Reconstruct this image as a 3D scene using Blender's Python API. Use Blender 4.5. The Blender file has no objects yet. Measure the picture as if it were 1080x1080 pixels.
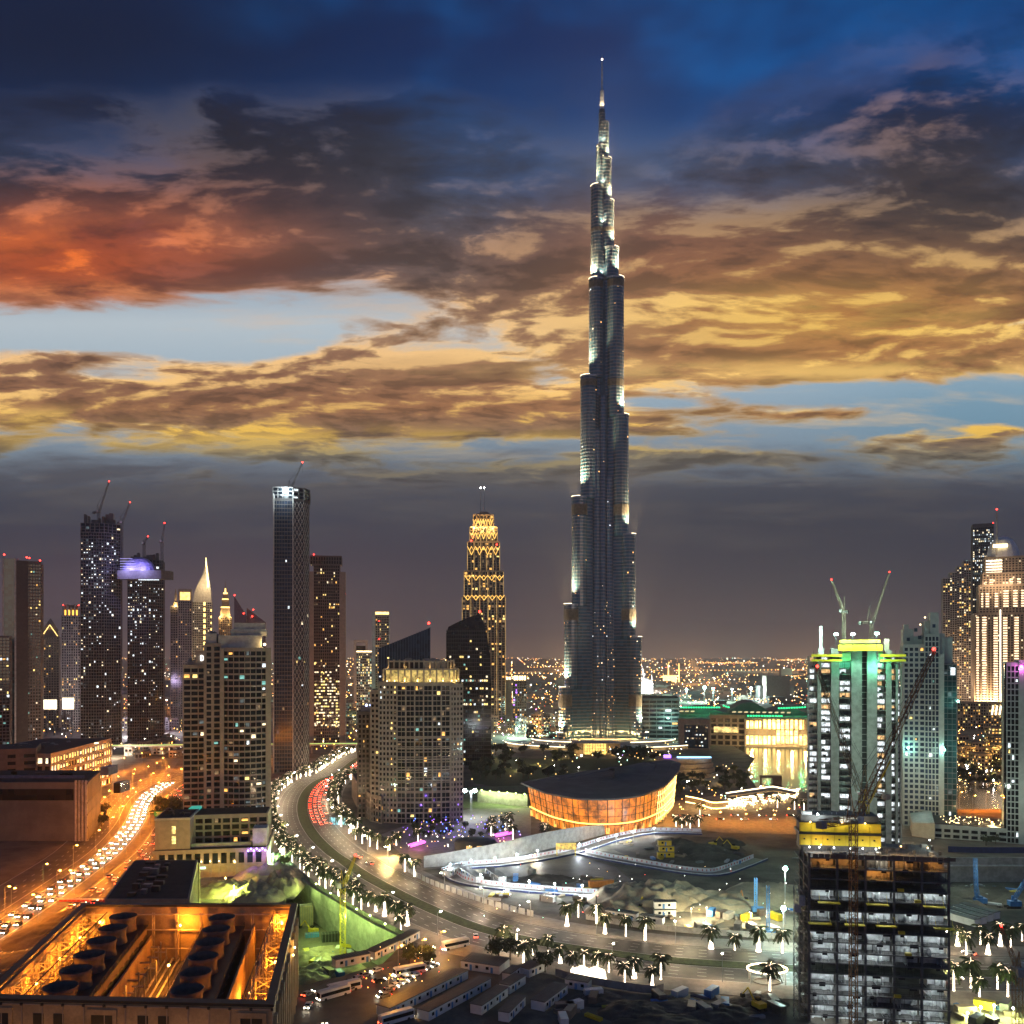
import bpy, math, random
from mathutils import Vector, Matrix
from mathutils.geometry import tessellate_polygon
RND = random.Random(11)
SC = bpy.context.scene
COL = SC.collection
F, H, HY = 960.0, 110.0, 690.0          # focal length in pixels of a 1080 frame, eye height, horizon row
rad = math.radians

# ------------------------------------------------------------------ camera
cam_data = bpy.data.cameras.new("camera")
cam = bpy.data.objects.new("camera", cam_data)
COL.objects.link(cam)
cam.location = (0, 0, H)
cam.rotation_euler = (rad(90), 0, 0)
cam_data.sensor_width = 36
cam_data.lens = 36 * F / 1080
cam_data.shift_y = (HY - 540) / 1080
cam_data.clip_start = 1
cam_data.clip_end = 60000
SC.camera = cam
SC.view_settings.view_transform = 'Standard'
SC.view_settings.look = 'None'
SC.view_settings.exposure = 0
SC.view_settings.gamma = 1
SC.cycles.max_bounces = 5
SC.cycles.diffuse_bounces = 2
SC.cycles.glossy_bounces = 3
SC.cycles.transmission_bounces = 2
SC.cycles.volume_bounces = 0
SC.cycles.caustics_reflective = False
SC.cycles.caustics_refractive = False
SC.cycles.sample_clamp_indirect = 4
SC.cycles.use_denoising = True


def lin(r, g, b):
    f = lambda c: (c / 255) / 12.92 if c <= 10 else ((c / 255 + 0.055) / 1.055) ** 2.4
    return (f(r), f(g), f(b))


# ------------------------------------------------------------------ node expressions
class X:
    """a node socket that can be used in arithmetic"""
    tree = None

    def __init__(s, k): s.k = k

    @staticmethod
    def op(o, *a):
        n = X.tree.nodes.new('ShaderNodeMath'); n.operation = o
        for i, v in enumerate(a):
            if isinstance(v, X): X.tree.links.new(v.k, n.inputs[i])
            else: n.inputs[i].default_value = v
        return X(n.outputs[0])
    def __add__(s, o): return X.op('ADD', s, o)
    def __radd__(s, o): return X.op('ADD', o, s)
    def __sub__(s, o): return X.op('SUBTRACT', s, o)
    def __rsub__(s, o): return X.op('SUBTRACT', o, s)
    def __mul__(s, o): return X.op('MULTIPLY', s, o)
    __rmul__ = __mul__
    def __truediv__(s, o): return X.op('DIVIDE', s, o)


def smooth(v, a, b, lo=0.0, hi=1.0):
    n = X.tree.nodes.new('ShaderNodeMapRange'); n.interpolation_type = 'SMOOTHSTEP'
    X.tree.links.new(v.k, n.inputs[0])
    for i, q in enumerate((a, b, lo, hi)): n.inputs[i + 1].default_value = q
    return X(n.outputs[0])


def vec(x, y, z):
    n = X.tree.nodes.new('ShaderNodeCombineXYZ')
    for i, v in enumerate((x, y, z)):
        if isinstance(v, X): X.tree.links.new(v.k, n.inputs[i])
        else: n.inputs[i].default_value = v
    return X(n.outputs[0])


def noise(v, scale, detail=6, rough=.55, dist=0):
    n = X.tree.nodes.new('ShaderNodeTexNoise')
    X.tree.links.new(v.k, n.inputs['Vector'])
    n.inputs['Scale'].default_value = scale; n.inputs['Detail'].default_value = detail
    n.inputs['Roughness'].default_value = rough; n.inputs['Distortion'].default_value = dist
    return X(n.outputs[0])


def ramp(v, pts, interp='LINEAR'):
    n = X.tree.nodes.new('ShaderNodeValToRGB'); X.tree.links.new(v.k, n.inputs[0])
    cr = n.color_ramp; cr.interpolation = interp
    while len(cr.elements) < len(pts): cr.elements.new(.5)
    for e, (p, c) in zip(cr.elements, pts):
        e.position = p; e.color = (*c, 1)
    return X(n.outputs[0])


def mixc(f, a, b, mode='MIX'):
    n = X.tree.nodes.new('ShaderNodeMix'); n.data_type = 'RGBA'; n.blend_type = mode
    for i, v in ((0, f), (6, a), (7, b)):
        if isinstance(v, X): X.tree.links.new(v.k, n.inputs[i])
        elif i == 0: n.inputs[0].default_value = v
        else: n.inputs[i].default_value = (*v, 1)
    return X(n.outputs[2])


# ------------------------------------------------------------------ dusk sky: world shader
SUN_EL, SUN_AZ = -1.0, -20.0            # the sun is just under the horizon, ahead and to the left
wd = bpy.data.worlds.new("World"); SC.world = wd; wd.use_nodes = True
X.tree = wd.node_tree
nt = wd.node_tree; nt.nodes.clear()
tc = nt.nodes.new('ShaderNodeTexCoord')
sp = nt.nodes.new('ShaderNodeSeparateXYZ'); nt.links.new(tc.outputs['Generated'], sp.inputs[0])
dx, dy, dz = (X(sp.outputs[i]) for i in range(3))
az = X.op('ARCTAN2', dx, dy)
el = X.op('ARCTAN2', dz, X.op('MAXIMUM', dy, .25))


def sky_at(px, py):
    a = math.atan((px - 540) / F)
    return a, math.atan((HY - py) / F)


def blob(px, py, rx, ry, amp):
    a, e = sky_at(px, py)
    q = (az - a) * (F / rx); w = (el - e) * (F * .9 / ry)
    return X.op('EXPONENT', (q * q + w * w) * -1.0) * amp


def blobs(*l):
    t = blob(*l[0])
    for b in l[1:]: t = t + blob(*b)
    return t


def e2(py): return math.atan((HY - py) / F) / rad(50)     # ramp position of a picture row


sky = nt.nodes.new('ShaderNodeTexSky'); sky.sky_type = 'NISHITA'; sky.sun_disc = False
sky.sun_elevation = rad(SUN_EL); sky.sun_rotation = rad(SUN_AZ); sky.air_density = 1.3; sky.dust_density = 1.0
eln = el / rad(50)
clear = ramp(eln, [(0.0, lin(92, 80, 76)), (e2(640), lin(84, 76, 80)), (e2(560), lin(92, 98, 112)), (e2(470), lin(122, 140, 156)),
                   (e2(410), lin(150, 172, 188)), (e2(340), lin(180, 192, 200)), (e2(270), lin(122, 142, 166)), (e2(200), lin(70, 98, 138)),
                   (e2(120), lin(8, 56, 110)), (e2(50), lin(1, 40, 92)), (1.0, lin(2, 18, 48))])
clear = mixc(blobs((40, 40, 360, 100, .85)), clear, lin(4, 14, 38))
clear = mixc(blobs((1040, 440, 130, 50, .6)), clear, lin(92, 142, 168))
clear = mixc(.02, clear, X(sky.outputs[0]), 'ADD')
hi = noise(vec(dx * 2.2, dz * 5.0, 4.4), 1.6, 4, .5)
clear = mixc(smooth(hi, .42, .68) * smooth(el, rad(23), rad(30)) * smooth(az, rad(-24), rad(-4)) * .8, clear, lin(14, 96, 168))
# cloud deck on a plane overhead, so that it flattens towards the horizon
k = dz + .11
sx, sy = dx / k * .6, dy / k
flat = vec(sx, sy, 0.0)
wv = noise(flat, 1.5, 3, .5) - .5
wv2 = noise(vec(sx + 7.1, sy + 2.3, 1.0), 1.5, 3, .5) - .5


def deck(ox, oy, sc, det, rough=.56, seed=3.7):
    return noise(vec(sx + wv * .38 + ox, sy + wv2 * .26 + oy, seed), sc, det, rough, .0)


n1 = deck(0, 0, 2.1, 10, .58)
n2 = deck(.025, .045, 2.1, 9, .58)        # the same deck a little towards the sun: their difference is the relief
fine = deck(5.3, 1.1, 7.5, 8, .6)
fin2 = deck(5.318, 1.13, 7.5, 7, .6)
relief = (n2 - n1) * 1.8 + (fin2 - fine) * .5
bias = blobs((110, 175, 430, 56, .26), (480, 240, 280, 80, .17), (270, 430, 250, 34, .34), (60, 378, 110, 11, .22), (900, 322, 330, 70, .36), (800, 370, 200, 26, .22), (610, 290, 110, 50, .12),
             (430, 356, 90, 22, .26), (50, 262, 210, 44, .26), (520, 432, 150, 24, .18), (870, 436, 90, 11, .28), (800, 484, 150, 9, .16), (300, 300, 150, 24, .12),
             (980, 225, 190, 36, .2), (100, 108, 130, 20, .2), (1040, 452, 34, 5, .3), (470, 392, 130, 12, .14), (560, 290, 120, 60, .12), (700, 240, 120, 60, .12),
             (920, 48, 90, 16, .18), (960, 118, 120, 26, .2), (820, 150, 160, 30, .1), (600, 105, 70, 12, .1), (420, 112, 140, 24, .1),
             (262, 356, 130, 17, -.22), (90, 346, 120, 12, -.18), (690, 428, 80, 14, -.2), (960, 418, 240, 14, -.2), (300, 20, 900, 40, -.12), (556, 386, 80, 13, -.26), (700, 300, 40, 10, -.1),
             (590, 352, 80, 16, -.12), (20, 452, 140, 12, -.16), (480, 350, 50, 12, -.1), (1020, 262, 60, 20, -.04), (560, 70, 240, 40, -.1), (700, 330, 50, 12, -.06), (980, 80, 200, 30, -.06))
dens = (n1 - .5) * 1.75 + .5 + bias + (fine - .5) * .32
hi_el = smooth(el, rad(21), rad(29))
cov = smooth(dens, .46, .64) * (1.0 - hi_el) + smooth(dens, .38, .92) * hi_el * .92
thick = smooth(dens, .60, .95)
# colour of the deck, region by region
body = ramp(eln, [(e2(520), lin(84, 84, 88)), (e2(480), lin(110, 104, 92)), (e2(430), lin(160, 112, 76)), (e2(350), lin(140, 106, 86)), (e2(290), lin(104, 84, 74)),
                  (e2(220), lin(68, 58, 54)), (e2(150), lin(44, 42, 48)), (e2(90), lin(22, 34, 62)), (e2(20), lin(4, 24, 60))])
body = mixc(blobs((60, 270, 200, 44, .9)), body, lin(172, 74, 34))
body = mixc(blobs((560, 185, 170, 70, .7)), body, lin(62, 68, 82))
body = mixc(blobs((90, 160, 300, 45, .85)), body, lin(36, 31, 31))
body = mixc(blobs((900, 335, 260, 60, .8)), body, lin(182, 124, 62))
body = mixc(blobs((1000, 215, 200, 36, .75)), body, lin(58, 49, 44))
body = mixc(blobs((700, 270, 150, 40, .5)), body, lin(150, 94, 64))
body = mixc(blobs((180, 400, 200, 26, .6)), body, lin(128, 90, 70))
edge = ramp(eln, [(e2(520), lin(112, 108, 100)), (e2(480), lin(160, 144, 104)), (e2(455), lin(240, 192, 84)), (e2(410), lin(255, 204, 128)), (e2(350), lin(232, 190, 142)),
                  (e2(280), lin(204, 156, 120)), (e2(200), lin(112, 96, 88)), (e2(120), lin(84, 82, 92)), (e2(50), lin(10, 58, 112))])
edge = mixc(blobs((40, 268, 210, 44, 1)), edge, lin(255, 122, 34))
edge = mixc(blobs((900, 340, 280, 62, 1)), edge, lin(255, 208, 104))
edge = mixc(blobs((940, 120, 140, 46, .8)), edge, lin(158, 124, 108))
lit = smooth(relief, .0, .13) * (1.0 - thick * .35)
lit = X.op('MINIMUM', lit + smooth(dens, .70, .50) * .5, 1.0)
gold = blobs((320, 466, 280, 10, .95), (40, 440, 60, 8, .8), (90, 306, 130, 8, .8), (900, 392, 330, 9, .75), (90, 245, 170, 18, .5), (880, 330, 200, 22, .3))
lit = X.op('MINIMUM', lit + gold * smooth(fine, .36, .6), 1.0)
shade = mixc(smooth(relief, .0, -.13) * .5, body, (.016, .013, .014))
cloud = mixc(lit, shade, edge)
out = mixc(cov, clear, cloud)
wisp = smooth(noise(vec(sx * 1.1 + wv * .3, sy * 2.6 + wv2 * .3, 9.2), 2.2, 8, .6), .5, .72) * (1.0 - cov) * (1.0 - hi_el)
out = mixc(wisp * .62, out, mixc(.45, edge, lin(196, 186, 176)))
# the low slate bank over the horizon
top_edge = (n1 - .5) * .12 + (fine - .5) * .05
bank = smooth(el + top_edge, math.atan(222 / F), math.atan(168 / F))
bank_c = ramp(eln, [(0.0, lin(136, 106, 86)), (e2(660), lin(92, 76, 74)), (e2(630), lin(66, 60, 68)), (e2(590), lin(50, 51, 66)), (e2(540), lin(54, 59, 74)), (e2(490), lin(80, 82, 90))])
bank_c = mixc(blobs((900, 570, 300, 50, .8)), bank_c, lin(42, 47, 62))
bank_c = mixc(blobs((140, 640, 260, 50, .5)), bank_c, lin(100, 80, 90))
bank_c = mixc(smooth(n1, .48, .68) * smooth(el, .06, .2) * .4, bank_c, lin(104, 100, 98))
out = mixc(bank * .95, out, bank_c)
# behind the viewer the evening sky is open and paler
back = smooth(dy, .15, -.5)
rear = ramp(eln, [(0.0, lin(96, 88, 96)), (.3, lin(98, 112, 146)), (1.0, lin(40, 68, 116))])
out = mixc(back, out, rear)
bg = nt.nodes.new('ShaderNodeBackground'); bg.inputs[1].default_value = 1.1
nt.links.new(out.k, bg.inputs[0])
wo = nt.nodes.new('ShaderNodeOutputWorld'); nt.links.new(bg.outputs[0], wo.inputs[0])
wd.cycles.sampling_method = 'MANUAL'; wd.cycles.sample_map_resolution = 512

# ------------------------------------------------------------------ afterglow: one weak, wide sun from the west
sun_d = bpy.data.lights.new("sun", 'SUN'); sun_d.energy = .10; sun_d.angle = rad(12); sun_d.color = (1, .72, .5)
sun = bpy.data.objects.new("sun", sun_d); COL.objects.link(sun)
sun.rotation_euler = (rad(86), 0, rad(180 - SUN_AZ + 180))

# ------------------------------------------------------------------ where a row and column of the view meets the ground
def gx(px, d): return (px - 540) * d / F
def gz(py, d): return H - (py - HY) * d / F
def gd(py, z=0.0): return (H - z) * F / (py - HY)
def G(px, py, z=0.0):
    d = gd(py, z); return Vector((gx(px, d), d, z))
def GL(*pts, z=0.0): return [G(a, b, z) for a, b in pts]


# ------------------------------------------------------------------ materials
def M(name, c, rough=.6, metal=0.0, var=.22, scale=.35, bump=0.0, spec=.5, fine=0.0):
    m = bpy.data.materials.new(name); m.use_nodes = True
    X.tree = m.node_tree; t = m.node_tree; b = t.nodes['Principled BSDF']
    c1 = tuple(v * (1 - var) for v in c); c2 = tuple(min(1, v * (1 + var)) for v in c)
    co = t.nodes.new('ShaderNodeTexCoord'); v = X(co.outputs['Object'])
    f = noise(v, scale, 5, .6)
    f = smooth(f, .32, .68)
    col = mixc(f, c1, c2)
    if fine: col = mixc(smooth(noise(v, scale * 14, 4, .7), .3, .7) * fine, col, tuple(q * .45 for q in c))
    t.links.new(col.k, b.inputs['Base Color'])
    b.inputs['Roughness'].default_value = rough; b.inputs['Metallic'].default_value = metal
    b.inputs['Specular IOR Level'].default_value = spec
    if bump:
        bn = t.nodes.new('ShaderNodeBump'); bn.inputs['Strength'].default_value = bump
        t.links.new(noise(v, scale * 6, 5, .6).k, bn.inputs['Height']); t.links.new(bn.outputs[0], b.inputs['Normal'])
    return m


def EM(name, c, s, sample=True, var=0.0, scale=.6):
    """something that gives off light"""
    m = bpy.data.materials.new(name); m.use_nodes = True
    X.tree = m.node_tree; t = m.node_tree; b = t.nodes['Principled BSDF']
    b.inputs['Base Color'].default_value = (.05, .05, .05, 1); b.inputs['Roughness'].default_value = .4
    b.inputs['Emission Color'].default_value = (*c, 1); b.inputs['Emission Strength'].default_value = s
    if var:
        co = t.nodes.new('ShaderNodeTexCoord'); oi = t.nodes.new('ShaderNodeObjectInfo')
        f = smooth(noise(vec(X(oi.outputs['Random']) * 90.0, 0.0, 0.0), 3, 2), .3, .7)
        n = noise(X(co.outputs['Object']), scale, 4, .7)
        k = smooth(n, .3, .7, s * (1 - var), s * (1 + var))
        t.links.new(k.k, b.inputs['Emission Strength'])
    if not sample: m.cycles.emission_sampling = 'NONE'
    return m


def GLASS(name, c, rough=.08, var=.5, bay=3.4):
    """dark curtain glass, each pane a shade of its own"""
    m = bpy.data.materials.new(name); m.use_nodes = True
    X.tree = m.node_tree; t = m.node_tree; b = t.nodes['Principled BSDF']
    co = t.nodes.new('ShaderNodeTexCoord')
    w = t.nodes.new('ShaderNodeTexWhiteNoise'); w.noise_dimensions = '3D'
    sn = t.nodes.new('ShaderNodeVectorMath'); sn.operation = 'SNAP'; sn.inputs[1].default_value = (bay, bay, bay)
    t.links.new(co.outputs['Object'], sn.inputs[0]); t.links.new(sn.outputs[0], w.inputs[0])
    col = mixc(X(w.outputs[0]), tuple(v * (1 - var) for v in c), tuple(v * (1 + var) for v in c))
    t.links.new(col.k, b.inputs['Base Color']); b.inputs['Roughness'].default_value = rough
    b.inputs['Specular IOR Level'].default_value = .42
    return m


m_dark = M("dark_metal", (.02, .021, .023), .5, .4)
m_steel = M("steel", (.18, .18, .18), .45, .7)
m_galv = M("galvanised_steel", (.32, .33, .33), .4, .6)
m_white = M("white_paint", (.62, .62, .6), .5, var=.12)
m_conc = M("concrete", (.27, .26, .24), .85, bump=.3, fine=.3)
m_concl = M("pale_concrete", (.4, .39, .36), .85, bump=.2, fine=.25)
m_concd = M("dark_concrete", (.13, .125, .12), .85, fine=.3)
m_beige = M("beige_render", (.27, .225, .18), .8, var=.12)
m_beiged = M("brown_cladding", (.13, .095, .075), .7, var=.15)
m_tan = M("tan_stone", (.29, .225, .155), .75, var=.15)
m_pale = M("pale_green_render", (.36, .40, .36), .75, var=.1)
m_roof = M("roof_felt", (.02, .02, .02), .9, var=.35, scale=.2)
m_roofg = M("grey_roof", (.085, .088, .09), .7, var=.2, scale=.1)
m_yel = M("yellow_steel", (.62, .45, .02), .5, var=.15)
m_yelp = M("yellow_formwork", (.70, .52, .02), .6, var=.12)
m_orange = M("orange_steel", (.5, .17, .03), .5)
m_blue = M("blue_steel", (.06, .2, .45), .5)
m_bluef = M("blue_hoarding", (.02, .03, .10), .7)
m_red = M("red_paint", (.45, .03, .02), .5)
m_green = M("green_sign", (.0, .16, .09), .5)
m_glass = GLASS("dark_glass", (.008, .012, .016))
m_glassb = GLASS("blue_glass", (.018, .035, .065), .12)
m_glasst = GLASS("teal_glass", (.02, .06, .065), .12)
m_glassw = GLASS("brown_glass", (.02, .016, .013), .12)
m_soil = M("soil", (.13, .108, .08), .95, var=.45, scale=.06, bump=.5, fine=.4)
m_sand = M("sand", (.36, .29, .19), .95, var=.3, scale=.12, bump=.8, fine=.35)
m_asph = M("asphalt", (.075, .068, .06), .55, var=.45, scale=.09, fine=.35, bump=.15)
m_pave = M("paving", (.24, .21, .18), .8, var=.18, scale=.3, fine=.2)
m_grass = M("grass", (.05, .075, .02), .9, var=.45, scale=.5, bump=.6, fine=.5)
m_leaf = M("leaf", (.045, .062, .02), .75, var=.5, scale=.4)
m_leafd = M("dark_leaf", (.03, .042, .016), .75, var=.5, scale=.4)
m_bark = M("bark", (.11, .08, .055), .9, var=.35, scale=1.5)
m_canvas = M("canvas", (.5, .48, .44), .8, var=.1)
m_rubber = M("rubber", (.015, .015, .015), .8)
m_tarpg = M("green_net", (.08, .16, .05), .8)

w_amber = EM("amber_window", (1, .50, .11), 1.5, False, .7, .9)
w_yel = EM("yellow_window", (1, .72, .22), 1.8, False, .7, .9)
w_warm = EM("warm_white_window", (1, .82, .52), 1.7, False, .7, .9)
w_white = EM("white_window", (.85, .95, 1), 1.5, False, .7, .9)
w_teal = EM("teal_window", (.3, .8, .7), .7, False, .6, .9)
w_dim = EM("dim_window", (1, .62, .3), .22, False, .8, .9)
w_dimc = EM("dim_cool_window", (.5, .7, .75), .16, False, .8, .9)
RES = [w_amber, w_yel, w_yel, w_warm, w_white, w_teal, w_dim, w_dim, w_dimc, w_dimc]
OFF = [w_warm, w_yel, w_yel, w_warm, w_dim, w_teal]
AMB = [w_amber, w_yel, w_amber, w_dim, w_dim]
SITE = [w_white, w_white, w_warm, w_dimc, w_dimc]

e_sod = EM("sodium_lamp", (1, .42, .06), 60, False)
e_white = EM("white_lamp", (1, .94, .85), 60, False)
e_cold = EM("cold_flood", (.75, .95, 1), 120, False)
e_green = EM("green_white_flood", (.5, 1, .82), 90, False)
e_red = EM("red_beacon", (1, .03, .02), 14, False)
e_tail = EM("tail_lamp", (1, .06, .02), 16, True)
e_head = EM("head_lamp", (1, .86, .62), 45, True)
e_string = EM("string_lights", (1, .82, .60), 5.5, True, .9, 5.0)
e_stringd = EM("frond_string_lights", (1, .74, .48), 4.5, True, .5, 1.0)
e_gold = EM("gold_lights", (1, .62, .18), 4.0, True, .3, .4)
e_goldw = EM("warm_gold_lights", (1, .74, .36), 6, True, .3, .4)
e_strip = EM("warm_strip_light", (1, .80, .50), 5.0, True)
e_tube = EM("white_tube_light", (.88, .97, 1), 9, True)
e_tubew = EM("warm_tube_light", (1, .6, .22), 9, True)
e_ledg = EM("green_led", (.03, 1, .32), 2.2, True, .3, .4)
e_purp = EM("purple_light", (.34, .12, 1), 5, True)
e_mag = EM("magenta_light", (1, .12, .75), 3, True)


# ------------------------------------------------------------------ mesh building
class MB:
    def __init__(s): s.v = []; s.f = []; s.m = []

    def add(s, vs, fs, m=0):
        b = len(s.v); s.v += [tuple(q) for q in vs]
        s.f += [tuple(i + b for i in f) for f in fs]; s.m += [m] * len(fs)
        return s

    def box(s, x0, y0, z0, x1, y1, z1, m=0, T=None):
        vs = [Vector(p) for p in ((x0, y0, z0), (x1, y0, z0), (x1, y1, z0), (x0, y1, z0), (x0, y0, z1), (x1, y0, z1), (x1, y1, z1), (x0, y1, z1))]
        if T is not None: vs = [T @ q for q in vs]
        return s.add(vs, ((0, 3, 2, 1), (4, 5, 6, 7), (0, 1, 5, 4), (1, 2, 6, 5), (2, 3, 7, 6), (3, 0, 4, 7)), m)

    def prism(s, poly, z0, z1, m=0, top=None):
        n = len(poly); top = top or poly
        zt = z1 if isinstance(z1, (list, tuple)) else [z1] * n
        zb = z0 if isinstance(z0, (list, tuple)) else [z0] * n
        vs = [(p[0], p[1], zb[i]) for i, p in enumerate(poly)] + [(p[0], p[1], zt[i]) for i, p in enumerate(top)]
        return s.add(vs, [tuple(range(n - 1, -1, -1)), tuple(range(n, 2 * n))] + [(i, (i + 1) % n, (i + 1) % n + n, i + n) for i in range(n)], m)

    def tube(s, p, q, r0, r1=None, n=5, m=0):
        r1 = r0 if r1 is None else r1
        p, q = Vector(p), Vector(q); d = (q - p)
        if d.length < 1e-5: return s
        d.normalize(); a = d.orthogonal().normalized(); b = d.cross(a)
        vs = [p + (a * math.cos(t) + b * math.sin(t)) * r0 for t in (2 * math.pi * i / n for i in range(n))]
        vs += [q + (a * math.cos(t) + b * math.sin(t)) * r1 for t in (2 * math.pi * i / n for i in range(n))]
        return s.add(vs, [tuple(range(n - 1, -1, -1)), tuple(range(n, 2 * n))] + [(i, (i + 1) % n, (i + 1) % n + n, i + n) for i in range(n)], m)

    def path(s, pts, r, n=5, m=0):
        for a, b in zip(pts, pts[1:]): s.tube(a, b, r, r, n, m)
        return s

    def lathe(s, prof, n=12, c=(0, 0, 0), m=0, sx=1, sy=1):
        vs = [(c[0] + r * math.cos(2 * math.pi * i / n) * sx, c[1] + r * math.sin(2 * math.pi * i / n) * sy, c[2] + z) for r, z in prof for i in range(n)]
        fs = [(j * n + i, j * n + (i + 1) % n, (j + 1) * n + (i + 1) % n, (j + 1) * n + i) for j in range(len(prof) - 1) for i in range(n)]
        fs += [tuple(range(n - 1, -1, -1)), tuple(range((len(prof) - 1) * n, len(prof) * n))]
        return s.add(vs, fs, m)

    def ball(s, c, r, m=0, n=6):
        return s.lathe([(r * .5, -r * .87), (r, 0), (r * .5, r * .87)], n, c, m)

    def quad(s, a, b, c, d, m=0): return s.add((a, b, c, d), ((0, 1, 2, 3),), m)

    def wall(s, pts, z0, z1, th=.3, m=0):
        """a wall of some thickness along a polyline"""
        for a, b in zip(pts, pts[1:]):
            a = Vector((a[0], a[1], 0)); b = Vector((b[0], b[1], 0)); d = (b - a).normalized(); o = Vector((-d.y, d.x, 0)) * th / 2
            a = a - d * th * .3; b = b + d * th * .3
            s.prism([a - o, b - o, b + o, a + o], z0, z1, m)
        return s

    def lattice(s, p, q, w, seg, r=.09, m=0, w2=None):
        """a square lattice beam from p to q"""
        p, q = Vector(p), Vector(q); L = (q - p).length; d = (q - p) / L
        a = (Vector((0, 0, 1)) if abs(d.z) < .8 else Vector((1, 0, 0))).cross(d).normalized(); b = d.cross(a)
        n = max(2, int(L / seg)); w2 = w if w2 is None else w2
        off = [a + b, a - b, -a - b, -a + b]
        P = [[p + d * L * i / n + o * (w + (w2 - w) * i / n) * .5 for o in off] for i in range(n + 1)]
        for k in range(4):
            s.tube(P[0][k], P[-1][k], r * 1.3, r * 1.3, 4, m)
            for i in range(n):
                s.tube(P[i][k], P[i + 1][(k + 1) % 4] if i % 2 else P[i + 1][(k - 1) % 4], r * .8, r * .8, 3, m)
                s.tube(P[i][k], P[i][(k + 1) % 4], r * .7, r * .7, 3, m)
        return s

    def mesh(s, name, mats, smooth=False):
        me = bpy.data.meshes.new(name); me.from_pydata(s.v, [], s.f)
        mats = mats if isinstance(mats, (list, tuple)) else [mats]
        for q in mats: me.materials.append(q)
        if len(mats) > 1: me.polygons.foreach_set('material_index', s.m)
        if smooth: me.polygons.foreach_set('use_smooth', [True] * len(me.polygons))
        me.update()
        return me

    def build(s, name, mats, parent=None, smooth=False, stuff=False):
        o = bpy.data.objects.new(name, s.mesh(name, mats, smooth)); COL.objects.link(o)
        if parent is not None: o.parent = parent
        if stuff: o['kind'] = 'stuff'
        return o


def thing(name, label, cat, loc=(0, 0, 0), rz=0.0, group=None):
    o = bpy.data.objects.new(name, None); COL.objects.link(o); o.empty_display_size = .5
    o.location = loc; o.rotation_euler = (0, 0, rz); o['label'] = label; o['category'] = cat
    if group: o['group'] = group
    return o


def tag(o, label, cat, group=None):
    o['label'] = label; o['category'] = cat
    if group: o['group'] = group
    return o


def struct(name, mb, m, smooth=False):
    o = mb.build(name, m, None, smooth); o['kind'] = 'structure'; return o


def dup(root, loc, rz=None, label=None, group=None, sc=None):
    r = root.copy(); COL.objects.link(r); r.location = loc
    if rz is not None: r.rotation_euler = (0, 0, rz)
    if sc is not None: r.scale = (sc, sc, sc)
    if label: r['label'] = label
    if group: r['group'] = group
    for ch in list(root.children):
        c = ch.copy(); COL.objects.link(c); c.parent = r
        for g in list(ch.children):
            e = g.copy(); COL.objects.link(e); e.parent = c
    return r


def lamp(name, parent, loc, color, watts, radius=.4, spot=None, aim=None, data={}):
    key = (color, watts, radius, spot)
    if key not in data:
        l = bpy.data.lights.new(name, 'SPOT' if spot else 'POINT'); l.energy = watts; l.color = color; l.shadow_soft_size = radius
        if spot: l.spot_size = rad(spot); l.spot_blend = .6
        data[key] = l
    o = bpy.data.objects.new(name, data[key]); COL.objects.link(o); o.location = loc
    if parent is not None: o.parent = parent
    if aim is not None: o.rotation_euler = Vector(aim).to_track_quat('-Z', 'Y').to_euler()
    return o


def offset(poly, t):
    """a convex polygon, counter-clockwise, grown by t"""
    n = len(poly); out = []
    for i in range(n):
        a, b, c = Vector(poly[i - 1][:2]), Vector(poly[i][:2]), Vector(poly[(i + 1) % n][:2])
        u = (b - a).normalized(); v = (c - b).normalized()
        n1 = Vector((u.y, -u.x)); n2 = Vector((v.y, -v.x))
        k = n1 + n2; k = k / max(.3, k.dot(n1)) if k.length > 1e-6 else n1
        out.append(b + k * t)
    return out


def rect(x0, y0, x1, y1): return [Vector((x0, y0)), Vector((x1, y0)), Vector((x1, y1)), Vector((x0, y1))]


PANES = {}
def pane(mat):
    if mat.name not in PANES:
        PANES[mat.name] = MB().box(-.5, -.05, -.5, .5, .05, .5).mesh("window", mat)
    return PANES[mat.name]


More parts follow.
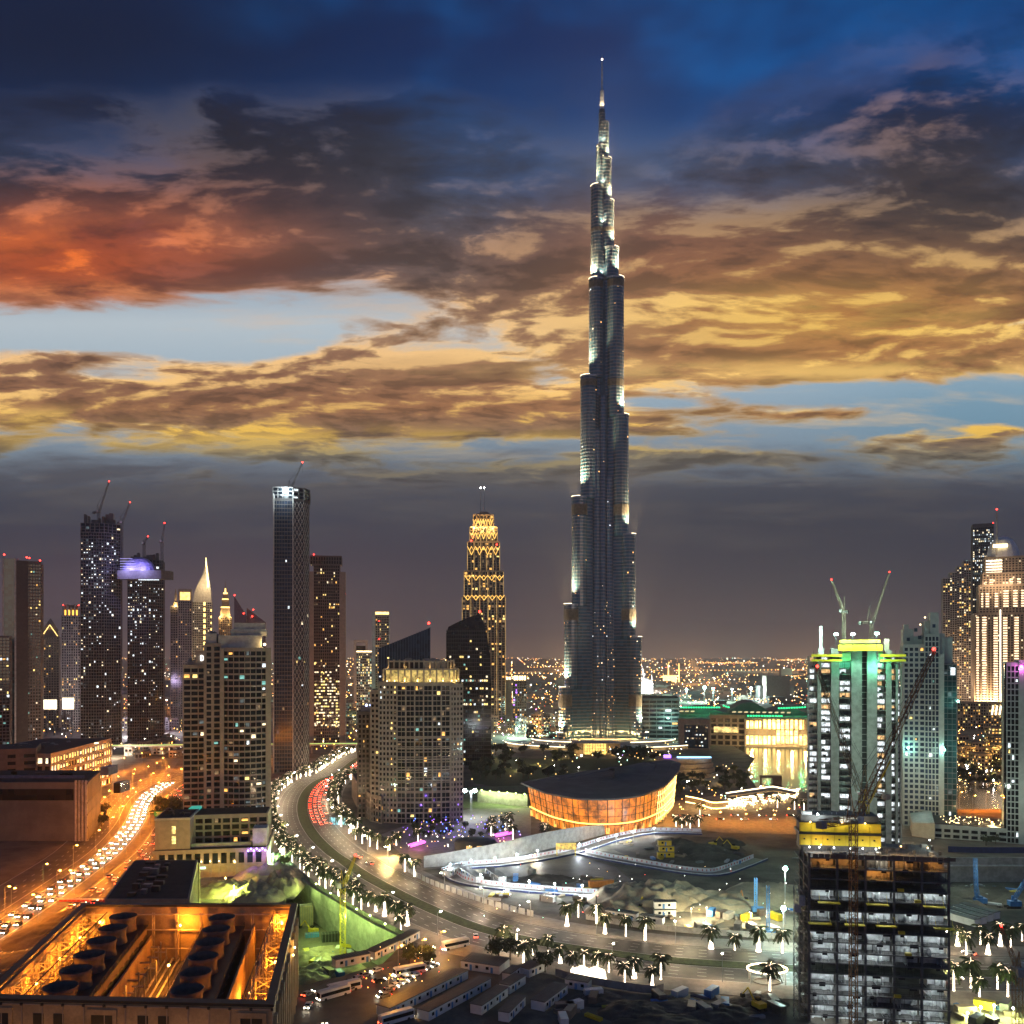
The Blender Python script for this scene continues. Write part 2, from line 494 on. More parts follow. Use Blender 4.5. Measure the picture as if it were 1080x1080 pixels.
def block(root, poly, z0, z1, fh=3.4, bay=3.4, mg=None, mf=None, pier=.6, pp=.42, slab=.7, sp=.27, lit=.08, pal=RES, indiv=False,
          ms=None, roof=1.0, row_lit=0.0, piers=True, glass='glazing', z_lit=None, edges=None, seed=0, budget=None):
    """a storeyed volume: glazing core, floor bands, piers, lit windows set just proud of the glass"""
    rnd = random.Random(seed + int(z1 * 10) + len(poly))
    mg = mg or m_glass; mf = mf or m_beige; ms = ms or mf
    MB().prism(poly, z0, z1).build(glass, mg, root)
    nf = max(1, int(round((z1 - z0) / fh))); fh = (z1 - z0) / nf
    if slab:
        b = MB(); pl = offset(poly, sp)
        for i in range(nf + 1):
            z = z0 + i * fh
            b.prism(pl, max(z0, z - slab / 2) + (.004 if i == 0 else 0), z + slab / 2 + (roof if i == nf else 0))
        b.build('floor_bands', ms, root)
        if roof > .5: MB().prism(offset(poly, -.5), z1 + slab / 2 + roof + .004, z1 + slab / 2 + roof + .06).build('roof', m_roof, root)
    b = MB(); wb = {}; cand = []
    rw = Matrix.Rotation(root.rotation_euler.z, 2)
    for i in range(len(poly)):
        p, q = Vector(poly[i][:2]), Vector(poly[(i + 1) % len(poly)][:2]); d = q - p; L = d.length
        if L < .3: continue
        d /= L; nrm = Vector((d.y, -d.x)); n = max(1, int(round(L / bay))); w = L / n
        T0 = Matrix(((d.x, nrm.x, 0, p.x), (d.y, nrm.y, 0, p.y), (0, 0, 1, 0), (0, 0, 0, 1)))
        if piers:
            for j in range(n):
                b.box(w * j - pier / 2, -.2, z0, w * j + pier / 2, pp, z1 + roof * .6, 0, T0)
        wc = rw @ (p + q) * .5 + Vector(root.location[:2])
        if (rw @ nrm).dot(-wc) < 0: continue
        if edges is not None and i not in edges: continue
        for f in range(nf):
            zz = z0 + (f + .5) * fh
            if z_lit and not (z_lit[0] < zz < z_lit[1]): continue
            pr = lit * (3.5 if rnd.random() < .12 else .85); pr = .8 if rnd.random() < row_lit else pr
            for j in range(n):
                if rnd.random() < pr:
                    m = rnd.choice(pal)
                    c = T0 @ Vector((w * (j + .5), .03, zz)); ww = max(.4, w - pier - .25) * rnd.choice((1, 1, .8, .55)); hh = max(.5, (fh - slab - .3)) * rnd.choice((1, 1, .8, .6)); c = c + T0.to_3x3() @ Vector((rnd.uniform(-.12, .12) * w, 0, rnd.uniform(-.1, .1)))
                    cand.append((m, c, math.atan2(d.y, d.x), ww, hh))
    if piers and b.f:
        if len(b.f) <= 72:
            for q in range(len(b.f) // 6): MB().add(b.v[q * 8:q * 8 + 8], [tuple(i - q * 8 for i in f) for f in b.f[q * 6:q * 6 + 6]]).build('pier', mf, root)
        else: b.build('piers', mf, root)
    rnd.shuffle(cand)
    bud = budget if budget is not None else [100]
    cand.sort(key=lambda t: t[0] in (w_dim, w_dimc))
    for m, c, a, ww, hh in cand:
        if indiv and bud[0] > 0:
            bud[0] -= 1
            o = bpy.data.objects.new('window', pane(m)); COL.objects.link(o); o.parent = root
            o.location = c; o.rotation_euler = (0, 0, a); o.scale = (ww, 1, hh)
        else:
            T = Matrix.Translation(c) @ Matrix.Rotation(a, 4, 'Z')
            wb.setdefault('x', (MB(), pal))[0].box(-ww / 2, -.05, -hh / 2, ww / 2, .05, hh / 2, pal.index(m), T)
    for mb, p in wb.values(): mb.build('lit_windows', p, root, stuff=True)
    return fh


def beacons(root, pts, r=.8):
    for p in pts:
        MB().tube((p[0], p[1], p[2] - 2), p, .12, .12, 4, 0).ball(p, r, 1).build('aviation_light', [m_dark, e_red], root)


def roof_kit(root, x0, y0, x1, y1, z, n=6, seed=1, hmax=3.0, m=None):
    """plant on a roof: housings, ducts and pipes"""
    r = random.Random(seed); b = MB()
    for _ in range(n):
        w = r.uniform(1.2, min(6, (x1 - x0) * .3)); dd = r.uniform(1.2, min(5, (y1 - y0) * .35)); h = r.uniform(.8, hmax)
        x = r.uniform(x0, x1 - w); y = r.uniform(y0, y1 - dd)
        b.box(x, y, z + r.uniform(-.02, .01), x + w, y + dd, z + h)
        b.box(x + w * .2, y + dd * .2, z + h - .05, x + w * .8, y + dd * .8, z + h + .35)
        b.build('roof_unit', m or m_conc, root); b = MB()
    for _ in range(max(1, n // 3)):
        x = r.uniform(x0, x1); y = r.uniform(y0, y1 - 1)
        b.tube((x, y, z + .5), (min(x1, x + r.uniform(3, 9)), y, z + .5), .25, .25, 6); b.build('roof_duct', m_steel, root); b = MB()

# ================================================================== GROUND, ROADS, WATER
def smooth_line(pts, step=6.0):
    pts = [Vector((p[0], p[1])) for p in pts]; P = [pts[0] * 2 - pts[1]] + pts + [pts[-1] * 2 - pts[-2]]; out = []
    for i in range(1, len(P) - 2):
        a, b, c, d = P[i - 1:i + 3]; n = max(2, int((c - b).length / step))
        for j in range(n):
            t = j / n
            out.append(.5 * (2 * b + (c - a) * t + (2 * a - 5 * b + 4 * c - d) * t * t + (3 * b - a - 3 * c + d) * t ** 3))
    return out + [pts[-1]]


class Line:
    def __init__(s, pts, step=6.0):
        s.p = smooth_line(pts, step); s.t = []
        for i in range(len(s.p)):
            s.t.append((s.p[min(i + 1, len(s.p) - 1)] - s.p[max(0, i - 1)]).normalized())
        s.s = [0.0]
        for a, b in zip(s.p, s.p[1:]): s.s.append(s.s[-1] + (b - a).length)
        s.len = s.s[-1]

    def side(s, o): return [p + Vector((-t.y, t.x)) * o for p, t in zip(s.p, s.t)]

    def at(s, d, o=0.0):
        d = max(0, min(s.len - 1e-4, d)); i = max(j for j in range(len(s.s)) if s.s[j] <= d); i = min(i, len(s.p) - 2)
        f = (d - s.s[i]) / (s.s[i + 1] - s.s[i]); t = s.t[i].lerp(s.t[i + 1], f).normalized(); p = s.p[i].lerp(s.p[i + 1], f)
        return p + Vector((-t.y, t.x)) * o, math.atan2(t.y, t.x)

    def ribbon(s, o0, o1, z, mb=None, m=0, z0=None):
        mb = mb or MB(); a, b = s.side(o0), s.side(o1)
        for i in range(len(a) - 1):
            mb.quad((*a[i], z), (*a[i + 1], z), (*b[i + 1], z), (*b[i], z), m)
            if z0 is not None:
                mb.quad((*a[i], z0), (*a[i + 1], z0), (*a[i + 1], z), (*a[i], z), m)
                mb.quad((*b[i + 1], z0), (*b[i], z0), (*b[i], z), (*b[i + 1], z), m)
        return mb

    def dashes(s, o, w, ln, gap, z, mb, d0=0.0, d1=None):
        d = d0
        while d < (d1 or s.len) - ln:
            (a, ta), (b, tb) = s.at(d, o), s.at(d + ln, o)
            na = Vector((-math.sin(ta), math.cos(ta))) * w / 2; nb = Vector((-math.sin(tb), math.cos(tb))) * w / 2
            mb.quad((*(a - na), z), (*(b - nb), z), (*(b + nb), z), (*(a + na), z)); d += ln + gap


PIT_L = -15.0; PIT_R = -12.7
pit_l = GL((303, 912), (330, 937), (391, 974), (428, 992), (398, 1022), (312, 1040), (309, 1000), (300, 955))
pit_r = [Vector((150, 491, 0)), Vector((360, 491, 0)), Vector((360, 391, 0)), Vector((150, 391, 0))]
outer = [Vector((-14000, -600, 0)), Vector((14000, -600, 0)), Vector((14000, 24000, 0)), Vector((-14000, 24000, 0))]
loops = [outer, [p.copy() for p in pit_l], [p.copy() for p in pit_r]]
g = MB(); allv = [q for l in loops for q in l]
g.add(allv, [tuple(t) for t in tessellate_polygon(loops)])
for loop, zf in ((pit_l, PIT_L), (pit_r, PIT_R)):
    n = len(loop)
    g.add([(q.x, q.y, zf) for q in loop], [tuple(range(n))])
    for i in range(n):
        a, b = loop[i], loop[(i + 1) % n]
        g.quad((a.x, a.y, 0), (b.x, b.y, 0), (b.x, b.y, zf), (a.x, a.y, zf))
ground = struct('ground', g, m_soil)

boul = Line(GL((402, 789), (378, 800), (356, 816), (337, 823), (325, 833), (319, 847), (321, 864), (331, 881), (348, 898), (364, 909), (383, 922), (410, 937), (444, 954), (500, 977),
               (560, 992), (620, 1002), (700, 1012), (780, 1018), (850, 1022), (950, 1025), (1080, 1027), (1250, 1027)))
r = boul.ribbon(3.4, 17.5, .03); boul.ribbon(-17.5, -3.4, .03, r)
struct('boulevard', r, m_asph)
mk = MB()
for o in (6.9, 10.4, 13.9, -6.9, -10.4, -13.9): boul.dashes(o, .22, 3, 6, .036, mk)
for o in (3.8, 17.1, -3.8, -17.1): boul.dashes(o, .18, 8, .05, .036, mk)
struct('road_markings', mk, m_white)
med = boul.ribbon(-3.2, 3.2, .16, None, 0, 0.0)
o = med.build('median_grass', m_grass); o['kind'] = 'stuff'
sw = boul.ribbon(17.6, 29, .15, None, 0, 0.0); boul.ribbon(-30, -17.6, .15, sw, 0, 0.0)
struct('pavement', sw, m_pave)

high = Line(GL((-90, 1040), (0, 986), (42, 958), (92, 922), (125, 896), (147, 868), (155, 848), (168, 834), (200, 819), (250, 808), (330, 800)))
hw = high.ribbon(-31, 34, .025)
struct('highway', hw, m_asph)
mk = MB()
for o in (-23, -19, -15, 1, 5, 18, 22, 26): high.dashes(o, .28, 4, 7, .033, mk)
for o in (-30.6, -11, -3, 9.5, 14.5, 33.6): high.dashes(o, .25, 8, .05, .033, mk)
struct('highway_markings', mk, m_white)
struct('highway_median', high.ribbon(-9.6, -4.6, .18, None, 0, 0.0), m_concd)
struct('highway_verge', high.ribbon(10.2, 13.8, .16, None, 0, 0.0), m_concd)
# frontage roads and sandy verges beside it
ap = MB(); ap.add(GL((-80, 1010), (-60, 962), (40, 925), (104, 890), (104, 806), (140, 797), (190, 800), (176, 822), (150, 845), (140, 866), (118, 892), (86, 918), (36, 952), z=.012), [tuple(range(13))])
struct('frontage_road', ap, m_asph)
# far expressway, lit orange, beyond the towers
far = Line([(-1500, 1650), (-900, 1600), (-500, 1560), (-250, 1480), (0, 1560), (300, 1800), (900, 2300)], 40)
struct('far_expressway', far.ribbon(-30, 30, .03), m_asph)
cross = Line(GL((300, 760), (350, 772), (420, 780), (520, 792), (560, 788), (600, 776)), 20)
struct('far_street', cross.ribbon(-12, 12, .02), m_asph)
# bottom street that leaves the junction and bends away to the left
acc = Line(GL((478, 974), (492, 985), (490, 997), (470, 1008), (430, 1020), (385, 1034), (350, 1050), (335, 1066), (330, 1090), (326, 1140)), 3)
struct('side_street', acc.ribbon(-9, 9, .02), m_asph)
park = MB(); park.add(GL((345, 1060), (420, 1028), (470, 1012), (505, 1003), (500, 1018), (440, 1045), (400, 1062), (392, 1100), (340, 1100), z=.015), [tuple(range(9))])
struct('car_park', park, m_asph)
ps = Line(GL((470, 903), (520, 940), (585, 962), (650, 975), (740, 985)), 6)
# plazas
pl = MB(); pl.add(GL((402, 880), (440, 866), (500, 852), (560, 850), (560, 880), (640, 884), (700, 868), (740, 868), (700, 876), (600, 897), (525, 910), (440, 918), z=.02), [tuple(range(12))])
struct('plaza', pl, m_pave)
pl2 = MB(); pl2.add(GL((700, 870), (706, 846), (760, 838), (850, 842), (1000, 862), (1000, 884), (760, 878), z=.018), [tuple(range(7))])
struct('waterfront_plaza', pl2, M("warm_paving", (.26, .2, .14), .8))
gr = MB(); gr.add(GL((490, 795), (560, 800), (690, 800), (720, 812), (700, 832), (560, 836), (500, 826), z=.014), [tuple(range(7))])
o = gr.build('park_lawn', m_grass); o['kind'] = 'stuff'
# the lake
mw = bpy.data.materials.new("lake_water"); mw.use_nodes = True; X.tree = mw.node_tree
b = mw.node_tree.nodes['Principled BSDF']; b.inputs['Base Color'].default_value = (.02, .03, .03, 1); b.inputs['Roughness'].default_value = .2
b.inputs['IOR'].default_value = 1.6
co = mw.node_tree.nodes.new('ShaderNodeTexCoord'); bn = mw.node_tree.nodes.new('ShaderNodeBump'); bn.inputs['Strength'].default_value = .35
mw.node_tree.links.new(noise(X(co.outputs['Object']), .35, 4, .6).k, bn.inputs['Height']); mw.node_tree.links.new(bn.outputs[0], b.inputs['Normal'])
lk = MB(); lk.add(GL((772, 786), (860, 786), (905, 800), (960, 826), (1090, 826), (1130, 838), (1130, 852), (1000, 854), (900, 838), (800, 833), (786, 815), (796, 800), z=.03), [tuple(range(12))])
struct('lake', lk, mw)
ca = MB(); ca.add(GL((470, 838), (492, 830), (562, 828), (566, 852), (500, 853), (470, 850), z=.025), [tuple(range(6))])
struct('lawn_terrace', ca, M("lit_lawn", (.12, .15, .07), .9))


def mound(cx, cy, rx, ry, h, seed, m=m_sand, n=34, z=0.0, rot=0.0, name='sand_mound', rough=.35):
    from mathutils import noise as mn
    b = MB(); vs = []
    for j in range(n + 1):
        for i in range(n + 1):
            u, v = i / n * 2 - 1, j / n * 2 - 1
            e = max(0, 1 - (u * u + v * v)); q = Vector((u * 2.2 + seed * 7.3, v * 2.2, seed))
            f = mn.fractal(q * 1.5, .8, 2.1, 6) * rough * 1.2 + abs(mn.noise(q * 2.3)) * rough * .8
            zz = h * (e ** .8) * (.75 + f) - .3 * (1 - min(1, e * 8))
            x, y = u * rx, v * ry; c, s_ = math.cos(rot), math.sin(rot)
            vs.append((cx + x * c - y * s_, cy + x * s_ + y * c, z + zz))
    b.add(vs, [(j * (n + 1) + i, j * (n + 1) + i + 1, (j + 1) * (n + 1) + i + 1, (j + 1) * (n + 1) + i) for j in range(n) for i in range(n)])
    return struct(name, b, m, True)


# construction site in the middle: graded soil, spoil heaps, an excavation of darker earth
m_site = M("graded_soil", (.135, .115, .085), .95, var=.5, scale=.05, bump=.5, fine=.4)
m_exc = M("dark_earth", (.085, .07, .054), .95, var=.5, scale=.08, bump=.6, fine=.4)
si = MB(); si.add(GL((450, 925), (560, 912), (640, 890), (720, 878), (848, 880), (848, 985), (740, 982), (640, 966), (560, 955), (490, 938), z=.008), [tuple(range(10))])
struct('site_ground', si, m_site)
ex = MB(); ex.add(GL((640, 893), (700, 880), (770, 884), (790, 900), (770, 915), (720, 914), (660, 902), z=.016), [tuple(range(7))])
struct('excavation_floor', ex, m_exc)
ex = MB(); ex.add(GL((500, 922), (600, 900), (650, 915), (670, 932), (640, 938), (560, 932), z=.016), [tuple(range(6))])
struct('site_hardstanding', ex, M("wet_ground", (.09, .085, .075), .6, var=.5, scale=.05, fine=.4))
p = G(680, 950); mound(p.x, p.y, 26, 20, 9, 1)
p = G(710, 948); mound(p.x, p.y, 20, 16, 7, 2)
p = G(650, 962); mound(p.x, p.y, 14, 12, 5, 3)
p = G(760, 952); mound(p.x, p.y, 30, 18, 4, 4)
p = G(815, 945); mound(p.x, p.y, 22, 22, 5, 5)
for q, (a, c, rx, ry, h) in enumerate([(735, 897, 18, 14, 4), (752, 905, 16, 8, 3), (712, 890, 14, 10, 3), (765, 890, 12, 10, 3), (575, 928, 16, 8, 2.5)]):
    p = G(a, c); mound(p.x, p.y, rx, ry, h, 10 + q, m_exc)
# left pit: slopes and heaps under green work light
for q, (a, c, rx, ry, h) in enumerate([(238, 940, 16, 14, 7), (268, 948, 14, 16, 11), (284, 925, 18, 16, 9), (262, 915, 14, 12, 4), (296, 938, 10, 16, 12)]):
    p = G(a, c); mound(p.x, p.y, rx, ry, h * .7, 20 + q, m_sand)
for q, (a, c, rx, ry, h) in enumerate([(330, 1012, 12, 8, 4), (352, 1024, 14, 7, 4), (322, 1032, 10, 6, 3), (345, 1003, 9, 6, 2)]):
    p = G(a, c, PIT_L); mound(p.x, p.y, rx, ry, h, 30 + q, m_sand, 24, PIT_L)
for q, (a, c, rx, ry, h) in enumerate([(1030, 945, 26, 12, 5), (1085, 950, 22, 12, 4), (1010, 955, 14, 10, 4)]):
    p = G(a, c, PIT_R); mound(p.x, p.y, rx, ry, h, 40 + q, m_site, 24, PIT_R)
# bottom middle: waste ground with heaps
for q, (a, c, rx, ry, h) in enumerate([(670, 1068, 12, 9, 2.6), (720, 1062, 14, 8, 2), (760, 1070, 13, 9, 2.4), (630, 1055, 10, 6, 1.6), (800, 1058, 10, 7, 2), (700, 1080, 16, 8, 2)]):
    p = G(a, c); mound(p.x, p.y, rx, ry, h, 50 + q, m_exc, 26)
# roadside rubble beside the cooling plant
for q, (a, c, rx, ry, h) in enumerate([(40, 985, 10, 22, 1.6), (70, 968, 9, 16, 1.4), (10, 1020, 12, 20, 1.6)]):
    p = G(a, c); mound(p.x, p.y, rx, ry, h, 60 + q, m_exc, 24)

# ================================================================== THE SUPERTALL TOWER
BD = 1111.0; BX = gx(635, BD)
def bz(py): return gz(py, BD)
SCB = BD / F
burj = thing('skyscraper', 'tallest tower, a stepped dark glass spire with bright setback terraces and a needle mast', 'skyscraper', (BX, BD, 0))
m_bspan = M("tower_spandrel", (.25, .295, .36), .26, .65, var=.12)
m_bglass = GLASS("tower_glass", (.018, .065, .11), .12, .3, 4)
m_bmech = M("mechanical_louvre", (.085, .08, .075), .5, .5, var=.3, scale=.4)


def capsule(ux, uy, r, w, n=9):
    """a wing outline from the core out to a rounded nose, counter-clockwise"""
    nx, ny = -uy, ux; pts = []
    c = r - w / 2
    for i in range(n + 1):
        a = -math.pi / 2 + math.pi * i / n
        pts.append(Vector((ux * (c + math.cos(a) * w / 2) + nx * math.sin(a) * w / 2, uy * (c + math.cos(a) * w / 2) + ny * math.sin(a) * w / 2)))
    pts.append(Vector((nx * w / 2 - ux * 2, ny * w / 2 - uy * 2))); pts.append(Vector((-nx * w / 2 - ux * 2, -ny * w / 2 - uy * 2)))
    return pts


dl = Vector((-.93, -.37)); dr = Vector((.93, -.37)); db = Vector((0, 1.0))
kx = 1 / .93
# (wing, reach, width, top row): measured from the silhouette, each wing steps back as it rises
wings = {
    'l': (dl, [(56, 14.5, 772), (53, 15.5, 725), (46.5, 17, 639), (37, 18.5, 527), (26, 20, 400), (15.5, 18, 297), (13.2, 16, 199), (6.4, 10, 155)]),
    'r': (dr, [(53, 14.5, 772), (45.5, 15.8, 673), (38.5, 17.2, 566), (30.5, 18.7, 441), (25, 20.2, 297), (19, 17.6, 265), (13.5, 15, 215), (10.5, 12, 170), (7.6, 8.4, 131)]),
    'b': (db, [(50, 14.3, 735), (43, 15.6, 650), (36, 17.1, 590), (28, 18.6, 480), (22, 19.8, 345), (15, 16.5, 240), (9, 11, 185)]),
}
fh = 4.05
ROOMS = [EM('tower_room_amber', (1, .5, .14), 2.6, False, .7, .05), EM('tower_room_warm', (1, .8, .5), 2.6, False, .7, .05), EM('tower_room_white', (.85, .95, 1), 2.4, False, .7, .05), EM('tower_room_yellow', (1, .68, .25), 2.6, False, .7, .05), w_dim]
nl = 0
lights_b = []
for wk, (dv, tiers) in wings.items():
    core = MB(); bands = MB(); mull = MB(); mech = MB(); win = MB(); strips = []
    for ti, (reach, w, rowt) in enumerate(tiers):
        zt = bz(rowt); z0 = 0 if ti == 0 else bz(tiers[ti - 1][2]) - 1.0
        rr_ = reach * (kx if wk != 'b' else 1); R_ = w / 2; cc = Vector((dv.x, dv.y)) * (rr_ - R_)
        a0 = math.atan2(dv.y, dv.x); NN = 16
        outl = [cc + Vector((math.cos(a0 + 2 * math.pi * (i - 4) / NN), math.sin(a0 + 2 * math.pi * (i - 4) / NN))) * R_ for i in range(NN)]
        core.prism(outl, z0, zt)
        web = capsule(dv.x, dv.y, rr_ - R_ * .4, w * .62, 3); core.prism(web, z0, zt - .4)
        po = offset(outl, .34); pm = offset(outl, .5); wo_ = offset(web, .3)
        nf = int((zt - z0) / fh)
        for i in range(nf):
            z = zt - (i + 1) * fh + .2
            if z > z0: bands.prism(po, z, z + 1.25); bands.prism(wo_, z + .03, z + 1.28)
        bands.prism(offset(outl, .6), zt - .8, zt + 1.4)
        for j in range(-3, 12, 1):
            q = outl[j]
            if j % 2: mull.tube((q.x, q.y, z0 + 1), (q.x, q.y, zt - 1), .2, .2, 4)
        for (ma, mb_) in ((bz(545), bz(534)), (bz(655), bz(643)), (bz(744), bz(732)), (bz(410), bz(403)), (bz(306), bz(299)), (bz(247), bz(243))):
            if z0 + 3 < ma and mb_ < zt + 8 and ma < zt - 2: MB().prism(pm, ma, min(mb_, zt - .9)).build('mechanical_floor', m_bmech, burj)
        # scattered lit rooms
        dens = .11 if zt < bz(640) else .04
        for i in range(nf):
            for j in range(10):
                a, c = outl[j], outl[(j + 1) % len(outl)]; mid = (a + c) / 2; nrm = Vector(((c - a).y, -(c - a).x)).normalized()
                if nrm.y > .2: continue
                zz = z0 + (i + .5) * fh + .3
                pr = dens * (3.4 if zz < bz(735) else 1)
                if RND.random() < pr:
                    T = Matrix.Translation((mid.x + nrm.x * .12, mid.y + nrm.y * .12, zz)) @ Matrix.Rotation(math.atan2((c - a).y, (c - a).x), 4, 'Z')
                    ws = RND.uniform(.45, .9); win.box(-ws, -.1, -.8, ws, .1, .7, RND.choice((0, 0, 1, 2, 3, 4)), T)
        tip = Vector((dv.x, dv.y)) * reach * (kx if wk != 'b' else 1)
        if ti < len(tiers) - 1:
            strips.append((offset(capsule(dv.x, dv.y, reach * (kx if wk != 'b' else 1) + .5, w + .6), .2), zt, ti))
            nxt = tiers[ti + 1][0] * (kx if wk != 'b' else 1)
            lights_b.append((wk, dv, reach * (kx if wk != 'b' else 1), nxt, zt, ti, w))
    core.build('glazing', m_bglass, burj); bands.build('floor_bands', m_bspan, burj); mull.build('mullions', m_bspan, burj)
    win.build('lit_windows', ROOMS, burj, stuff=True)
    for pol, z, ti in strips:
        b = MB(); n = len(pol); q = offset(pol, -.9)
        for i in range(2, 8):
            a, c = pol[i], pol[i + 1]; a2, c2 = q[i], q[i + 1]
            b.prism([a, c, c2, a2], z + 1.45, z + 1.95)
        b.build('terrace_light', e_strip, burj)
for wk, dv, r0, r1, z, ti, w in lights_b:
    if wk == 'b': continue
    hgt = 1.0 if z < bz(400) else (.7 if z < bz(260) else .35)
    for sgn, fr in ((-.9, -.6), (.9, -.6), (0, 1.6)):
        nx = Vector((-dv.y, dv.x)) * sgn * w * .42
        p = Vector((dv.x, dv.y)) * (r0 + fr) + nx
        lamp('facade_flood', burj, (p.x, p.y, z + 2.4), (1, .70, .34), 1150000 * hgt, .6, 70, (-dv.x * .13, -dv.y * .13, 1))
# slender bays filling the notch between the two front wings
for (x_, y_, R_, top) in ((-7.5, -9, 5.2, 455), (7.5, -9, 5.0, 505), (0, -8.5, 4.6, 420), (-12, -6.5, 4.6, 560), (12, -6.5, 4.6, 610)):
    b = MB(); b.lathe([(R_, 0), (R_, bz(top))], 12, (x_, y_, 0)); b.build('glazing', m_bglass, burj)
    b = MB()
    for i in range(int(bz(top) / fh)): b.lathe([(R_ + .3, bz(top) - (i + 1) * fh), (R_ + .3, bz(top) - (i + 1) * fh + 1.4)], 12, (x_, y_, 0))
    b.build('floor_bands', m_bspan, burj)
    b = MB()
    for k in range(4, 9): a = -math.pi + k * math.pi / 6 - math.pi / 3; b.tube((x_ + math.cos(a) * R_, y_ + math.sin(a) * R_, 1), (x_ + math.cos(a) * R_, y_ + math.sin(a) * R_, bz(top)), .22, .22, 4)
    b.build('mullions', m_bspan, burj)
    win = MB()
    for i in range(int(bz(top) / fh)):
        if RND.random() < (.45 if i * fh < bz(735) else (.2 if i * fh < bz(640) else .035)):
            a = -math.pi / 2 + RND.uniform(-.7, .7); win.ball((x_ + math.cos(a) * (R_ + .2), y_ + math.sin(a) * (R_ + .2), i * fh + 2.2), RND.uniform(.35, .75), RND.choice((0, 1, 2, 3)), 5)
    win.build('lit_windows', ROOMS[:4], burj, stuff=True)
for a_ in (-34, -20, -6, 8, 22, 36): lamp('base_light', burj, (a_, -34 + abs(a_) * .2, 14), (1, .62, .22), 11000, .8)
# core, upper shaft and needle
cz = bz(131)
b = MB(); b.lathe([(11, 0), (11, bz(420)), (9, bz(418)), (9, bz(300)), (6.6, bz(298)), (6.6, bz(200)), (5.0, bz(198)), (5.0, bz(155)), (4.0, bz(153)), (3.6, bz(116))], 14)
b.build('core', m_bglass, burj)
b = MB()
for i in range(int((bz(116) - bz(230)) / 3.6)):
    z = bz(230) + i * 3.6; rr = 6.9 if z < bz(200) else (5.3 if z < bz(155) else 4.3)
    b.lathe([(rr, z), (rr, z + .9)], 14)
b.build('floor_bands', m_bspan, burj)
b = MB(); b.lathe([(2.6, bz(117)), (2.3, bz(96)), (1.2, bz(94)), (.95, bz(70)), (.7, bz(61)), (.2, bz(57))], 8); b.build('spire', M("spire_steel", (.5, .5, .48), .3, .7), burj)
for z, rr in ((bz(116), 3.4), (bz(154), 5.6), (bz(198), 7.4), (bz(240), 9), (bz(294), 10.5)):
    for a in (200, 270, 340):
        q = Vector((math.cos(rad(a)) * (rr + 2.2), math.sin(rad(a)) * (rr + 2.2)))
        lamp('facade_flood', burj, (q.x, q.y, z + .5), (1, .76, .44), 60000, .5, 80, (-q.x * .03, -q.y * .03, 1))
MB().ball((0, -.8, bz(63)), 1.1, 0, 8).build('beacon', EM("spire_beacon", (1, .75, .65), 12, False), burj)
# podium: curved terraces edged with light, and a glowing entrance pavilion
pod = thing('podium', 'low curved terraces edged with light strips at the foot of the tallest tower', 'podium', (BX, 0, 0))
def arc_strip(cy, rx, ry, a0, a1, z0, z1, th, n=20):
    return [(Vector((math.cos(rad(a0 + (a1 - a0) * i / n)) * rx, cy + math.sin(rad(a0 + (a1 - a0) * i / n)) * ry))) for i in range(n + 1)]
for (rx, ry, cy, h, nm) in ((86, 50, 1096, 9, 0), (118, 74, 1096, 5.5, 1)):
    b = MB(); pts = [Vector((math.cos(rad(a)) * rx, cy + math.sin(rad(a)) * ry)) for a in range(180, 361, 6)]
    b.prism(pts, 0, h); b.build('terrace', m_concl, pod)
    for s0, s1 in ((0, 12), (18, 30)):
        q = [p for p in pts[s0:s1 + 1]]; sb = MB(); gb = MB()
        for p0, p1 in zip(q, q[1:]):
            d = (p1 - p0).normalized(); o = Vector((d.y, -d.x))
            sb.prism([p0 + o * .05, p0 + o * .55, p1 + o * .55, p1 + o * .05], h - .7, h - .1)
            gb.prism([p0 + o * .04, p0 + o * .2, p1 + o * .2, p1 + o * .04], h * .25, h * .6)
        sb.build('light_strip', e_strip, pod); gb.build('glazed_front', EM("podium_glow", (1, .6, .2), .35, False, .9, .12), pod)
ent = thing('entrance_pavilion', 'glowing glass entrance pavilion before the foot of the tallest tower', 'pavilion', (gx(628, 1000), 1000, 0))
b = MB(); b.box(-12, 0, 0, 12, 22, 12); b.build('hall', EM("gold_glass", (1, .66, .16), 1.6, True, .5, .35), ent)
b = MB()
for i in range(9): b.box(-12.2 + i * 3 - .15, -.25, 0, -12.2 + i * 3 + .25, .2, 12)
for z in (3, 6.2, 9.2): b.box(-12.1, -.2, z, 12.1, .15, z + .3)
b.build('mullions', m_steel, ent)
b = MB()
b.prism([Vector((-28, -3)), Vector((28, -3)), Vector((22, 24)), Vector((-22, 24))], 12.02, 13); b.build('roof', m_concl, ent)
MB().prism([Vector((-27, -1)), Vector((-13, -1)), Vector((-13, 14)), Vector((-21, 20))], 0, 12).build('wing_wall', m_tan, ent); MB().prism([Vector((13, -1)), Vector((27, -1)), Vector((21, 20)), Vector((13, 14))], 0, 12).build('wing_wall', m_tan, ent)
for x in (-18, 18): lamp('wall_light', ent, (x, -9, 2), (1, .62, .22), 3500, .6)

# ================================================================== TOWERS OF THE SKYLINE
def site(name, label, px0, px1, d, dep, cat='tower', k=.8):
    """a building that turns its front towards the boulevard end of town; lx() gives its local x for a column of the view"""
    cx = gx((px0 + px1) / 2, d); rz = k * math.atan2(-cx, d)
    t = thing(name, label, cat, (cx, d, 0), rz)
    def lx(px):
        p = (px - 540) / F
        return (p * d - cx) / (math.cos(rz) - p * math.sin(rz))
    w = lx(px1) - lx(px0)
    return t, w, rect(lx(px0), 0, lx(px1), dep), lx


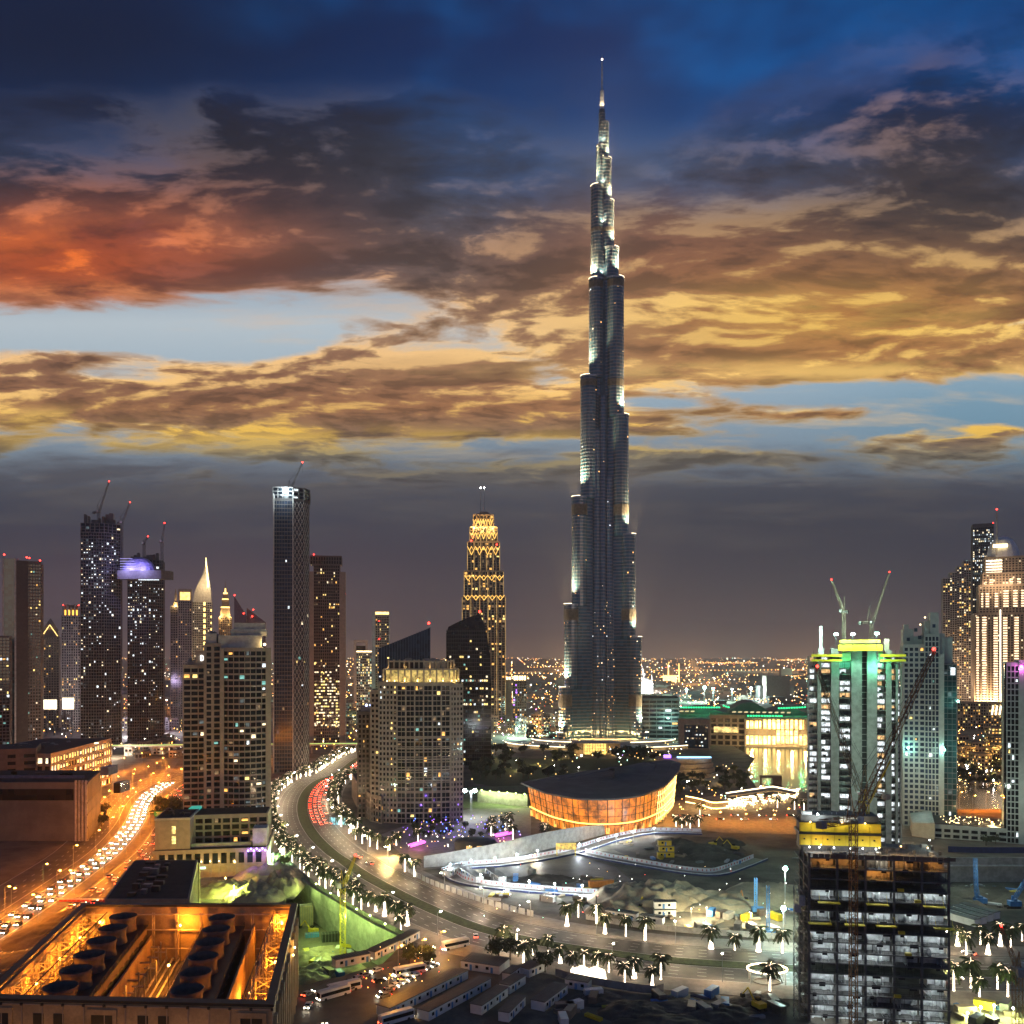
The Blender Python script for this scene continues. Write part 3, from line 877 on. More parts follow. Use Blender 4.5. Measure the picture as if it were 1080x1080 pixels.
# far left: dark tower with a glass edge
t, w, P, lx = site('office_tower', 'dark brown office tower with a teal glass edge at the far left of the view', -4, 43, 1000, 34)
zt = gz(594, 1000)
block(t, rect(lx(17), 0, lx(43), 30), 0, zt, 3.6, 2.6, m_glassw, m_beiged, .9, .42, 1.5, ms=m_concd, lit=.07, pal=RES, roof=2, seed=1)
b = MB(); b.box(lx(17) - 1, -.8, 0, lx(30), 20, zt + 3); b.build('solid_wall', M('dark_brown_panel', (.06, .045, .038), .6), t)
b = MB(); b.box(lx(4), 2, 0, lx(16), 26, zt + 5); b.build('glass_edge', m_glasst, t)
b = MB(); b.box(lx(3) - .8, 1.5, 0, lx(4), 26, zt + 6); b.box(lx(15.4), -1.2, 0, lx(17.2), 26, zt + 6); b.build('fins', m_concl, t)
beacons(t, [(lx(4), 3, zt + 9), (lx(28), 2, zt + 7), (lx(42), 2, zt + 4), (lx(30), 9, zt + 7)], .9)
t, w, P, lx = site('apartment_tower', 'dark slim apartment block cut by the left edge of the view', -20, 10, 900, 24)
block(t, P, 0, gz(672, 900), 3.3, 3, m_glass, m_concd, .5, .42, .8, lit=.14, pal=RES, seed=2)

# pair of pale stone towers
t, w, P, lx = site('stone_tower', 'pale stone tower with a pointed gabled crown', 43, 62, 1350, 26)
zt = gz(672, 1350); block(t, P, 0, zt, 3.8, 3.2, m_glassw, m_beige, 1.2, .42, 1.2, lit=.16, pal=AMB, seed=3)
b = MB(); b.prism([Vector((-w / 2 + 1, 1)), Vector((w / 2 - 1, 1)), Vector((w / 2 - 1, 22)), Vector((-w / 2 + 1, 22))], zt, gz(664, 1350), 0)
b.prism([Vector((-w / 2 + 2, 2)), Vector((w / 2 - 2, 2)), Vector((w / 2 - 2, 21)), Vector((-w / 2 + 2, 21))], gz(664, 1350), gz(652, 1350), 0, [Vector((-.5, 11)), Vector((.5, 11)), Vector((.5, 12)), Vector((-.5, 12))])
b.build('crown', m_beige, t)
b = MB(); b.tube((-w / 2 + 1.5, .8, zt + 1.5), (0, .8, gz(659, 1350)), .5, .5, 4); b.tube((w / 2 - 1.5, .8, zt + 1.5), (0, .8, gz(659, 1350)), .5, .5, 4); b.build('gable_light', e_gold, t)
t, w, P, lx = site('stone_tower', 'pale stone tower with an orange lit crown beside the dark construction tower', 65, 84.5, 1300, 26)
zt = gz(650, 1300); block(t, P, 0, zt, 3.8, 3, m_glassw, m_beige, 1.3, .42, 1.2, lit=.13, pal=AMB, seed=4)
b = MB()
for i in range(5): b.box(-w / 2 + 1 + i * (w - 4) / 4, .5, zt, -w / 2 + 3.2 + i * (w - 4) / 4, 6, gz(640, 1300) + (i % 2) * 4)
b.box(-w / 2 + 2, 4, zt, w / 2 - 2, 18, gz(638, 1300)); b.build('crown', m_tan, t)
b = MB()
for i in range(4): b.box(-w / 2 + 3.6 + i * (w - 4) / 4, 2, zt + 1.4, -w / 2 + 5.6 + i * (w - 4) / 4, 2.6, zt + 9)
b.build('crown_light', EM("orange_crown_light", (1, .42, .06), 3, False), t)
beacons(t, [(-w / 2 + 2, 1, zt + 16), (w / 2 - 2, 1, zt + 16)], .8)

# twin towers under construction, joined by a cantilevered sky bridge
for (a, c, d, ty, lab, sd) in ((85, 127, 1080, 562, 'taller unfinished twin tower with white site lights and a crane on its ragged top', 5),
                               (134.5, 172, 1100, 600, 'shorter unfinished twin tower under the purple lit sky bridge', 6)):
    t, w, P, lx = site('unfinished_tower', lab, a, c, d, 34, 'tower')
    ang = 6; P = [Vector((-w / 2, 2)), Vector((w * .1, -4)), Vector((w / 2, 6)), Vector((w / 2, 32)), Vector((-w / 2, 32))]
    zt = gz(ty, d)
    block(t, P, 0, zt, 3.7, 2.9, m_glass, m_concd, .5, .42, .9, lit=.035, pal=SITE, roof=.3, seed=sd, z_lit=(0, zt))
    block(t, offset(P, -.2), zt, zt + 11, 3.7, 5, m_glass, m_concd, .8, .42, .6, lit=.05, pal=SITE, roof=0, seed=sd + 50, glass='open_floors')
    P2 = offset(P, .2)
    rn = random.Random(sd); wb = MB(); A, B_, C_ = P[0], P[1], P[2]
    for (u, v, sh) in ((A, B_, .5), (B_, C_, .35)):
        dd = (v - u); L = dd.length; dd /= L; nn = Vector((dd.y, -dd.x))
        for f in range(int((zt - 12) / 3.7)):
            z = 8 + f * 3.7; up = z / zt
            p_ = (.55 if up > .72 else (.22 if up > .45 else .10)) * sh * 1.6
            if rn.random() < .25: p_ *= .2
            for j in range(int(L / 2.9)):
                if rn.random() < p_:
                    q = u + dd * (j + .5) * 2.9 + nn * .1; T = Matrix.Translation((q.x, q.y, z)) @ Matrix.Rotation(math.atan2(dd.y, dd.x), 4, 'Z')
                    s = rn.uniform(.35, .8); wb.box(-s, -.1, -s * .7, s, .1, s * .9, rn.choice((0, 0, 1, 2)), T)
    wb.build('site_lamps', [w_white, w_warm, w_dimc], t, stuff=True)
    b = MB(); x0 = -w / 2 + 3
    for i in range(9):
        h = rn.uniform(4, 16) if sd == 5 else rn.uniform(3, 10)
        b.box(x0 + i * (w - 8) / 9, 4 + rn.uniform(0, 6), zt + 11, x0 + i * (w - 8) / 9 + rn.uniform(2, 5), 20, zt + 11 + h)
    b.build('ragged_core', m_concd, t)
    if sd == 5: twinA = (t, zt + 16, d, w)
    else: twinB = (t, zt + 14, d, w)
t = thing('sky_bridge', 'purple lit cantilevered sky bridge between the unfinished twin towers', 'bridge', (gx(152, 1078), 1078, 0))
b = MB(); z0, z1 = gz(611, 1078), gz(602, 1078)
b.prism([Vector((gx(126, 1078) - t.location.x, -6)), Vector((gx(172, 1078) - t.location.x, -6)), Vector((gx(179, 1078) - t.location.x, 2)), Vector((gx(179, 1078) - t.location.x, 12)), Vector((gx(126, 1078) - t.location.x, 12))], z0, z1)
b.build('deck', m_concd, t)
b = MB(); hw_ = gx(158, 1078) - t.location.x; b.lathe([(20, 0), (19, 5), (16, 10), (11, 14), (5, 16), (1, 16.6)], 20, (-8, 4, z1), 0, 1, .5)
b.build('dome', M("violet_dome", (.22, .2, .4), .4), t)
b = MB()
for k in range(5): b.box(gx(129, 1078) - t.location.x, -6.5, z1 + 1.5 + k * 3, gx(150 - k * 2, 1078) - t.location.x, -6.2, z1 + 2.0 + k * 3)
b.build('violet_strips', EM("violet_strip", (.5, .45, 1), 1.2, True), t)
for x in (-18, 2): lamp('violet_flood', t, (x, -16, z1 + 2), (.45, .4, 1), 30000, 1)
b = MB(); b.box(-4, -6.6, z0 - 1.6, 20, -6.3, z0 - .6); b.build('soffit_light', w_white, t)

# distant crowned towers
t, w, P, lx = site('crowned_tower', 'purple grey tower with a small lit spire, left of the gold topped block', 180, 190, 1500, 22)
zt = gz(640, 1500); block(t, P, 0, zt, 4, 3.4, m_glassw, m_beige, 1.2, .42, 1.3, lit=.05, pal=AMB, seed=8)
b = MB(); b.lathe([(4.5, 0), (4.5, 8), (2.5, 9), (2, 20), (.4, 30)], 8, (0, 6, zt)); b.build('spire', m_tan, t)
lamp('crown_flood', t, (0, -2, zt + 3), (1, .7, .3), 12000, .6)
t, w, P, lx = site('crowned_tower', 'grey tower with a square gold lit crown frame', 188, 202, 1480, 24)
zt = gz(634, 1480); block(t, P, 0, zt, 4, 3.4, m_glassw, m_beige, 1.4, .42, 1.3, lit=.05, pal=AMB, seed=9)
b = MB(); b.box(-w / 2, 0, zt, -w / 2 + 2, 18, gz(622, 1480)); b.box(w / 2 - 2, 0, zt, w / 2, 18, gz(622, 1480)); b.box(-w / 2 - .1, -.1, gz(623.5, 1480), w / 2 + .1, 18.1, gz(621, 1480)); b.build('crown_frame', m_tan, t)
b = MB(); b.box(-w / 2 + 2.5, 4, zt + 1, w / 2 - 2.5, 4.6, gz(624.4, 1480)); b.build('crown_light', EM("orange_gold_light", (1, .6, .16), 2.4, False, .5, .2), t)
t, w, P, lx = site('sail_tower', 'blade topped tower with gold light running up its curved sail', 203, 223, 1600, 30)
z0 = gz(635, 1600)
block(t, P, 0, z0, 4, 3.2, m_glass, m_concl, .9, .42, 1.3, lit=.08, pal=[w_warm, w_dim], seed=10)
b = MB(); pr = [(0, lx(203.5)), (14, lx(204.5)), (26, lx(207)), (38, lx(211)), (52, lx(214.5)), (64, lx(216.2)), (78, lx(217))]; rr = [lx(222.5), lx(222.5), lx(222), lx(221), lx(219.8), lx(218.6), lx(217.6)]
for y in (0, 18): pass
for i in range(6):
    b.prism([Vector((pr[i][1], 0)), Vector((rr[i], 0)), Vector((rr[i], 16)), Vector((pr[i][1], 16))], z0 + pr[i][0], z0 + pr[i + 1][0] + .01, 0, [Vector((pr[i + 1][1], .3)), Vector((rr[i + 1], .3)), Vector((rr[i + 1], 15.7)), Vector((pr[i + 1][1], 15.7))])
b.build('sail', m_concl, t)
b = MB()
for i in range(2, 6): b.tube((rr[i] - 1.6 - (5 - i) * .7, -.6, z0 + pr[i][0]), (rr[i + 1] - 1.2 - (4 - i) * .6, -.6, z0 + pr[i + 1][0]), 2.3 - i * .25, 2.0 - i * .25, 6)
b.build('sail_light', EM("sail_gold", (1, .72, .28), 5, True, .3, .1), t)
b = MB()
for i in range(16): b.box(lx(222.2), -.7, 20 + i * 11, lx(223.2), -.2, 24 + i * 11)
for i in range(10): b.box(lx(214.6), -.7, z0 - 96 + i * 10, lx(216.6), -.2, z0 - 90 + i * 10)
b.build('edge_lights', e_gold, t)
lamp('glow', t, (lx(219), -20, z0 + 30), (1, .7, .35), 60000, 2)
t, w, P, lx = site('spire_tower', 'small art deco tower stepping up to a gold lit needle', 231, 244, 1750, 22)
zt = gz(651, 1750); block(t, P, 0, zt, 4, 3.2, m_glassw, m_tan, 1.2, .42, 1.3, lit=.2, pal=AMB, seed=11)
b = MB(); zz = zt
for k, (hw_, h) in enumerate(((8.5, 20), (6.4, 16), (4.2, 12), (2.4, 9))):
    b.box(-hw_, 10 - hw_, zz, hw_, 10 + hw_, zz + h); zz += h
b.tube((0, 10, zz), (0, 10, zz + 16), .8, .2, 6); b.build('stepped_crown', m_tan, t)
b = MB(); b.box(-8, 1.1, zt + 18, 8, 1.5, zt + 20.4); b.box(-6, 3.2, zt + 34, 6, 3.5, zt + 36); b.box(-4, 5.4, zt + 45, 4, 5.7, zt + 48); b.box(-1.2, 7.2, zt + 48, 1.2, 7.5, zt + 56); b.build('crown_light', e_gold, t)
for x in (-10, 10): lamp('crown_flood', t, (x, -4, zt + 3), (1, .65, .25), 26000, .8)
t, w, P, lx = site('slant_roofed_tower', 'pair of purple slanted roof blades with red beacons behind the tower with the letter D', 246, 282, 1300, 26)
b = MB(); y0 = 0
b.prism([Vector((lx(247), 0)), Vector((lx(260), 0)), Vector((lx(260), 20)), Vector((lx(247), 20))], 0, [gz(629, 1300), gz(650, 1300), gz(650, 1300), gz(629, 1300)])
b.build('left_blade', M("plum_cladding", (.10, .06, .08), .5), t)
b = MB(); b.prism([Vector((lx(260.2), 2)), Vector((lx(280), 2)), Vector((lx(280), 22)), Vector((lx(260.2), 22))], 0, [gz(641, 1300), gz(656, 1300), gz(656, 1300), gz(641, 1300)])
b.build('right_blade', M("plum_panel", (.12, .075, .085), .5), t)
beacons(t, [(lx(247.5), 0, gz(628, 1300)), (lx(257), 0, gz(647, 1300)), (lx(267), 1, gz(643, 1300)), (lx(266), -1, gz(650, 1300))], 1.0)

# tall tower with the diagonal lattice side and a floodlit crane
D0 = 845
t, w, P, lx = site('lattice_tower', 'very tall slim tower with a diagonal lattice side and a white floodlight on top', 288.5, 326, D0, 34)
zt = gz(528, D0)
P = [Vector((lx(288.5), 2)), Vector((lx(309), 0)), Vector((lx(320), 4)), Vector((lx(325), 12)), Vector((lx(325), 30)), Vector((lx(288.5), 30))]
block(t, P, 0, zt, 3.6, 2.6, m_glassb, m_concd, .35, .36, .8, lit=.015, pal=RES, roof=1, seed=12)
b = MB(); q0, q1 = Vector((lx(309.5), -.5)), Vector((lx(320.4), 3.4)); q2 = Vector((lx(325.6), 11.6))
for (a, c) in ((q0, q1), (q1, q2)):
    L = (c - a).length; n = 3
    for f in range(int(zt / 7.2)):
        for j in range(n):
            for sg in (0, 1):
                u, v = a.lerp(c, j / n), a.lerp(c, (j + 1) / n)
                if sg: u, v = v, u
                b.tube((u.x, u.y, f * 7.2), (v.x, v.y, f * 7.2 + 7.2), .34, .34, 4)
b.build('diagonal_lattice', m_concl, t)
b = MB(); b.box(lx(288), -.9, 0, lx(289.2), 8, zt + 6); b.box(lx(308.3), -.9, 0, lx(309.6), 1, zt + 10); b.build('fins', m_concl, t)
P3 = [q + Vector((0, .4)) for q in P]
block(t, offset(P3, .8), zt + 1.5, zt + 12, 3.5, 5, m_glass, m_concd, .9, .42, .9, lit=.1, pal=SITE, roof=.2, seed=13, glass='open_floors')
b = MB(); b.ball((lx(301), -1.6, zt + 9), 2.2, 0, 8); b.build('floodlight', e_cold, t)
lamp('flood', t, (lx(301), -5, zt + 9), (.8, .93, 1), 26000, 1.2)
lat_top = (gx(307, D0), D0 + 14, zt + 12)

# broad brown tower right of it
t, w, P, lx = site('bronze_tower', 'broad bronze tower with beige end walls and rows of lit offices low down', 324, 364, 1080, 36)
zt = gz(596, 1080)
block(t, rect(lx(331), 0, lx(358), 30), 0, zt, 3.7, 2.4, m_glassw, m_beiged, .8, .42, 1.1, lit=.10, pal=[w_amber, w_yel, w_dim, w_warm], roof=1, seed=14)
block(t, rect(lx(327), 3, lx(360), 27), zt + 1.2, gz(587, 1080), 3.7, 3, m_glassw, m_beiged, 1.1, .42, .8, lit=.0, seed=15, glass='crown_glazing')
b = MB(); b.box(lx(323.5), -1, 0, lx(331), 26, gz(603, 1080)); b.box(lx(358), -1, 0, lx(364.5), 26, gz(603, 1080)); b.build('end_walls', m_beige, t)
b = MB(); rn = random.Random(3)
for f in range(22):
    for j in range(12):
        if rn.random() < (.62 if f < 15 else .2):
            x = lx(331.5) + j * (lx(358) - lx(331)) / 12; z = 25 + f * 3.7
            b.box(x + .35, -.5, z, x + (lx(358) - lx(331)) / 12 - .1, -.43, z + 1.7, rn.choice((0, 0, 1, 2)))
b.build('lit_offices', [w_warm, w_yel, w_dim], t, stuff=True)
beacons(t, [(lx(331), 0, gz(585, 1080)), (lx(326), 0, gz(624, 1080)), (lx(364), 0, gz(626, 1080))], .7)

# slim towers by the expressway
t, w, P, lx = site('slab_tower', 'slim slab tower with a gold topped frame and a green lit foot', 392, 411, 1450, 24)
zt = gz(650, 1450); block(t, rect(lx(396), 0, lx(410), 20), 0, zt, 3.8, 3, m_glassw, m_beige, 1, .42, 1, lit=.1, pal=AMB, seed=16)
b = MB(); b.box(lx(392.5), -1.5, 0, lx(395.6), 20, gz(645, 1450)); b.box(lx(410), -1, 0, lx(411.2), 20, gz(645, 1450)); b.build('end_walls', m_concl, t)
b = MB(); b.box(lx(396), -.8, gz(648, 1450), lx(410), -.4, gz(645.4, 1450)); b.build('top_light', e_gold, t)
lamp('green_flood', t, (lx(394), -10, 8), (.45, 1, .6), 90000, 1.5); b = MB(); b.ball((lx(394), -5, 4), 3.5, 0, 8); b.build('green_flood', EM("green_glow", (.6, 1, .7), 12, False), t)
beacons(t, [(lx(400), 0, gz(655, 1450)), (lx(400), -1, gz(674, 1450))], 1)
t, w, P, lx = site('office_block', 'low office block with a bright cornice strip beside the slim slab tower', 376, 392, 1400, 26, 'building')
zt = gz(689, 1400); block(t, P, 0, zt, 4, 3, m_glassw, m_concl, .7, .42, 1.2, lit=.45, pal=OFF, seed=17)
b = MB(); b.box(-w / 2, -1, zt + 2, w / 2, -.5, zt + 3.6); b.build('cornice_light', e_goldw, t)
t, w, P, lx = site('portal_tower', 'pale portal shaped tower far behind the low office block', 373, 388, 1900, 24)
b = MB(); zt = gz(675, 1900); b.box(-w / 2, 0, 0, -w / 2 + 5, 22, zt); b.box(w / 2 - 5, 0, 0, w / 2, 22, zt); b.box(-w / 2 + 5, .3, zt - 6, w / 2 - 5, 21.7, zt); b.build('frame', m_concl, t)
b = MB(); b.box(-w / 2 + 5, 3, 0, w / 2 - 5, 18, zt - 12); b.build('glazing', m_glassw, t)

# blue wedge and dark curved tower
t, w, P, lx = site('wedge_tower', 'dark blue glass tower with a sharply slanted roof', 399.5, 453.5, 790, 34)
ztl, ztr = gz(684, 790), gz(662, 790)
b = MB(); b.prism(P, 0, [ztl, ztr, ztr, ztl]); b.build('glazing', m_glassb, t)
b = MB(); n = 19
for i in range(n + 1):
    x = -w / 2 + w * i / n; b.box(x - .16, -.5, 0, x + .16, .2, ztl + (ztr - ztl) * i / n + .4)
for i in range(9): b.box(w / 2 - .1, 34 * i / 8 - .16, 0, w / 2 + .4, 34 * i / 8 + .16, ztr + .4)
b.build('mullions', M("blue_metal", (.07, .10, .16), .4, .5), t)
b = MB(); rn = random.Random(5)
for _ in range(26):
    x = -w / 2 + w * (int(rn.uniform(0, n)) + .5) / n; z = rn.uniform(20, ztl - 6); b.box(x - .8, -.12, z, x + .8, .02, z + 1.3, rn.choice((0, 1)))
b.build('lit_windows', [w_yel, w_white], t, stuff=True)
beacons(t, [(w / 2 - 1, 1, ztr + 4)], 1.1)
t, w, P, lx = site('curved_glass_tower', 'dark glass tower with a curved shoulder and yellow lit office floors', 470, 518, 900, 40)
b = MB(); sec = [(470.5, 668), (473, 661), (485, 655), (497, 650), (506, 647.5), (510, 656), (514, 672), (517, 692), (518, 720)]
for (a, ya), (c, yc) in zip(sec, sec[1:]):
    b.prism([Vector((lx(a), 0)), Vector((lx(c), 0)), Vector((lx(c), 36)), Vector((lx(a), 36))], 0, [gz(ya, 900), gz(yc, 900), gz(yc, 900), gz(ya, 900)])
b.build('glazing', m_glassw, t)
b = MB()
for f in range(1, 36):
    z = f * 3.9
    if z > gz(664, 900): break
    xr = lx(518) if z < gz(720, 900) else (lx(517) if z < gz(694, 900) else lx(513))
    b.box(lx(470.5), -.3, z, xr, .2, z + .7)
for i in range(17):
    x = lx(471) + i * (lx(510) - lx(471)) / 16; b.box(x - .14, -.45, 0, x + .14, .1, gz(664, 900))
b.build('mullions', M("bronze_metal", (.07, .06, .05), .5, .4), t)
b = MB(); rn = random.Random(6)
for f in range(36):
    z = f * 3.9 + 1.1; fl = rn.choice((.05, .1, .15, .55 if 8 < f < 30 else .05))
    if z > gz(690, 900): fl = .03
    for j in range(22):
        x = lx(472) + j * 2
        if x > lx(513): break
        if rn.random() < fl: b.box(x, -.2, z, x + 1.7, -.1, z + 1.9, rn.choice((0, 0, 1, 2, 3, 4)))
b.build('lit_windows', [w_yel, w_warm, w_white, w_teal, w_dim], t, stuff=True)
beacons(t, [(lx(506), 1, gz(645, 900))], 1.2)

# gold crowned art deco tower
DD = 1450
t, w, P, lx = site('art_deco_tower', 'gold outlined art deco tower stepping up to a crown with two thin masts', 487.5, 533, DD, 50)
def z_(py): return gz(py, DD)
steps = [(487.5, 533, 630, 0), (489.5, 531, 603, 2), (493, 527, 572, 4), (495.5, 524.5, 556, 6), (499, 520.5, 543, 9)]
zb = 0
for i, (a, c, ty, yo) in enumerate(steps):
    block(t, rect(lx(a), yo, lx(c), 46 - yo), zb, z_(ty), 4, 5.6, m_glassw, m_tan, 1.5, .5, .5, lit=.13, pal=AMB, seed=20 + i, roof=2)
    zb = z_(ty) - 1
b = MB()
for (a, c, ty, yo) in steps[:4]:
    y0 = 690 if a < 488 else ty + 34
    n = 5
    for j in range(n + 1):
        x = lx(a) + (lx(c) - lx(a)) * j / n
        b.box(x - .5, yo - 1.2, z_(754) if a < 488 else z_(min(690, ty + 32)), x + .5, yo - .7, z_(ty))
b.build('gold_ribs', EM('rib_glow', (1, .60, .2), .5, False, .5, .1), t)
b = MB()
for (a, c, ty, yo, hh) in ((489, 532, 633, 0, 7), (489.5, 531, 612, 2, 7), (493, 527, 585, 4, 12), (495.5, 524.5, 568, 6, 9), (499, 520, 555, 9, 11)):
    n = 5 if hh < 10 else 4; x0, x1 = lx(a), lx(c); z0, z1 = z_(ty), z_(ty - hh * .75)
    for j in range(n):
        u, v = x0 + (x1 - x0) * j / n, x0 + (x1 - x0) * (j + 1) / n; m_ = (u + v) / 2
        if j == 0: b = MB()
        b.tube((u, yo - 1.6, z1), (m_, yo - 1.6, z0), .6, .6, 4); b.tube((m_, yo - 1.6, z0), (v, yo - 1.6, z1), .6, .6, 4)
        b.tube((m_, yo - 1.6, z1), ((u + m_) / 2, yo - 1.6, (z0 + z1) / 2), .5, .5, 4); b.tube((m_, yo - 1.6, z1), ((v + m_) / 2, yo - 1.6, (z0 + z1) / 2), .5, .5, 4)
        if j == n - 1: b.build('gold_chevrons', bpy.data.materials.get('chevron_gold') or EM("chevron_gold", (1, .56, .12), 2.0, True, .3, .1), t)
b = MB(); b.box(lx(503), 14, z_(544), lx(517), 34, z_(540)); b.box(lx(506), 16, z_(540), lx(515), 30, z_(538)); b.build('cap', m_tan, t)
b = MB()
for px in (506.8, 510.6): b.tube((lx(px), 20, z_(538)), (lx(px), 20, z_(513)), .7, .25, 6)
b.build('masts', m_galv, t)
b = MB()
for px in (506.8, 510.6): b.ball((lx(px), 20, z_(512)), 1.0, 0, 6)
b.build('mast_lights', e_white, t)
for px in (500, 510, 520): lamp('crown_flood', t, (lx(px), -2, z_(556)), (1, .58, .18), 32000, 1)
beacons(t, [(lx(497), 3, z_(572) + 3), (lx(524), 3, z_(574)), (lx(499), 5, z_(566))], 1.2)

# lit hotel block between that tower and the tallest one, low buildings round its foot
t, w, P, lx = site('hotel_block', 'brown hotel block with a gold lit crown and violet windows', 533, 556, 1500, 30, 'building')
zt = gz(716, 1500); block(t, rect(lx(541), 0, lx(555), 26), 0, zt, 4, 3.4, m_glassw, m_beiged, 1, .42, 1.2, lit=.2, pal=[w_amber, e_purp, w_white, w_dim], seed=30)
b = MB(); b.box(lx(533), 0, 0, lx(540), 20, zt); b.build('side_wing', m_beige, t)
b = MB()
for i in range(5): b.box(lx(542) + i * 4.2, -.8, zt - 2, lx(542) + i * 4.2 + 2.8, -.4, zt + 5)
for i in range(2): b.box(lx(534) + i * 4.6, -.6, zt - 1, lx(534) + i * 4.6 + 3, -.3, zt + 3)
b.build('crown_light', e_goldw, t)

# dark glass towers on the right, and the white lit hotel
t, w, P, lx = site('curved_crown_tower', 'pale tower with a sweeping curved top and gold lights up its face', 994.5, 1024, 1550, 34)
for k in range(4):
    a, c = 994.5 + k * 7.4, 994.5 + (k + 1) * 7.4
    block(t, rect(lx(a), k * .6, lx(c) + .02, 32), 0, gz(610 - k * 6, 1550), 3.9, 3.2, m_glassw, m_concl, .8, .42 + k * .03, 1.0, lit=.22 if k > 0 else .1, pal=[w_warm, w_amber, w_yel, w_dim], seed=40 + k, roof=1)
t, w, P, lx = site('slab_tower', 'dark narrow tower with white windows behind the domed white hotel', 1026, 1048, 1650, 34)
block(t, P, 0, gz(556, 1650), 3.9, 3.2, m_glass, m_concd, .9, .42, 1.1, lit=.34, pal=[w_white, w_warm, w_dimc], seed=45, roof=6, z_lit=(gz(640, 1650), gz(558, 1650)))
beacons(t, [(w / 2 - 1, 0, gz(552, 1650))], 1)
DA = 1400
t, w, P, lx = site('domed_hotel', 'floodlit stepped hotel tower with a dome and mast at the right edge', 1028, 1082, DA, 60, 'hotel')
def za(py): return gz(py, DA)
# the right half lies outside the frame: the mass is symmetric about column 1068
stp = [(1028, 1108, 648, 0), (1033, 1103, 618, 3), (1037, 1099, 605, 6), (1040, 1096, 588, 9)]
zb = 0
for i, (a, c, ty, yo) in enumerate(stp):
    block(t, rect(lx(a), yo, lx(c), 56 - yo), zb, za(ty), 3.8, 4.4, m_glassw, m_tan, 1.8, .5, 1.5, lit=.05, pal=[w_warm], seed=50 + i, roof=2); zb = za(ty) - 1
b = MB()
for (px, wd_, y0, y1, yo) in ((1031, 3, 648, 740, 0), (1038, 5, 648, 740, 0), (1050, 5, 648, 738, 0), (1060, 5, 648, 738, 0), (1072, 5, 648, 738, 0), (1041.5, 4, 622, 640, 3), (1051, 4, 622, 640, 3), (1061, 6, 620, 640, 3), (1071, 5, 620, 640, 3), (1079, 4, 620, 640, 3),
                           (1036, 2.4, 622, 640, 3), (1046, 4, 609, 617, 6), (1067, 4, 608, 617, 6), (1075, 4, 607, 617, 6), (1040, 2, 610, 617, 6)):
    k = int((y1 - y0) / 2.65)
    for j in range(k):
        z = za(y1) + j * 3.9; x = lx(px); b.box(x - wd_ * .55, yo - 1.2, z, x + wd_ * .6, yo - .75, z + 2.0)
b.build('lit_balconies', EM("balcony_light", (1, .70, .42), 2.4, True, .3, .3), t, stuff=True)
b = MB(); b.box(lx(1054.4), -1.8, za(738), lx(1055.6), -1.2, za(643)); b.build('centre_light', EM("pale_strip", (1, .84, .66), 4.5, True), t)
b = MB()
for k in range(5): b.box(lx(1040.5), 8 - .6, za(604) + k * 4.6, lx(1057.5), 8 - .2, za(604) + k * 4.6 + 2.2)
b.build('crown_strips', EM("crown_strip", (1, .8, .55), 3.5, True), t)
b = MB(); b.lathe([(20, 0), (19.5, 8), (17, 18), (12, 27), (6, 32), (1, 33.5)], 18, (lx(1060), 26, za(588) + 2), 0, 1.15, 1); b.build('dome', m_white, t)
b = MB(); b.box(lx(1047.6), 3.5, za(577), lx(1063), 4.4, za(573.5)); b.build('dome_light', e_goldw, t)
b = MB(); b.tube((lx(1052), 10, za(588)), (lx(1052), 10, za(538)), 1.7, 1.1, 6); b.build('mast', m_concl, t)
beacons(t, [(lx(1052), 9, za(536))], 1.3)
for px in (1034, 1046, 1056, 1068, 1080): lamp('facade_flood', t, (lx(px), -14, za(742)), (1, .66, .36), 110000, 2)
for px in (1046, 1062): lamp('facade_flood', t, (lx(px), -14, za(616)), (1, .68, .42), 36000, 2)
t, w, P, lx = site('hotel_wing', 'low hotel wing with gold windows and slanted light columns below the domed hotel', 1010, 1062, 1330, 30, 'building')
block(t, P, 0, gz(742, 1330), 4, 3.4, m_glassw, m_tan, 1.2, .42, 1.4, lit=.4, pal=AMB + [w_yel], seed=60)
b = MB()
for k in range(4): b.tube((lx(1046 + k * 4), -1.6, 22), (lx(1047.5 + k * 4), -1.6, gz(744, 1330)), 1.0, 1.0, 5)
b.build('light_columns', e_strip, t)

# ================================================================== MIDDLE-GROUND BUILDINGS
# residential tower with a letter D, left
D0 = 505
t, w, P, lx = site('apartment_tower', 'beige apartment tower with curved balconies and a white letter D on its shoulder', 192, 284, D0, 40, 'tower')
def zd(py): return gz(py, D0)
bud = [100]
block(t, rect(lx(192.5), 5, lx(216), 34), 0, zd(704), 3.25, 4.2, m_glass, m_beige, .5, .45, 1.05, lit=.07, indiv=True, seed=60, budget=[26], roof=1)
block(t, rect(lx(216), 2, lx(232), 36), 0, zd(681), 3.25, 5.0, m_glass, m_beige, 1.5, .45, 1.0, lit=.08, indiv=True, seed=61, budget=[18], roof=1)
x0, x1 = lx(235), lx(281.5)
arc = [Vector((x0 + (x1 - x0) * i / 8, 1 - 4.5 * math.sin(math.pi * i / 8))) for i in range(9)] + [Vector((x1, 36)), Vector((x0, 36))]
block(t, arc, 0, zd(686), 3.25, 3.2, m_glass, m_beige, .3, .40, 1.0, lit=.13, indiv=True, seed=62, budget=[56], pal=[w_yel, w_amber, w_teal, w_white, w_warm, w_dim, w_dimc, w_dim, w_dimc, w_dimc])
b = MB(); b.box(x0 - 1.6, -.6, 0, x0 + .7, 3, zd(684)); b.box(x1 - .7, -.6, 0, x1 + 2.2, 3, zd(683)); b.build('corner_piers', m_beige, t)
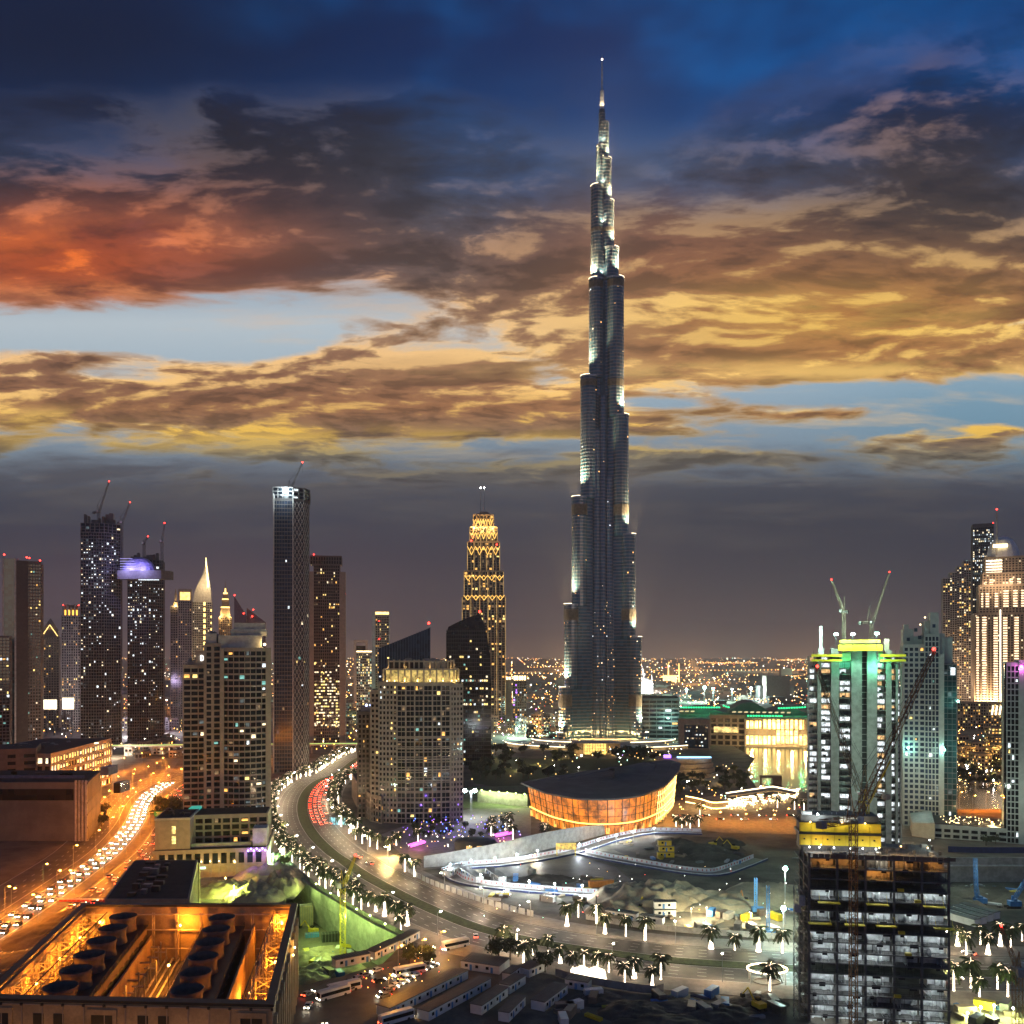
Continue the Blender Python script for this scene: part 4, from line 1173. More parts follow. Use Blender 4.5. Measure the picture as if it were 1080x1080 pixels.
b = MB(); b.box(lx(231.5), 2.4, 0, lx(234.6), 30, zd(684)); b.build('dark_slot', m_glass, t)
b = MB(); b.box(lx(230), 2, zd(686) + .9, lx(276), 34, zd(670)); b.box(lx(243), 4, zd(670) - .01, lx(281), 32, zd(663)); b.box(lx(246), 5, zd(663) - .01, lx(279), 31, zd(656.5)); b.box(lx(242.6), 3.6, zd(666.8), lx(281.4), 4.2, zd(665.6)); b.box(lx(216), 3, zd(681), lx(228), 30, zd(668))
b.build('crown', m_concl, t)
b = MB(); b.box(lx(205), 6, zd(704) + .9, lx(216), 30, zd(686)); b.box(lx(196), 7, zd(704) + .9, lx(205), 28, zd(698)); b.build('stepped_roof', m_beige, t)
b = MB(); dx0, dz0 = lx(211), zd(696.6)
b.tube((dx0, 5.2, dz0), (dx0, 5.2, dz0 + 2.7), .32, .32, 6)
pts = [(dx0 + math.sin(a) * 1.5, 5.2, dz0 + 1.35 + math.cos(a) * 1.35) for a in (math.pi * i / 8 for i in range(9))]; b.path(pts, .32, 6)
b.build('letter', EM("white_letter", (1, 1, 1), 3, False), t)
b = MB(); b.ball((lx(279), 2.6, zd(679.5)), .8, 0, 8); b.build('wall_lamp', e_goldw, t); lamp('wall_light', t, (lx(279), .8, zd(679)), (1, .66, .25), 2600, .4)
roof_kit(t, lx(218), 6, lx(228), 24, zd(668), 4, 3, 2); roof_kit(t, lx(195), 8, lx(204), 26, zd(698), 3, 4, 2)

# its podium
DP = 449
t, w, P, lx = site('podium_building', 'beige podium with arched ground floor and lit wall lamps under the letter D tower', 162, 282, DP, 50, 'building', .55)
b = MB(); b.box(-w / 2, 0, 0, w / 2, 46, 13.2); b.build('base', m_tan, t)
b = MB(); b.box(-w / 2 - .4, -.5, 12.2, w / 2 + .4, 46.4, 13.9); b.box(-w / 2 - .3, -.35, 5.6, w / 2 + .3, 46.2, 6.3); b.build('cornice', m_beige, t)
n = 12
for i in range(n):
    x = -w / 2 + 2 + i * (w - 4) / n
    MB().box(x + .9, -.08, 6.6, x + (w - 4) / n - .6, .1, 11.8).build('window', m_glass, t)
    b = MB(); b.box(x - .5, -.45, 0, x + .5, .1, 12.2); b.build('pilaster', m_beige, t)
b = MB()
for i in range(n):
    if i in (1, 2, 3, 5, 6, 7): b.ball((-w / 2 + 2 + i * (w - 4) / n, -.9, 8), .35)
b.build('wall_lamps', e_goldw, t)
for i in (1, 2, 3, 5, 6, 7): lamp('wall_light', t, (-w / 2 + 2 + i * (w - 4) / n, -1.4, 8.2), (1, .66, .28), 240, .2)
b = MB(); b.box(lx(163), 1, 13.9, lx(200), 26, 29); b.box(lx(166), .7, 14.4, lx(187), 1.2, 28.3); b.build('left_block', m_beige, t)
b = MB(); b.box(lx(163) - .3, .6, 28.6, lx(200) + .3, 26.3, 29.6); b.build('parapet', m_concl, t)
for k in (0, 1): MB().box(lx(181), .45, 17 + k * 5, lx(185), .75, 20.6 + k * 5).build('window', w_yel, t)
block(t, rect(lx(200) + .1, 14, lx(279), 34), 13.9, 27, 3.3, 4.2, m_glass, m_beige, 1.0, .42, 1.0, lit=.2, indiv=True, seed=65, pal=[w_yel, w_warm, w_amber, w_dim], edges=[0])
b = MB(); b.box(lx(266), 2, 13.9, lx(281), 12, 23); b.box(lx(200) + .2, 4, 13.9, lx(264), 5, 16); b.build('terrace_walls', m_concl, t)
b = MB(); b.box(-w / 2 + .5, .5, 13.92, w / 2 - .5, 45, 14.1); b.box(lx(164), 2, 29.62, lx(199), 25, 29.8); b.box(lx(201), 15, 28.02, lx(278), 33, 28.2); b.build('roof', m_roof, t)
b = MB(); b.box(lx(188), 26.5, 26, lx(200), 38, 29.4); b.build('pool', EM("pool_teal", (.08, .75, .6), .55, False, .3, .2), t)
roof_kit(t, lx(166), 5, lx(196), 22, 29.8, 5, 7, 1.6, m_dark)
b = MB()
for i in range(7): b.ball((lx(262 + i * 3), -1.2, 12.6 + (i % 2) * .9), .5, 0)
b.build('violet_lamps', EM("violet_lamp", (.35, .2, 1), 9, True), t)
for i in (1, 4): lamp('violet_light', t, (lx(262 + i * 3.5), -3, 12), (.35, .15, 1), 1800, .4)
b = MB(); b.box(lx(206), -1, 4.4, lx(217), -.6, 5.4); b.build('shop_strip', EM("shop_strip", (.6, 1, .7), 2.4, True), t)

# centre residential tower
D0 = 593
t, w, P, lx = site('apartment_tower', 'curved beige apartment tower with a gold lit colonnade crown in the centre of the view', 390, 488, D0, 40)
m_beige_keep = m_beige; m_beige = M('pale_beige_render', (.29, .245, .19), .8, var=.15)
def zc(py): return gz(py, D0)
block(t, [Vector((lx(399.5), 3)), Vector((lx(418.5), .6)), Vector((lx(418.5), 32)), Vector((lx(399.5), 32))], 0, zc(722), 3.35, 2.35, m_glass, m_beige, 1.0, .44, 1.5, lit=.10, indiv=True, seed=70, budget=[35])
block(t, [Vector((lx(390.5), 8)), Vector((lx(399.4), 5)), Vector((lx(399.4), 32)), Vector((lx(390.5), 32))], 0, zc(731), 3.35, 2.6, m_glass, m_beige, 1.1, .44, 1.6, lit=.06, indiv=True, seed=71, budget=[6])
xa, xb = lx(418.8), lx(474.5)
arc = [Vector((xa + (xb - xa) * i / 6, .2 - 1.5 * math.sin(math.pi * i / 6))) for i in range(7)] + [Vector((xb, 32)), Vector((xa, 32))]
block(t, arc, 0, zc(722), 6.7, 5.6, m_glass, m_beige, .9, 1.15, .8, sp=1.0, lit=.0, seed=72)
block(t, offset(arc, .06), 0, zc(723), 3.35, 2.8, m_glass, m_beige, .28, .30, .55, sp=.55, lit=.10, seed=73, indiv=True, budget=[50], glass='inner_glazing', roof=0,
      pal=[w_yel, w_amber, w_amber, w_teal, w_white, w_dim, w_dimc, w_dimc, w_dim])
block(t, [Vector((lx(474.8), .6)), Vector((lx(488), 2.5)), Vector((lx(488), 32)), Vector((lx(474.8), 32))], 0, zc(724), 3.35, 2.35, m_glass, m_beige, 1.0, .44, 1.5, lit=.05, indiv=True, seed=74, budget=[9])
zt, z1, z2 = zc(722) + 1.0, zc(706), zc(697.5)
cr = [Vector((lx(404), 4)), Vector((lx(420), 1.8)), Vector((lx(447), -.6)), Vector((lx(474), 1.8)), Vector((lx(484), 5)), Vector((lx(484), 30)), Vector((lx(404), 30))]
MB().prism(offset(cr, -1.6), zt, z1 - .5).build('crown_glazing', EM("crown_glow", (1, .70, .2), .55, False, .85, .3), t)
b = MB(); b.prism(cr, z1 - .6, z1 + .5); b.prism(offset(cr, .4), zt - .3, zt + .5)
for i in range(5):
    p, q = cr[i], cr[i + 1]; n = max(2, int((q - p).length / 3.4))
    for j in range(n):
        c = p.lerp(q, j / n); b.box(c.x - .55, c.y - .3, zt, c.x + .55, c.y + .9, z1)
b.build('colonnade', m_beige, t)
c2 = offset(cr, -3.2)
b = MB(); b.prism(offset(c2, -1), z1 + .5, z2 - .6, 0); b.build('upper_glazing', m_glassw, t)
b = MB(); b.prism(c2, z2 - .6, z2 + .3)
for i in range(5):
    p, q = c2[i], c2[i + 1]; n = max(2, int((q - p).length / 3.2))
    for j in range(n):
        c = p.lerp(q, j / n); b.box(c.x - .5, c.y - .3, z1 + .4, c.x + .5, c.y + .8, z2 + 1.1)
b.build('upper_colonnade', m_beige, t)
bl = MB()
for i in range(5):
    p, q = cr[i], cr[i + 1]; n = max(2, int((q - p).length / 6))
    for j in range(n):
        c = p.lerp(q, (j + .5) / n); bl.ball((c.x, c.y - .9, zt + 1.3), .42, 0)
        lamp('crown_flood', t, (c.x, c.y - 1.4, zt + 1.8), (1, .66, .18), 900, .3)
        if j % 2 == 0: lamp('crown_flood', t, (c.x, c.y + 1.6, z1 + 1.4), (1, .62, .2), 260, .2)
bl.build('crown_lamps', e_goldw, t)
roof_kit(t, lx(420), 8, lx(470), 24, z2 + .2, 5, 9, 2)
m_beige = m_beige_keep
# lower brown wing and curved podium against the boulevard
t, w, P, lx = site('apartment_wing', 'brown apartment wing with a few amber windows beside the gold crowned tower', 377, 399, 612, 30, 'building')
block(t, rect(lx(377.5), 0, lx(398), 26), 0, gz(753, 612), 3.35, 2.8, m_glassw, m_beiged, 1.0, .42, 1.3, lit=.12, pal=AMB, indiv=True, seed=75, budget=[40])
b = MB(); b.box(lx(380), 3, gz(753, 612), lx(392), 20, gz(746, 612)); b.build('roof_housing', m_beiged, t)
for k in (0, 1): MB().ball((lx(386.5 + k * 4.5), -.6, gz(739, 612) - 3), .8).build('blue_lamp', EM("blue_sign_lamp", (.5, .6, 1), 10, False), t)
pd = thing('podium_building', 'curved stone podium along the boulevard at the foot of the gold crowned tower', 'building', (gx(388, 620), 620, 0))
q = [p - Vector(pd.location[:2]) for p in (v.xy for v in GL((371.5, 840), (376, 850), (383, 860), (391, 866), (402, 869)))]
poly = q + [Vector((q[-1].x + 4, q[-1].y + 22)), Vector((q[0].x + 18, q[0].y + 6))]
block(pd, poly, 0, 16, 3.6, 3.2, m_glass, m_beige, 1.1, .42, 1.4, lit=.12, pal=AMB, indiv=True, seed=76, roof=1.2)
lamp('terrace_light', pd, (8, -2 + 12, 20), (1, .6, .12), 1500, .5); b = MB(); b.box(3, 6, 17.2, 9, 7, 21); b.build('terrace_glow', EM("terrace_gold", (1, .58, .08), 1.6, True, .5, .5), pd)
kk = thing('kiosk', 'teal lit glass kiosk inside the bend of the boulevard', 'kiosk', (*G(360, 868).xy, 0))
b = MB(); b.lathe([(7.5, 0), (7.5, 5)], 14); b.build('glass_wall', EM("kiosk_teal", (.35, .8, .85), .9, True, .7, .4), kk)
b = MB(); b.lathe([(8.6, 5), (8.6, 5.7), (3, 7.2)], 16); b.build('roof', m_roofg, kk)
b = MB()
for i in range(10): b.box(-.15 + math.cos(i * .628) * 7.6, -.15 + math.sin(i * .628) * 7.6, 0, .15 + math.cos(i * .628) * 7.6, .15 + math.sin(i * .628) * 7.6, 5)
b.build('posts', m_steel, kk)
lamp('kiosk_light', kk, (1, -10, 4), (.6, .95, 1), 1500, .4)

# low beige block at the left, with blue roof plant
t = thing('low_building', 'windowless low beige block with a dark glass band at the left edge', 'building', (-300, 536, 0))
zt = gz(825, 536)
q = [Vector((-60, 0)), Vector((gx(92, 536) + 300, 0)), Vector((gx(106, 590) + 300, 54)), Vector((-60, 54))]
b = MB(); b.prism(q, 0, zt - 1.2); b.build('walls', M('taupe_render', (.12, .112, .105), .85, var=.22, scale=.08, fine=.25), t)
b = MB(); b.prism(offset(q, .5), zt - 1.2, zt)
for z in (0.4, 7.5, 15, 22): b.prism(offset(q, .22), z, z + .9)
b.build('string_courses', bpy.data.materials['taupe_render'], t)
xr = q[1].x
b = MB(); b.box(-58, -.3, 24.0, xr - 8, .2, 30.6); b.build('glass_band', m_glassw, t)
b = MB()
for i in range(4): b.box(xr - 7 + i * 2.0, -.75, 0, xr - 6 + i * 2.0, .2, zt + 1.2)
MB().box(-47.5, -.75, 0, -45, .2, zt + 1).build('pilaster', m_concl, t)
b.build('corner_pilasters', m_concl, t)
b = MB(); b.prism(offset(q, -.8), zt + .002, zt + .2); b.build('roof', m_roof, t)
m_bgp = M("blue_grey_plant", (.08, .10, .17), .6)
for bx_ in ((-38, 4, zt, -30, 12, zt + 4.6), (xr - 6, 30, zt, xr - 1, 44, zt + 5), (-30, 8, zt + 1.2, xr - 6, 9.4, zt + 2.8)): MB().box(*bx_).build('roof_plant', m_bgp, t); roof_kit(t, -28, 12, xr - 8, 40, zt + .2, 9, 21, 1.6, m_dark)
MB().box(xr + 6, 26, 24.2, xr + 6.2 + 4, 40, 30.4, 0, Matrix.Translation((-1.9, 0, 0))).build('side_window', m_glassw, t)
t, w, P, lx = site('low_building', 'dark flat roofed block behind the windowless beige one', -14, 38, 645, 40, 'building')
block(t, P, 0, gz(794, 645), 5, 9, m_glass, m_beiged, 5.2, .5, 2.6, lit=.05, pal=[w_white, w_warm], indiv=True, seed=80, roof=1.4)
roof_kit(t, -w / 2 + 2, 4, w / 2 - 2, 34, gz(794, 645) + 1, 6, 22, 2, m_dark)
t = thing('office_building', 'long office building with five rows of yellow lit windows receding along its side', 'building', (-332, 655, 0))
q = [Vector((-66, 0)), Vector((0, 0)), Vector((-9, 118)), Vector((-66, 118))]
block(t, q, 0, gz(798, 655), 5.6, 5.2, m_glassw, m_beige, 1.6, .42, 2.0, lit=.86, pal=[w_yel, w_yel, w_warm], indiv=True, seed=81, roof=1.2, edges=[0, 1])
b = MB(); rn = random.Random(4); zt = gz(798, 655)
for i in range(18):
    x, y = rn.uniform(-50, -6), rn.uniform(6, 100); b.box(x, y, zt + 1.2, x + rn.uniform(2, 6), y + .5, zt + 2)
b.build('roof_lights', e_goldw, t); roof_kit(t, -60, 10, -14, 100, zt + 1.1, 10, 23, 2.4)

# cooling plant in the foreground
t = thing('cooling_plant', 'open topped cooling plant with two rows of round fan stacks, lit orange from inside', 'building', (-96, 215, 0))
FR, FL, BL, BR = Vector((40.2, -3)), Vector((-30, 1)), Vector((-44, 82)), Vector((25.6, 82))
ZR = 28.0
def pp_(u, v): return FL.lerp(FR, u).lerp(BL.lerp(BR, u), v)
quad_ = [FL, FR, BR, BL]
def in_rect(u0, v0, u1, v1): return [pp_(u0, v0), pp_(u1, v0), pp_(u1, v1), pp_(u0, v1)]
m_plant = M("plant_wall", (.34, .25, .14), .75, var=.35, scale=.12, fine=.35)
b = MB(); b.prism(quad_, 0, 10); b.build('lower_storey', m_plant, t)
for nm, (u0, v0, u1, v1) in (('front_wall', (0, 0, 1, .018)), ('right_wall', (.982, .018, 1, .985)), ('back_wall', (.0, .985, 1, 1)), ('left_wall', (0, .018, .018, .985))):
    b = MB(); b.prism(in_rect(u0, v0, u1, v1), 10, ZR - (1.2 if nm == 'left_wall' else 0)); b.build(nm, m_plant, t)
b = MB()
for (u0, v0, u1, v1) in ((-.006, -.008, 1.006, .024), (.976, .024, 1.006, .98), (-.006, .98, 1.006, 1.006), (-.006, .024, .022, .98)):
    b.prism(in_rect(u0, v0, u1, v1), ZR + .01, ZR + .7)
b.build('parapet', m_dark, t)
MB().prism(in_rect(.018, .018, .982, .985), 10.01, 10.3).build('well_floor', m_concd, t)
# front facade: framed dark openings, string courses and studs
fd = (FR - FL).normalized(); fn = Vector((fd.y, -fd.x)); Lf = (FR - FL).length
TF = Matrix(((fd.x, fn.x, 0, FL.x), (fd.y, fn.y, 0, FL.y), (0, 0, 1, 0), (0, 0, 0, 1)))
cen = [.06, .20, .27, .42, .56, .63, .80, .93]
for i, u in enumerate(cen):
    x = u * Lf; hw2 = 2.6 if i in (0, 3, 7, 6) else 1.25
    if i == 6: continue
    for zz in (22.4, 15.6):
        MB().box(x - hw2, .02, zz, x + hw2, .12, zz + 2.7, 0, TF).build('window', m_dark, t)
    if hw2 > 2:
        b = MB()
        for (a0, a1, c0, c1) in ((-3.6, -2.62, 21.2, 26.4), (2.62, 3.6, 21.2, 26.4), (-2.62, 2.62, 25.12, 26.4), (-2.62, 2.62, 21.2, 22.38)): b.box(x + a0, .02, c0, x + a1, .3, c1, 0, TF)
        b.build('window_frame', m_plant, t)
b = MB()
for z in (27.1, 20.2, 13.6): b.box(0, .02, z, Lf, .2, z + .3, 0, TF)
for i in range(15): b.box(i * Lf / 14 - .12, .01, 10, i * Lf / 14 + .12, .15, 27, 0, TF)
b.build('panel_joints', m_beige, t)
b = MB()
for i in range(15):
    for z in (27.3, 20.4): b.box(i * Lf / 14 - .28, .1, z - .28, i * Lf / 14 + .28, .45, z + .28, 0, TF)
b.build('studs', m_dark, t)
sd_ = (BR - FR).normalized(); sn = Vector((sd_.y, -sd_.x)); Ls = (BR - FR).length
TS = Matrix(((sd_.x, sn.x, 0, FR.x), (sd_.y, sn.y, 0, FR.y), (0, 0, 1, 0), (0, 0, 0, 1)))
b = MB()
for i in range(12): b.box(2 + i * Ls / 12, .02, 0, 4.2 + i * Ls / 12, .9, 25, 0, TS)
b.build('buttresses', m_plant, t)
for i in range(11): MB().box(5.4 + i * Ls / 12, .02, 12, 7.6 + i * Ls / 12, .14, 22, 0, TS).build('side_panel', m_beiged, t)
for k, s_ in enumerate((.60, .68)):
    q = TS @ Vector((Ls * s_, 1.3, 23)); MB().ball(q, .35).build('wall_lamp', e_goldw, t); lamp('wall_light', t, TS @ Vector((Ls * s_, 2.0, 23)), (1, .55, .12), 900, .3)
# fan stacks on their cooling cells
fan_px = {'l': [(64, 1040), (81, 1023), (94, 1007), (107, 992), (118.5, 979), (130, 966)], 'r': [(197, 1043), (206, 1026), (215, 1009), (222, 994), (228, 980), (234, 967)]}
org = Vector((-96, 215))
m_stack = M("fan_stack", (.11, .08, .06), .7, var=.3, scale=.5, fine=.3)
fanm = None
rows = {}
for side, pts in fan_px.items():
    a = G(*pts[0], 27.4).xy - org; c = G(*pts[-1], 27.4).xy - org
    rows[side] = (a, c)
    dd = (c - a).normalized(); nn = Vector((-dd.y, dd.x)); a2, c2 = a - dd * 6, c + dd * 5
    b = MB(); b.prism([a2 + nn * 6, a2 - nn * 6, c2 - nn * 6, c2 + nn * 6], 10.3, 22.4); b.build('cooling_cell', m_beiged, t)
    b = MB(); b.prism([a2 + nn * 6.5, a2 - nn * 6.5, c2 - nn * 6.5, c2 + nn * 6.5], 22.41, 22.9)
    b.build('cell_deck', m_dark, t)
    b = MB()
    for sg in (6.4, -6.4):
        for z in (23.5, 24.1): b.tube((*(a2 + nn * sg), z), (*(c2 + nn * sg), z), .06, .06, 4)
        for i in range(18):
            q = (a2 + nn * sg).lerp(c2 + nn * sg, i / 17); b.tube((*q, 22.9), (*q, 24.1), .06, .06, 4)
    b.build('handrail', m_dark, t)
    b = MB()
    for i in range(12):
        q = (a2 - nn * 6.05).lerp(c2 - nn * 6.05, (i + .5) / 12)
        b.lathe([(1.1, 0), (1.1, .5)], 8, (q.x, q.y, 14)) if False else b.box(q.x - .35, q.y - 1.6, 11, q.x + .25, q.y + 1.6, 20)
    b.build('louvres', m_dark, t)
    for i in range(6):
        q = a.lerp(c, i / 5)
        o = bpy.data.objects.new('fan_stack', None)
        if fanm is None:
            b = MB(); n = 24; prof = [(4.1, 0), (3.75, 1.6), (3.8, 3.2), (4.15, 4.5), (4.0, 4.55), (3.6, 3.2), (3.5, 1.0)]
            vs = []; fs = []
            for r_, z_q in prof: vs += [(r_ * math.cos(2 * math.pi * k / n), r_ * math.sin(2 * math.pi * k / n), z_q) for k in range(n)]
            for j in range(len(prof) - 1): fs += [(j * n + k, j * n + (k + 1) % n, (j + 1) * n + (k + 1) % n, (j + 1) * n + k) for k in range(n)]
            b.add(vs, fs); stackm = b.mesh('fan_stack', m_stack, True)
            b = MB(); b.lathe([(.9, 0), (.9, .7)], 10, (0, 0, 1.2))
            for k in range(8):
                a0 = k * math.pi / 4; ca, sa = math.cos(a0), math.sin(a0)
                b.quad((ca * .8 - sa * .2, sa * .8 + ca * .2, 1.4), (ca * 3.4 - sa * .3, sa * 3.4 + ca * .3, 1.4), (ca * 3.4 + sa * .5, sa * 3.4 - ca * .5, 1.9), (ca * .8 + sa * .3, sa * .8 - ca * .3, 1.9))
            fanm = b.mesh('fan', m_dark)
            b = MB()
            b.lathe([(3.45, 0), (3.45, .05)], 20, (0, 0, .55)); shadem = b.mesh('fan_shade', m_dark)  # dark disc standing in for the shade below the fan
        s_o = bpy.data.objects.new('fan_stack', stackm); COL.objects.link(s_o); s_o.parent = t; s_o.location = (q.x, q.y, 22.9)
        for me, nm in ((fanm, 'fan'), (shadem, 'fan_shade')):
            f_o = bpy.data.objects.new(nm, me); COL.objects.link(f_o); f_o.parent = s_o; f_o.rotation_euler = (0, 0, i * .3)
# steel trusses against the side walls, pipes, lamps
b = MB(); m_tr = M("galvanised_truss", (.42, .36, .26), .6)
for side, u0, u1 in (('l', .03, .115), ('r', .90, .975)):
    for i in range(9):
        v = .06 + i * .11
        p0, p1 = pp_(u0, v), pp_(u1, v)
        b.lattice((*p0, 10.4), (*p0, 26), 1.0, 2.6, .10); b.lattice((*p1, 10.4), (*p1, 25), .8, 2.6, .10)
        for k in range(4):
            b.tube((*p0, 11 + k * 4), (*p1, 14 + k * 4), .13, .13, 4); b.tube((*p1, 11 + k * 4), (*p0, 14 + k * 4), .13, .13, 4); b.tube((*p0, 14 + k * 4), (*p1, 14 + k * 4), .1, .1, 4)
        if i < 8:
            v2 = v + .11; r0, r1 = pp_(u0, v2), pp_(u1, v2)
            for k in range(3):
                b.tube((*p0, 12 + k * 5), (*r0, 16 + k * 5), .11, .11, 4); b.tube((*p1, 25 - k * 5), (*r1, 21 - k * 5), .11, .11, 4)
            b.tube((*p0, 25.6), (*r0, 25.6), .16, .16, 4); b.tube((*p1, 24.6), (*r1, 24.6), .16, .16, 4)
b.build('steel_truss', m_tr, t)
b = MB(); rn = random.Random(8)
for u in (.40, .43, .46, .50, .54, .57): b.tube((*pp_(u, .03), 11.2 + (u * 100 % 3) * .5), (*pp_(u - .0, .97), 11.2 + (u * 100 % 3) * .5), .35, .35, 7)
for i in range(16):
    v = .04 + i * .06; u = .38 + (i % 3) * .02
    b.tube((*pp_(u, v), 11), (*pp_(u, v), 17 + rn.uniform(0, 3)), .25, .25, 6); b.tube((*pp_(u, v), 16), (*pp_(u - .05, v), 16), .25, .25, 6)
for i in range(14):
    v = .03 + i * .068; u = .545 + (i % 2) * .02; q = pp_(u, v); b.box(q.x - .9, q.y - .8, 10.4, q.x + .9, q.y + .8, 12.2 + rn.uniform(0, 2))
b.build('pipework', m_galv, t)
b = MB()
for u in (.33, .62, .81): b.prism([pp_(u - .004, .02), pp_(u + .004, .02), pp_(u + .004, .98), pp_(u - .004, .98)], 10.4, 19 if u != .81 else 22.5)
b.build('dividing_walls', m_plant, t)
b = MB()
for u in (.06, .2, .34, .45, .56, .66, .80, .92): b.lattice((*pp_(u, .965), 10.4), (*pp_(u, .965), 26.5), .6, 2.5, .09)
for z in (15, 21, 26): b.tube((*pp_(.03, .962), z), (*pp_(.97, .962), z), .22, .22, 5)
b.build('back_frame', m_tr, t)
b = MB()
for p0, p1 in (((.115, .03), (.13, .95)), ((.885, .03), (.90, .97))): b.tube((*pp_(*p0), 27.0), (*pp_(*p1), 27.0), .18, .18, 5)
b.tube((*pp_(.02, .03), 27.6), (*pp_(.98, .03), 27.6), .08, .08, 4)
b.build('crane_rails', m_dark, t)
for (u, v, z, pw) in ((.05, .10, 22, 1), (.05, .34, 22, 1), (.05, .58, 22, 1), (.05, .82, 22, 1), (.10, .94, 24, 1), (.47, .94, 23, 1), (.94, .93, 24, 1), (.945, .60, 21, .8), (.945, .25, 21, .8), (.475, .70, 17, .8), (.475, .38, 17, .6), (.47, .10, 17, .6), (.85, .5, 15, .6), (.85, .15, 15, .6)):
    q = pp_(u, v); lp = MB(); lp.tube((q.x, q.y, 10.4), (q.x, q.y, z), .1, .1, 5, 0).ball((q.x, q.y, z), .38, 1, 8).build('work_lamp', [m_dark, EM("orange_work_lamp", (1, .5, .1), 30, False) if 'orange_work_lamp' not in bpy.data.materials else bpy.data.materials['orange_work_lamp']], t)
    lamp('work_light', t, (q.x + (.8 if u < .5 else -.8), q.y - .6, z), (1, .29, .02), 9500 * pw, .4)

# dark roofed building behind the plant
t = thing('low_building', 'dark flat roofed shed with rows of roof plant behind the cooling plant', 'building', (-143, 338, 0))
q = [Vector((-8, 0)), Vector((23, 0)), Vector((4, 64)), Vector((-24, 64))]
block(t, q, 0, 17, 6, 6, m_glassw, m_tan, 2.2, .42, 1.4, lit=.0, seed=90, roof=1.4)
rn = random.Random(9); b = MB()
for i in range(16):
    v = .06 + .055 * i; u = .3 + .4 * (i % 3) / 3; p = q[0].lerp(q[1], u).lerp(q[3].lerp(q[2], u), v); s = rn.uniform(.8, 2)
    MB().box(p.x - s, p.y - 1, 19.1, p.x + s, p.y + 1, 20 + rn.uniform(0, 1.4)).build('roof_unit', rn.choice((m_dark, m_steel)), t)

# opera house: a hull of orange glass under an upswept dark roof
t = thing('opera_house', 'hull shaped opera house of glowing orange glass under a dark upswept roof', 'theatre', (60, 612, 0))
org = Vector((60, 612))
ro = [(6, 617, 22), (12, 598, 22), (22, 572, 22), (38, 551, 22), (57, 546, 22.2), (77, 556, 22.6), (96, 584, 23.8), (111, 622, 26), (123, 664, 29.5), (119, 684, 29.5), (107, 690, 27), (82, 680, 25), (58, 666, 24), (38, 650, 23), (20, 634, 22.4)]
sm = smooth_line([Vector((x, y)) for x, y, z in ro + ro[:1]], 5)
def zroof(p):
    d_ = [(1 / max(.5, (Vector((x, y)) - p).length) ** 2, z) for x, y, z in ro]; return sum(a * z for a, z in d_) / sum(a for a, z in d_)
sm = sm[:-1]; RP = [p - org for p in sm]; RZ = [zroof(p) for p in sm]
cx_ = sum(p.x for p in RP) / len(RP); cy_ = sum(p.y for p in RP) / len(RP); CC = Vector((cx_, cy_))
def shr(f): return [CC + (p - CC) * f for p in RP]
b = MB(); n = len(RP)
rings = [(1.0, 0, 0), (1.0, 1.1, 0), (.86, 2.2, 0), (.84, 1.8, 0), (.62, 2.6, 0), (.6, 2.0, 0), (.3, 2.6, 0), (.02, 2.8, 0)]
for f, dz_, _ in rings: b.v += [(*q, z * (1 if f > .9 else 1) + dz_) for q, z in zip(shr(f), RZ)]
for j in range(len(rings) - 1):
    for i in range(n): b.f.append((j * n + i, j * n + (i + 1) % n, (j + 1) * n + (i + 1) % n, (j + 1) * n + i)); b.m.append(0)
b.f.append(tuple(range(n - 1, -1, -1))); b.m.append(0)
b.build('roof', m_roofg, t)
b = MB(); c0 = CC + Vector((12, 30)); b.lathe([(9, 0), (9, .6)], 20, (c0.x, c0.y, 27.5), 0, 1.3, .8); b.build('roof_opening', m_roof, t)
W0 = shr(.93); W1 = shr(.87)
b = MB(); b.prism(W1, .02, [z - .2 for z in RZ], 0, W0)
b.build('glass_hull', EM("orange_glass_hull", (1, .27, .02), .85, True, .75, .16), t)
b = MB()
for k in range(0, n):
    a, c = W1[k], W0[k]; o = (a - CC).normalized() * .3
    b.tube((*(a + o), 0), (*(c + o), RZ[k]), .32 if k % 2 == 0 else .16, None, 4)
for f in (.25, .5, .72):
    ring = [(*(p0.lerp(p1, f) + (p0 - CC).normalized() * .3), z * f) for p0, p1, z in zip(W1, W0, RZ)]
    b.path(ring + ring[:1], .16, 4)
b.build('mullions', m_dark, t)
ring = [(*(p0.lerp(p1, .3) + (p0 - CC).normalized() * .9), z * .3) for p0, p1, z in zip(W1, W0, RZ)]
b = MB(); b.path(ring + ring[:1], .42, 5); b.build('light_band', EM("amber_band", (1, .58, .12), 4, True), t)
b = MB()
for k in range(n):
    wp = W0[k] + org
    if wp.x > 92 and wp.y < 672:
        for f in (.15, .4, .6, .8): b.ball((*(W1[k].lerp(W0[k], f) + (W0[k] - CC).normalized() * .9), RZ[k] * f), .55)
        b.tube((*(W1[k] + (W0[k] - CC).normalized() * .8), 1), (*(W0[k] + (W0[k] - CC).normalized() * .8), RZ[k] - 2), .18, .18, 4)
b.build('bow_lights', e_gold, t)
b = MB()
for k in range(n):
    if W1[k].y < CC.y and k % 2 == 0: q = W1[k] + (W1[k] - CC).normalized() * .6; b.box(q.x - 1.1, q.y - .3, .3, q.x + 1.1, q.y + .3, 4.2)
b.build('doors', EM("amber_doors", (1, .5, .1), 1.5, True, .4, .5), t)
for (x, y) in ((22, 566), (50, 538), (80, 548), (100, 580), (112, 612)): lamp('forecourt_light', t, (x - 60, y - 612, 5), (1, .45, .08), 1300, .5)

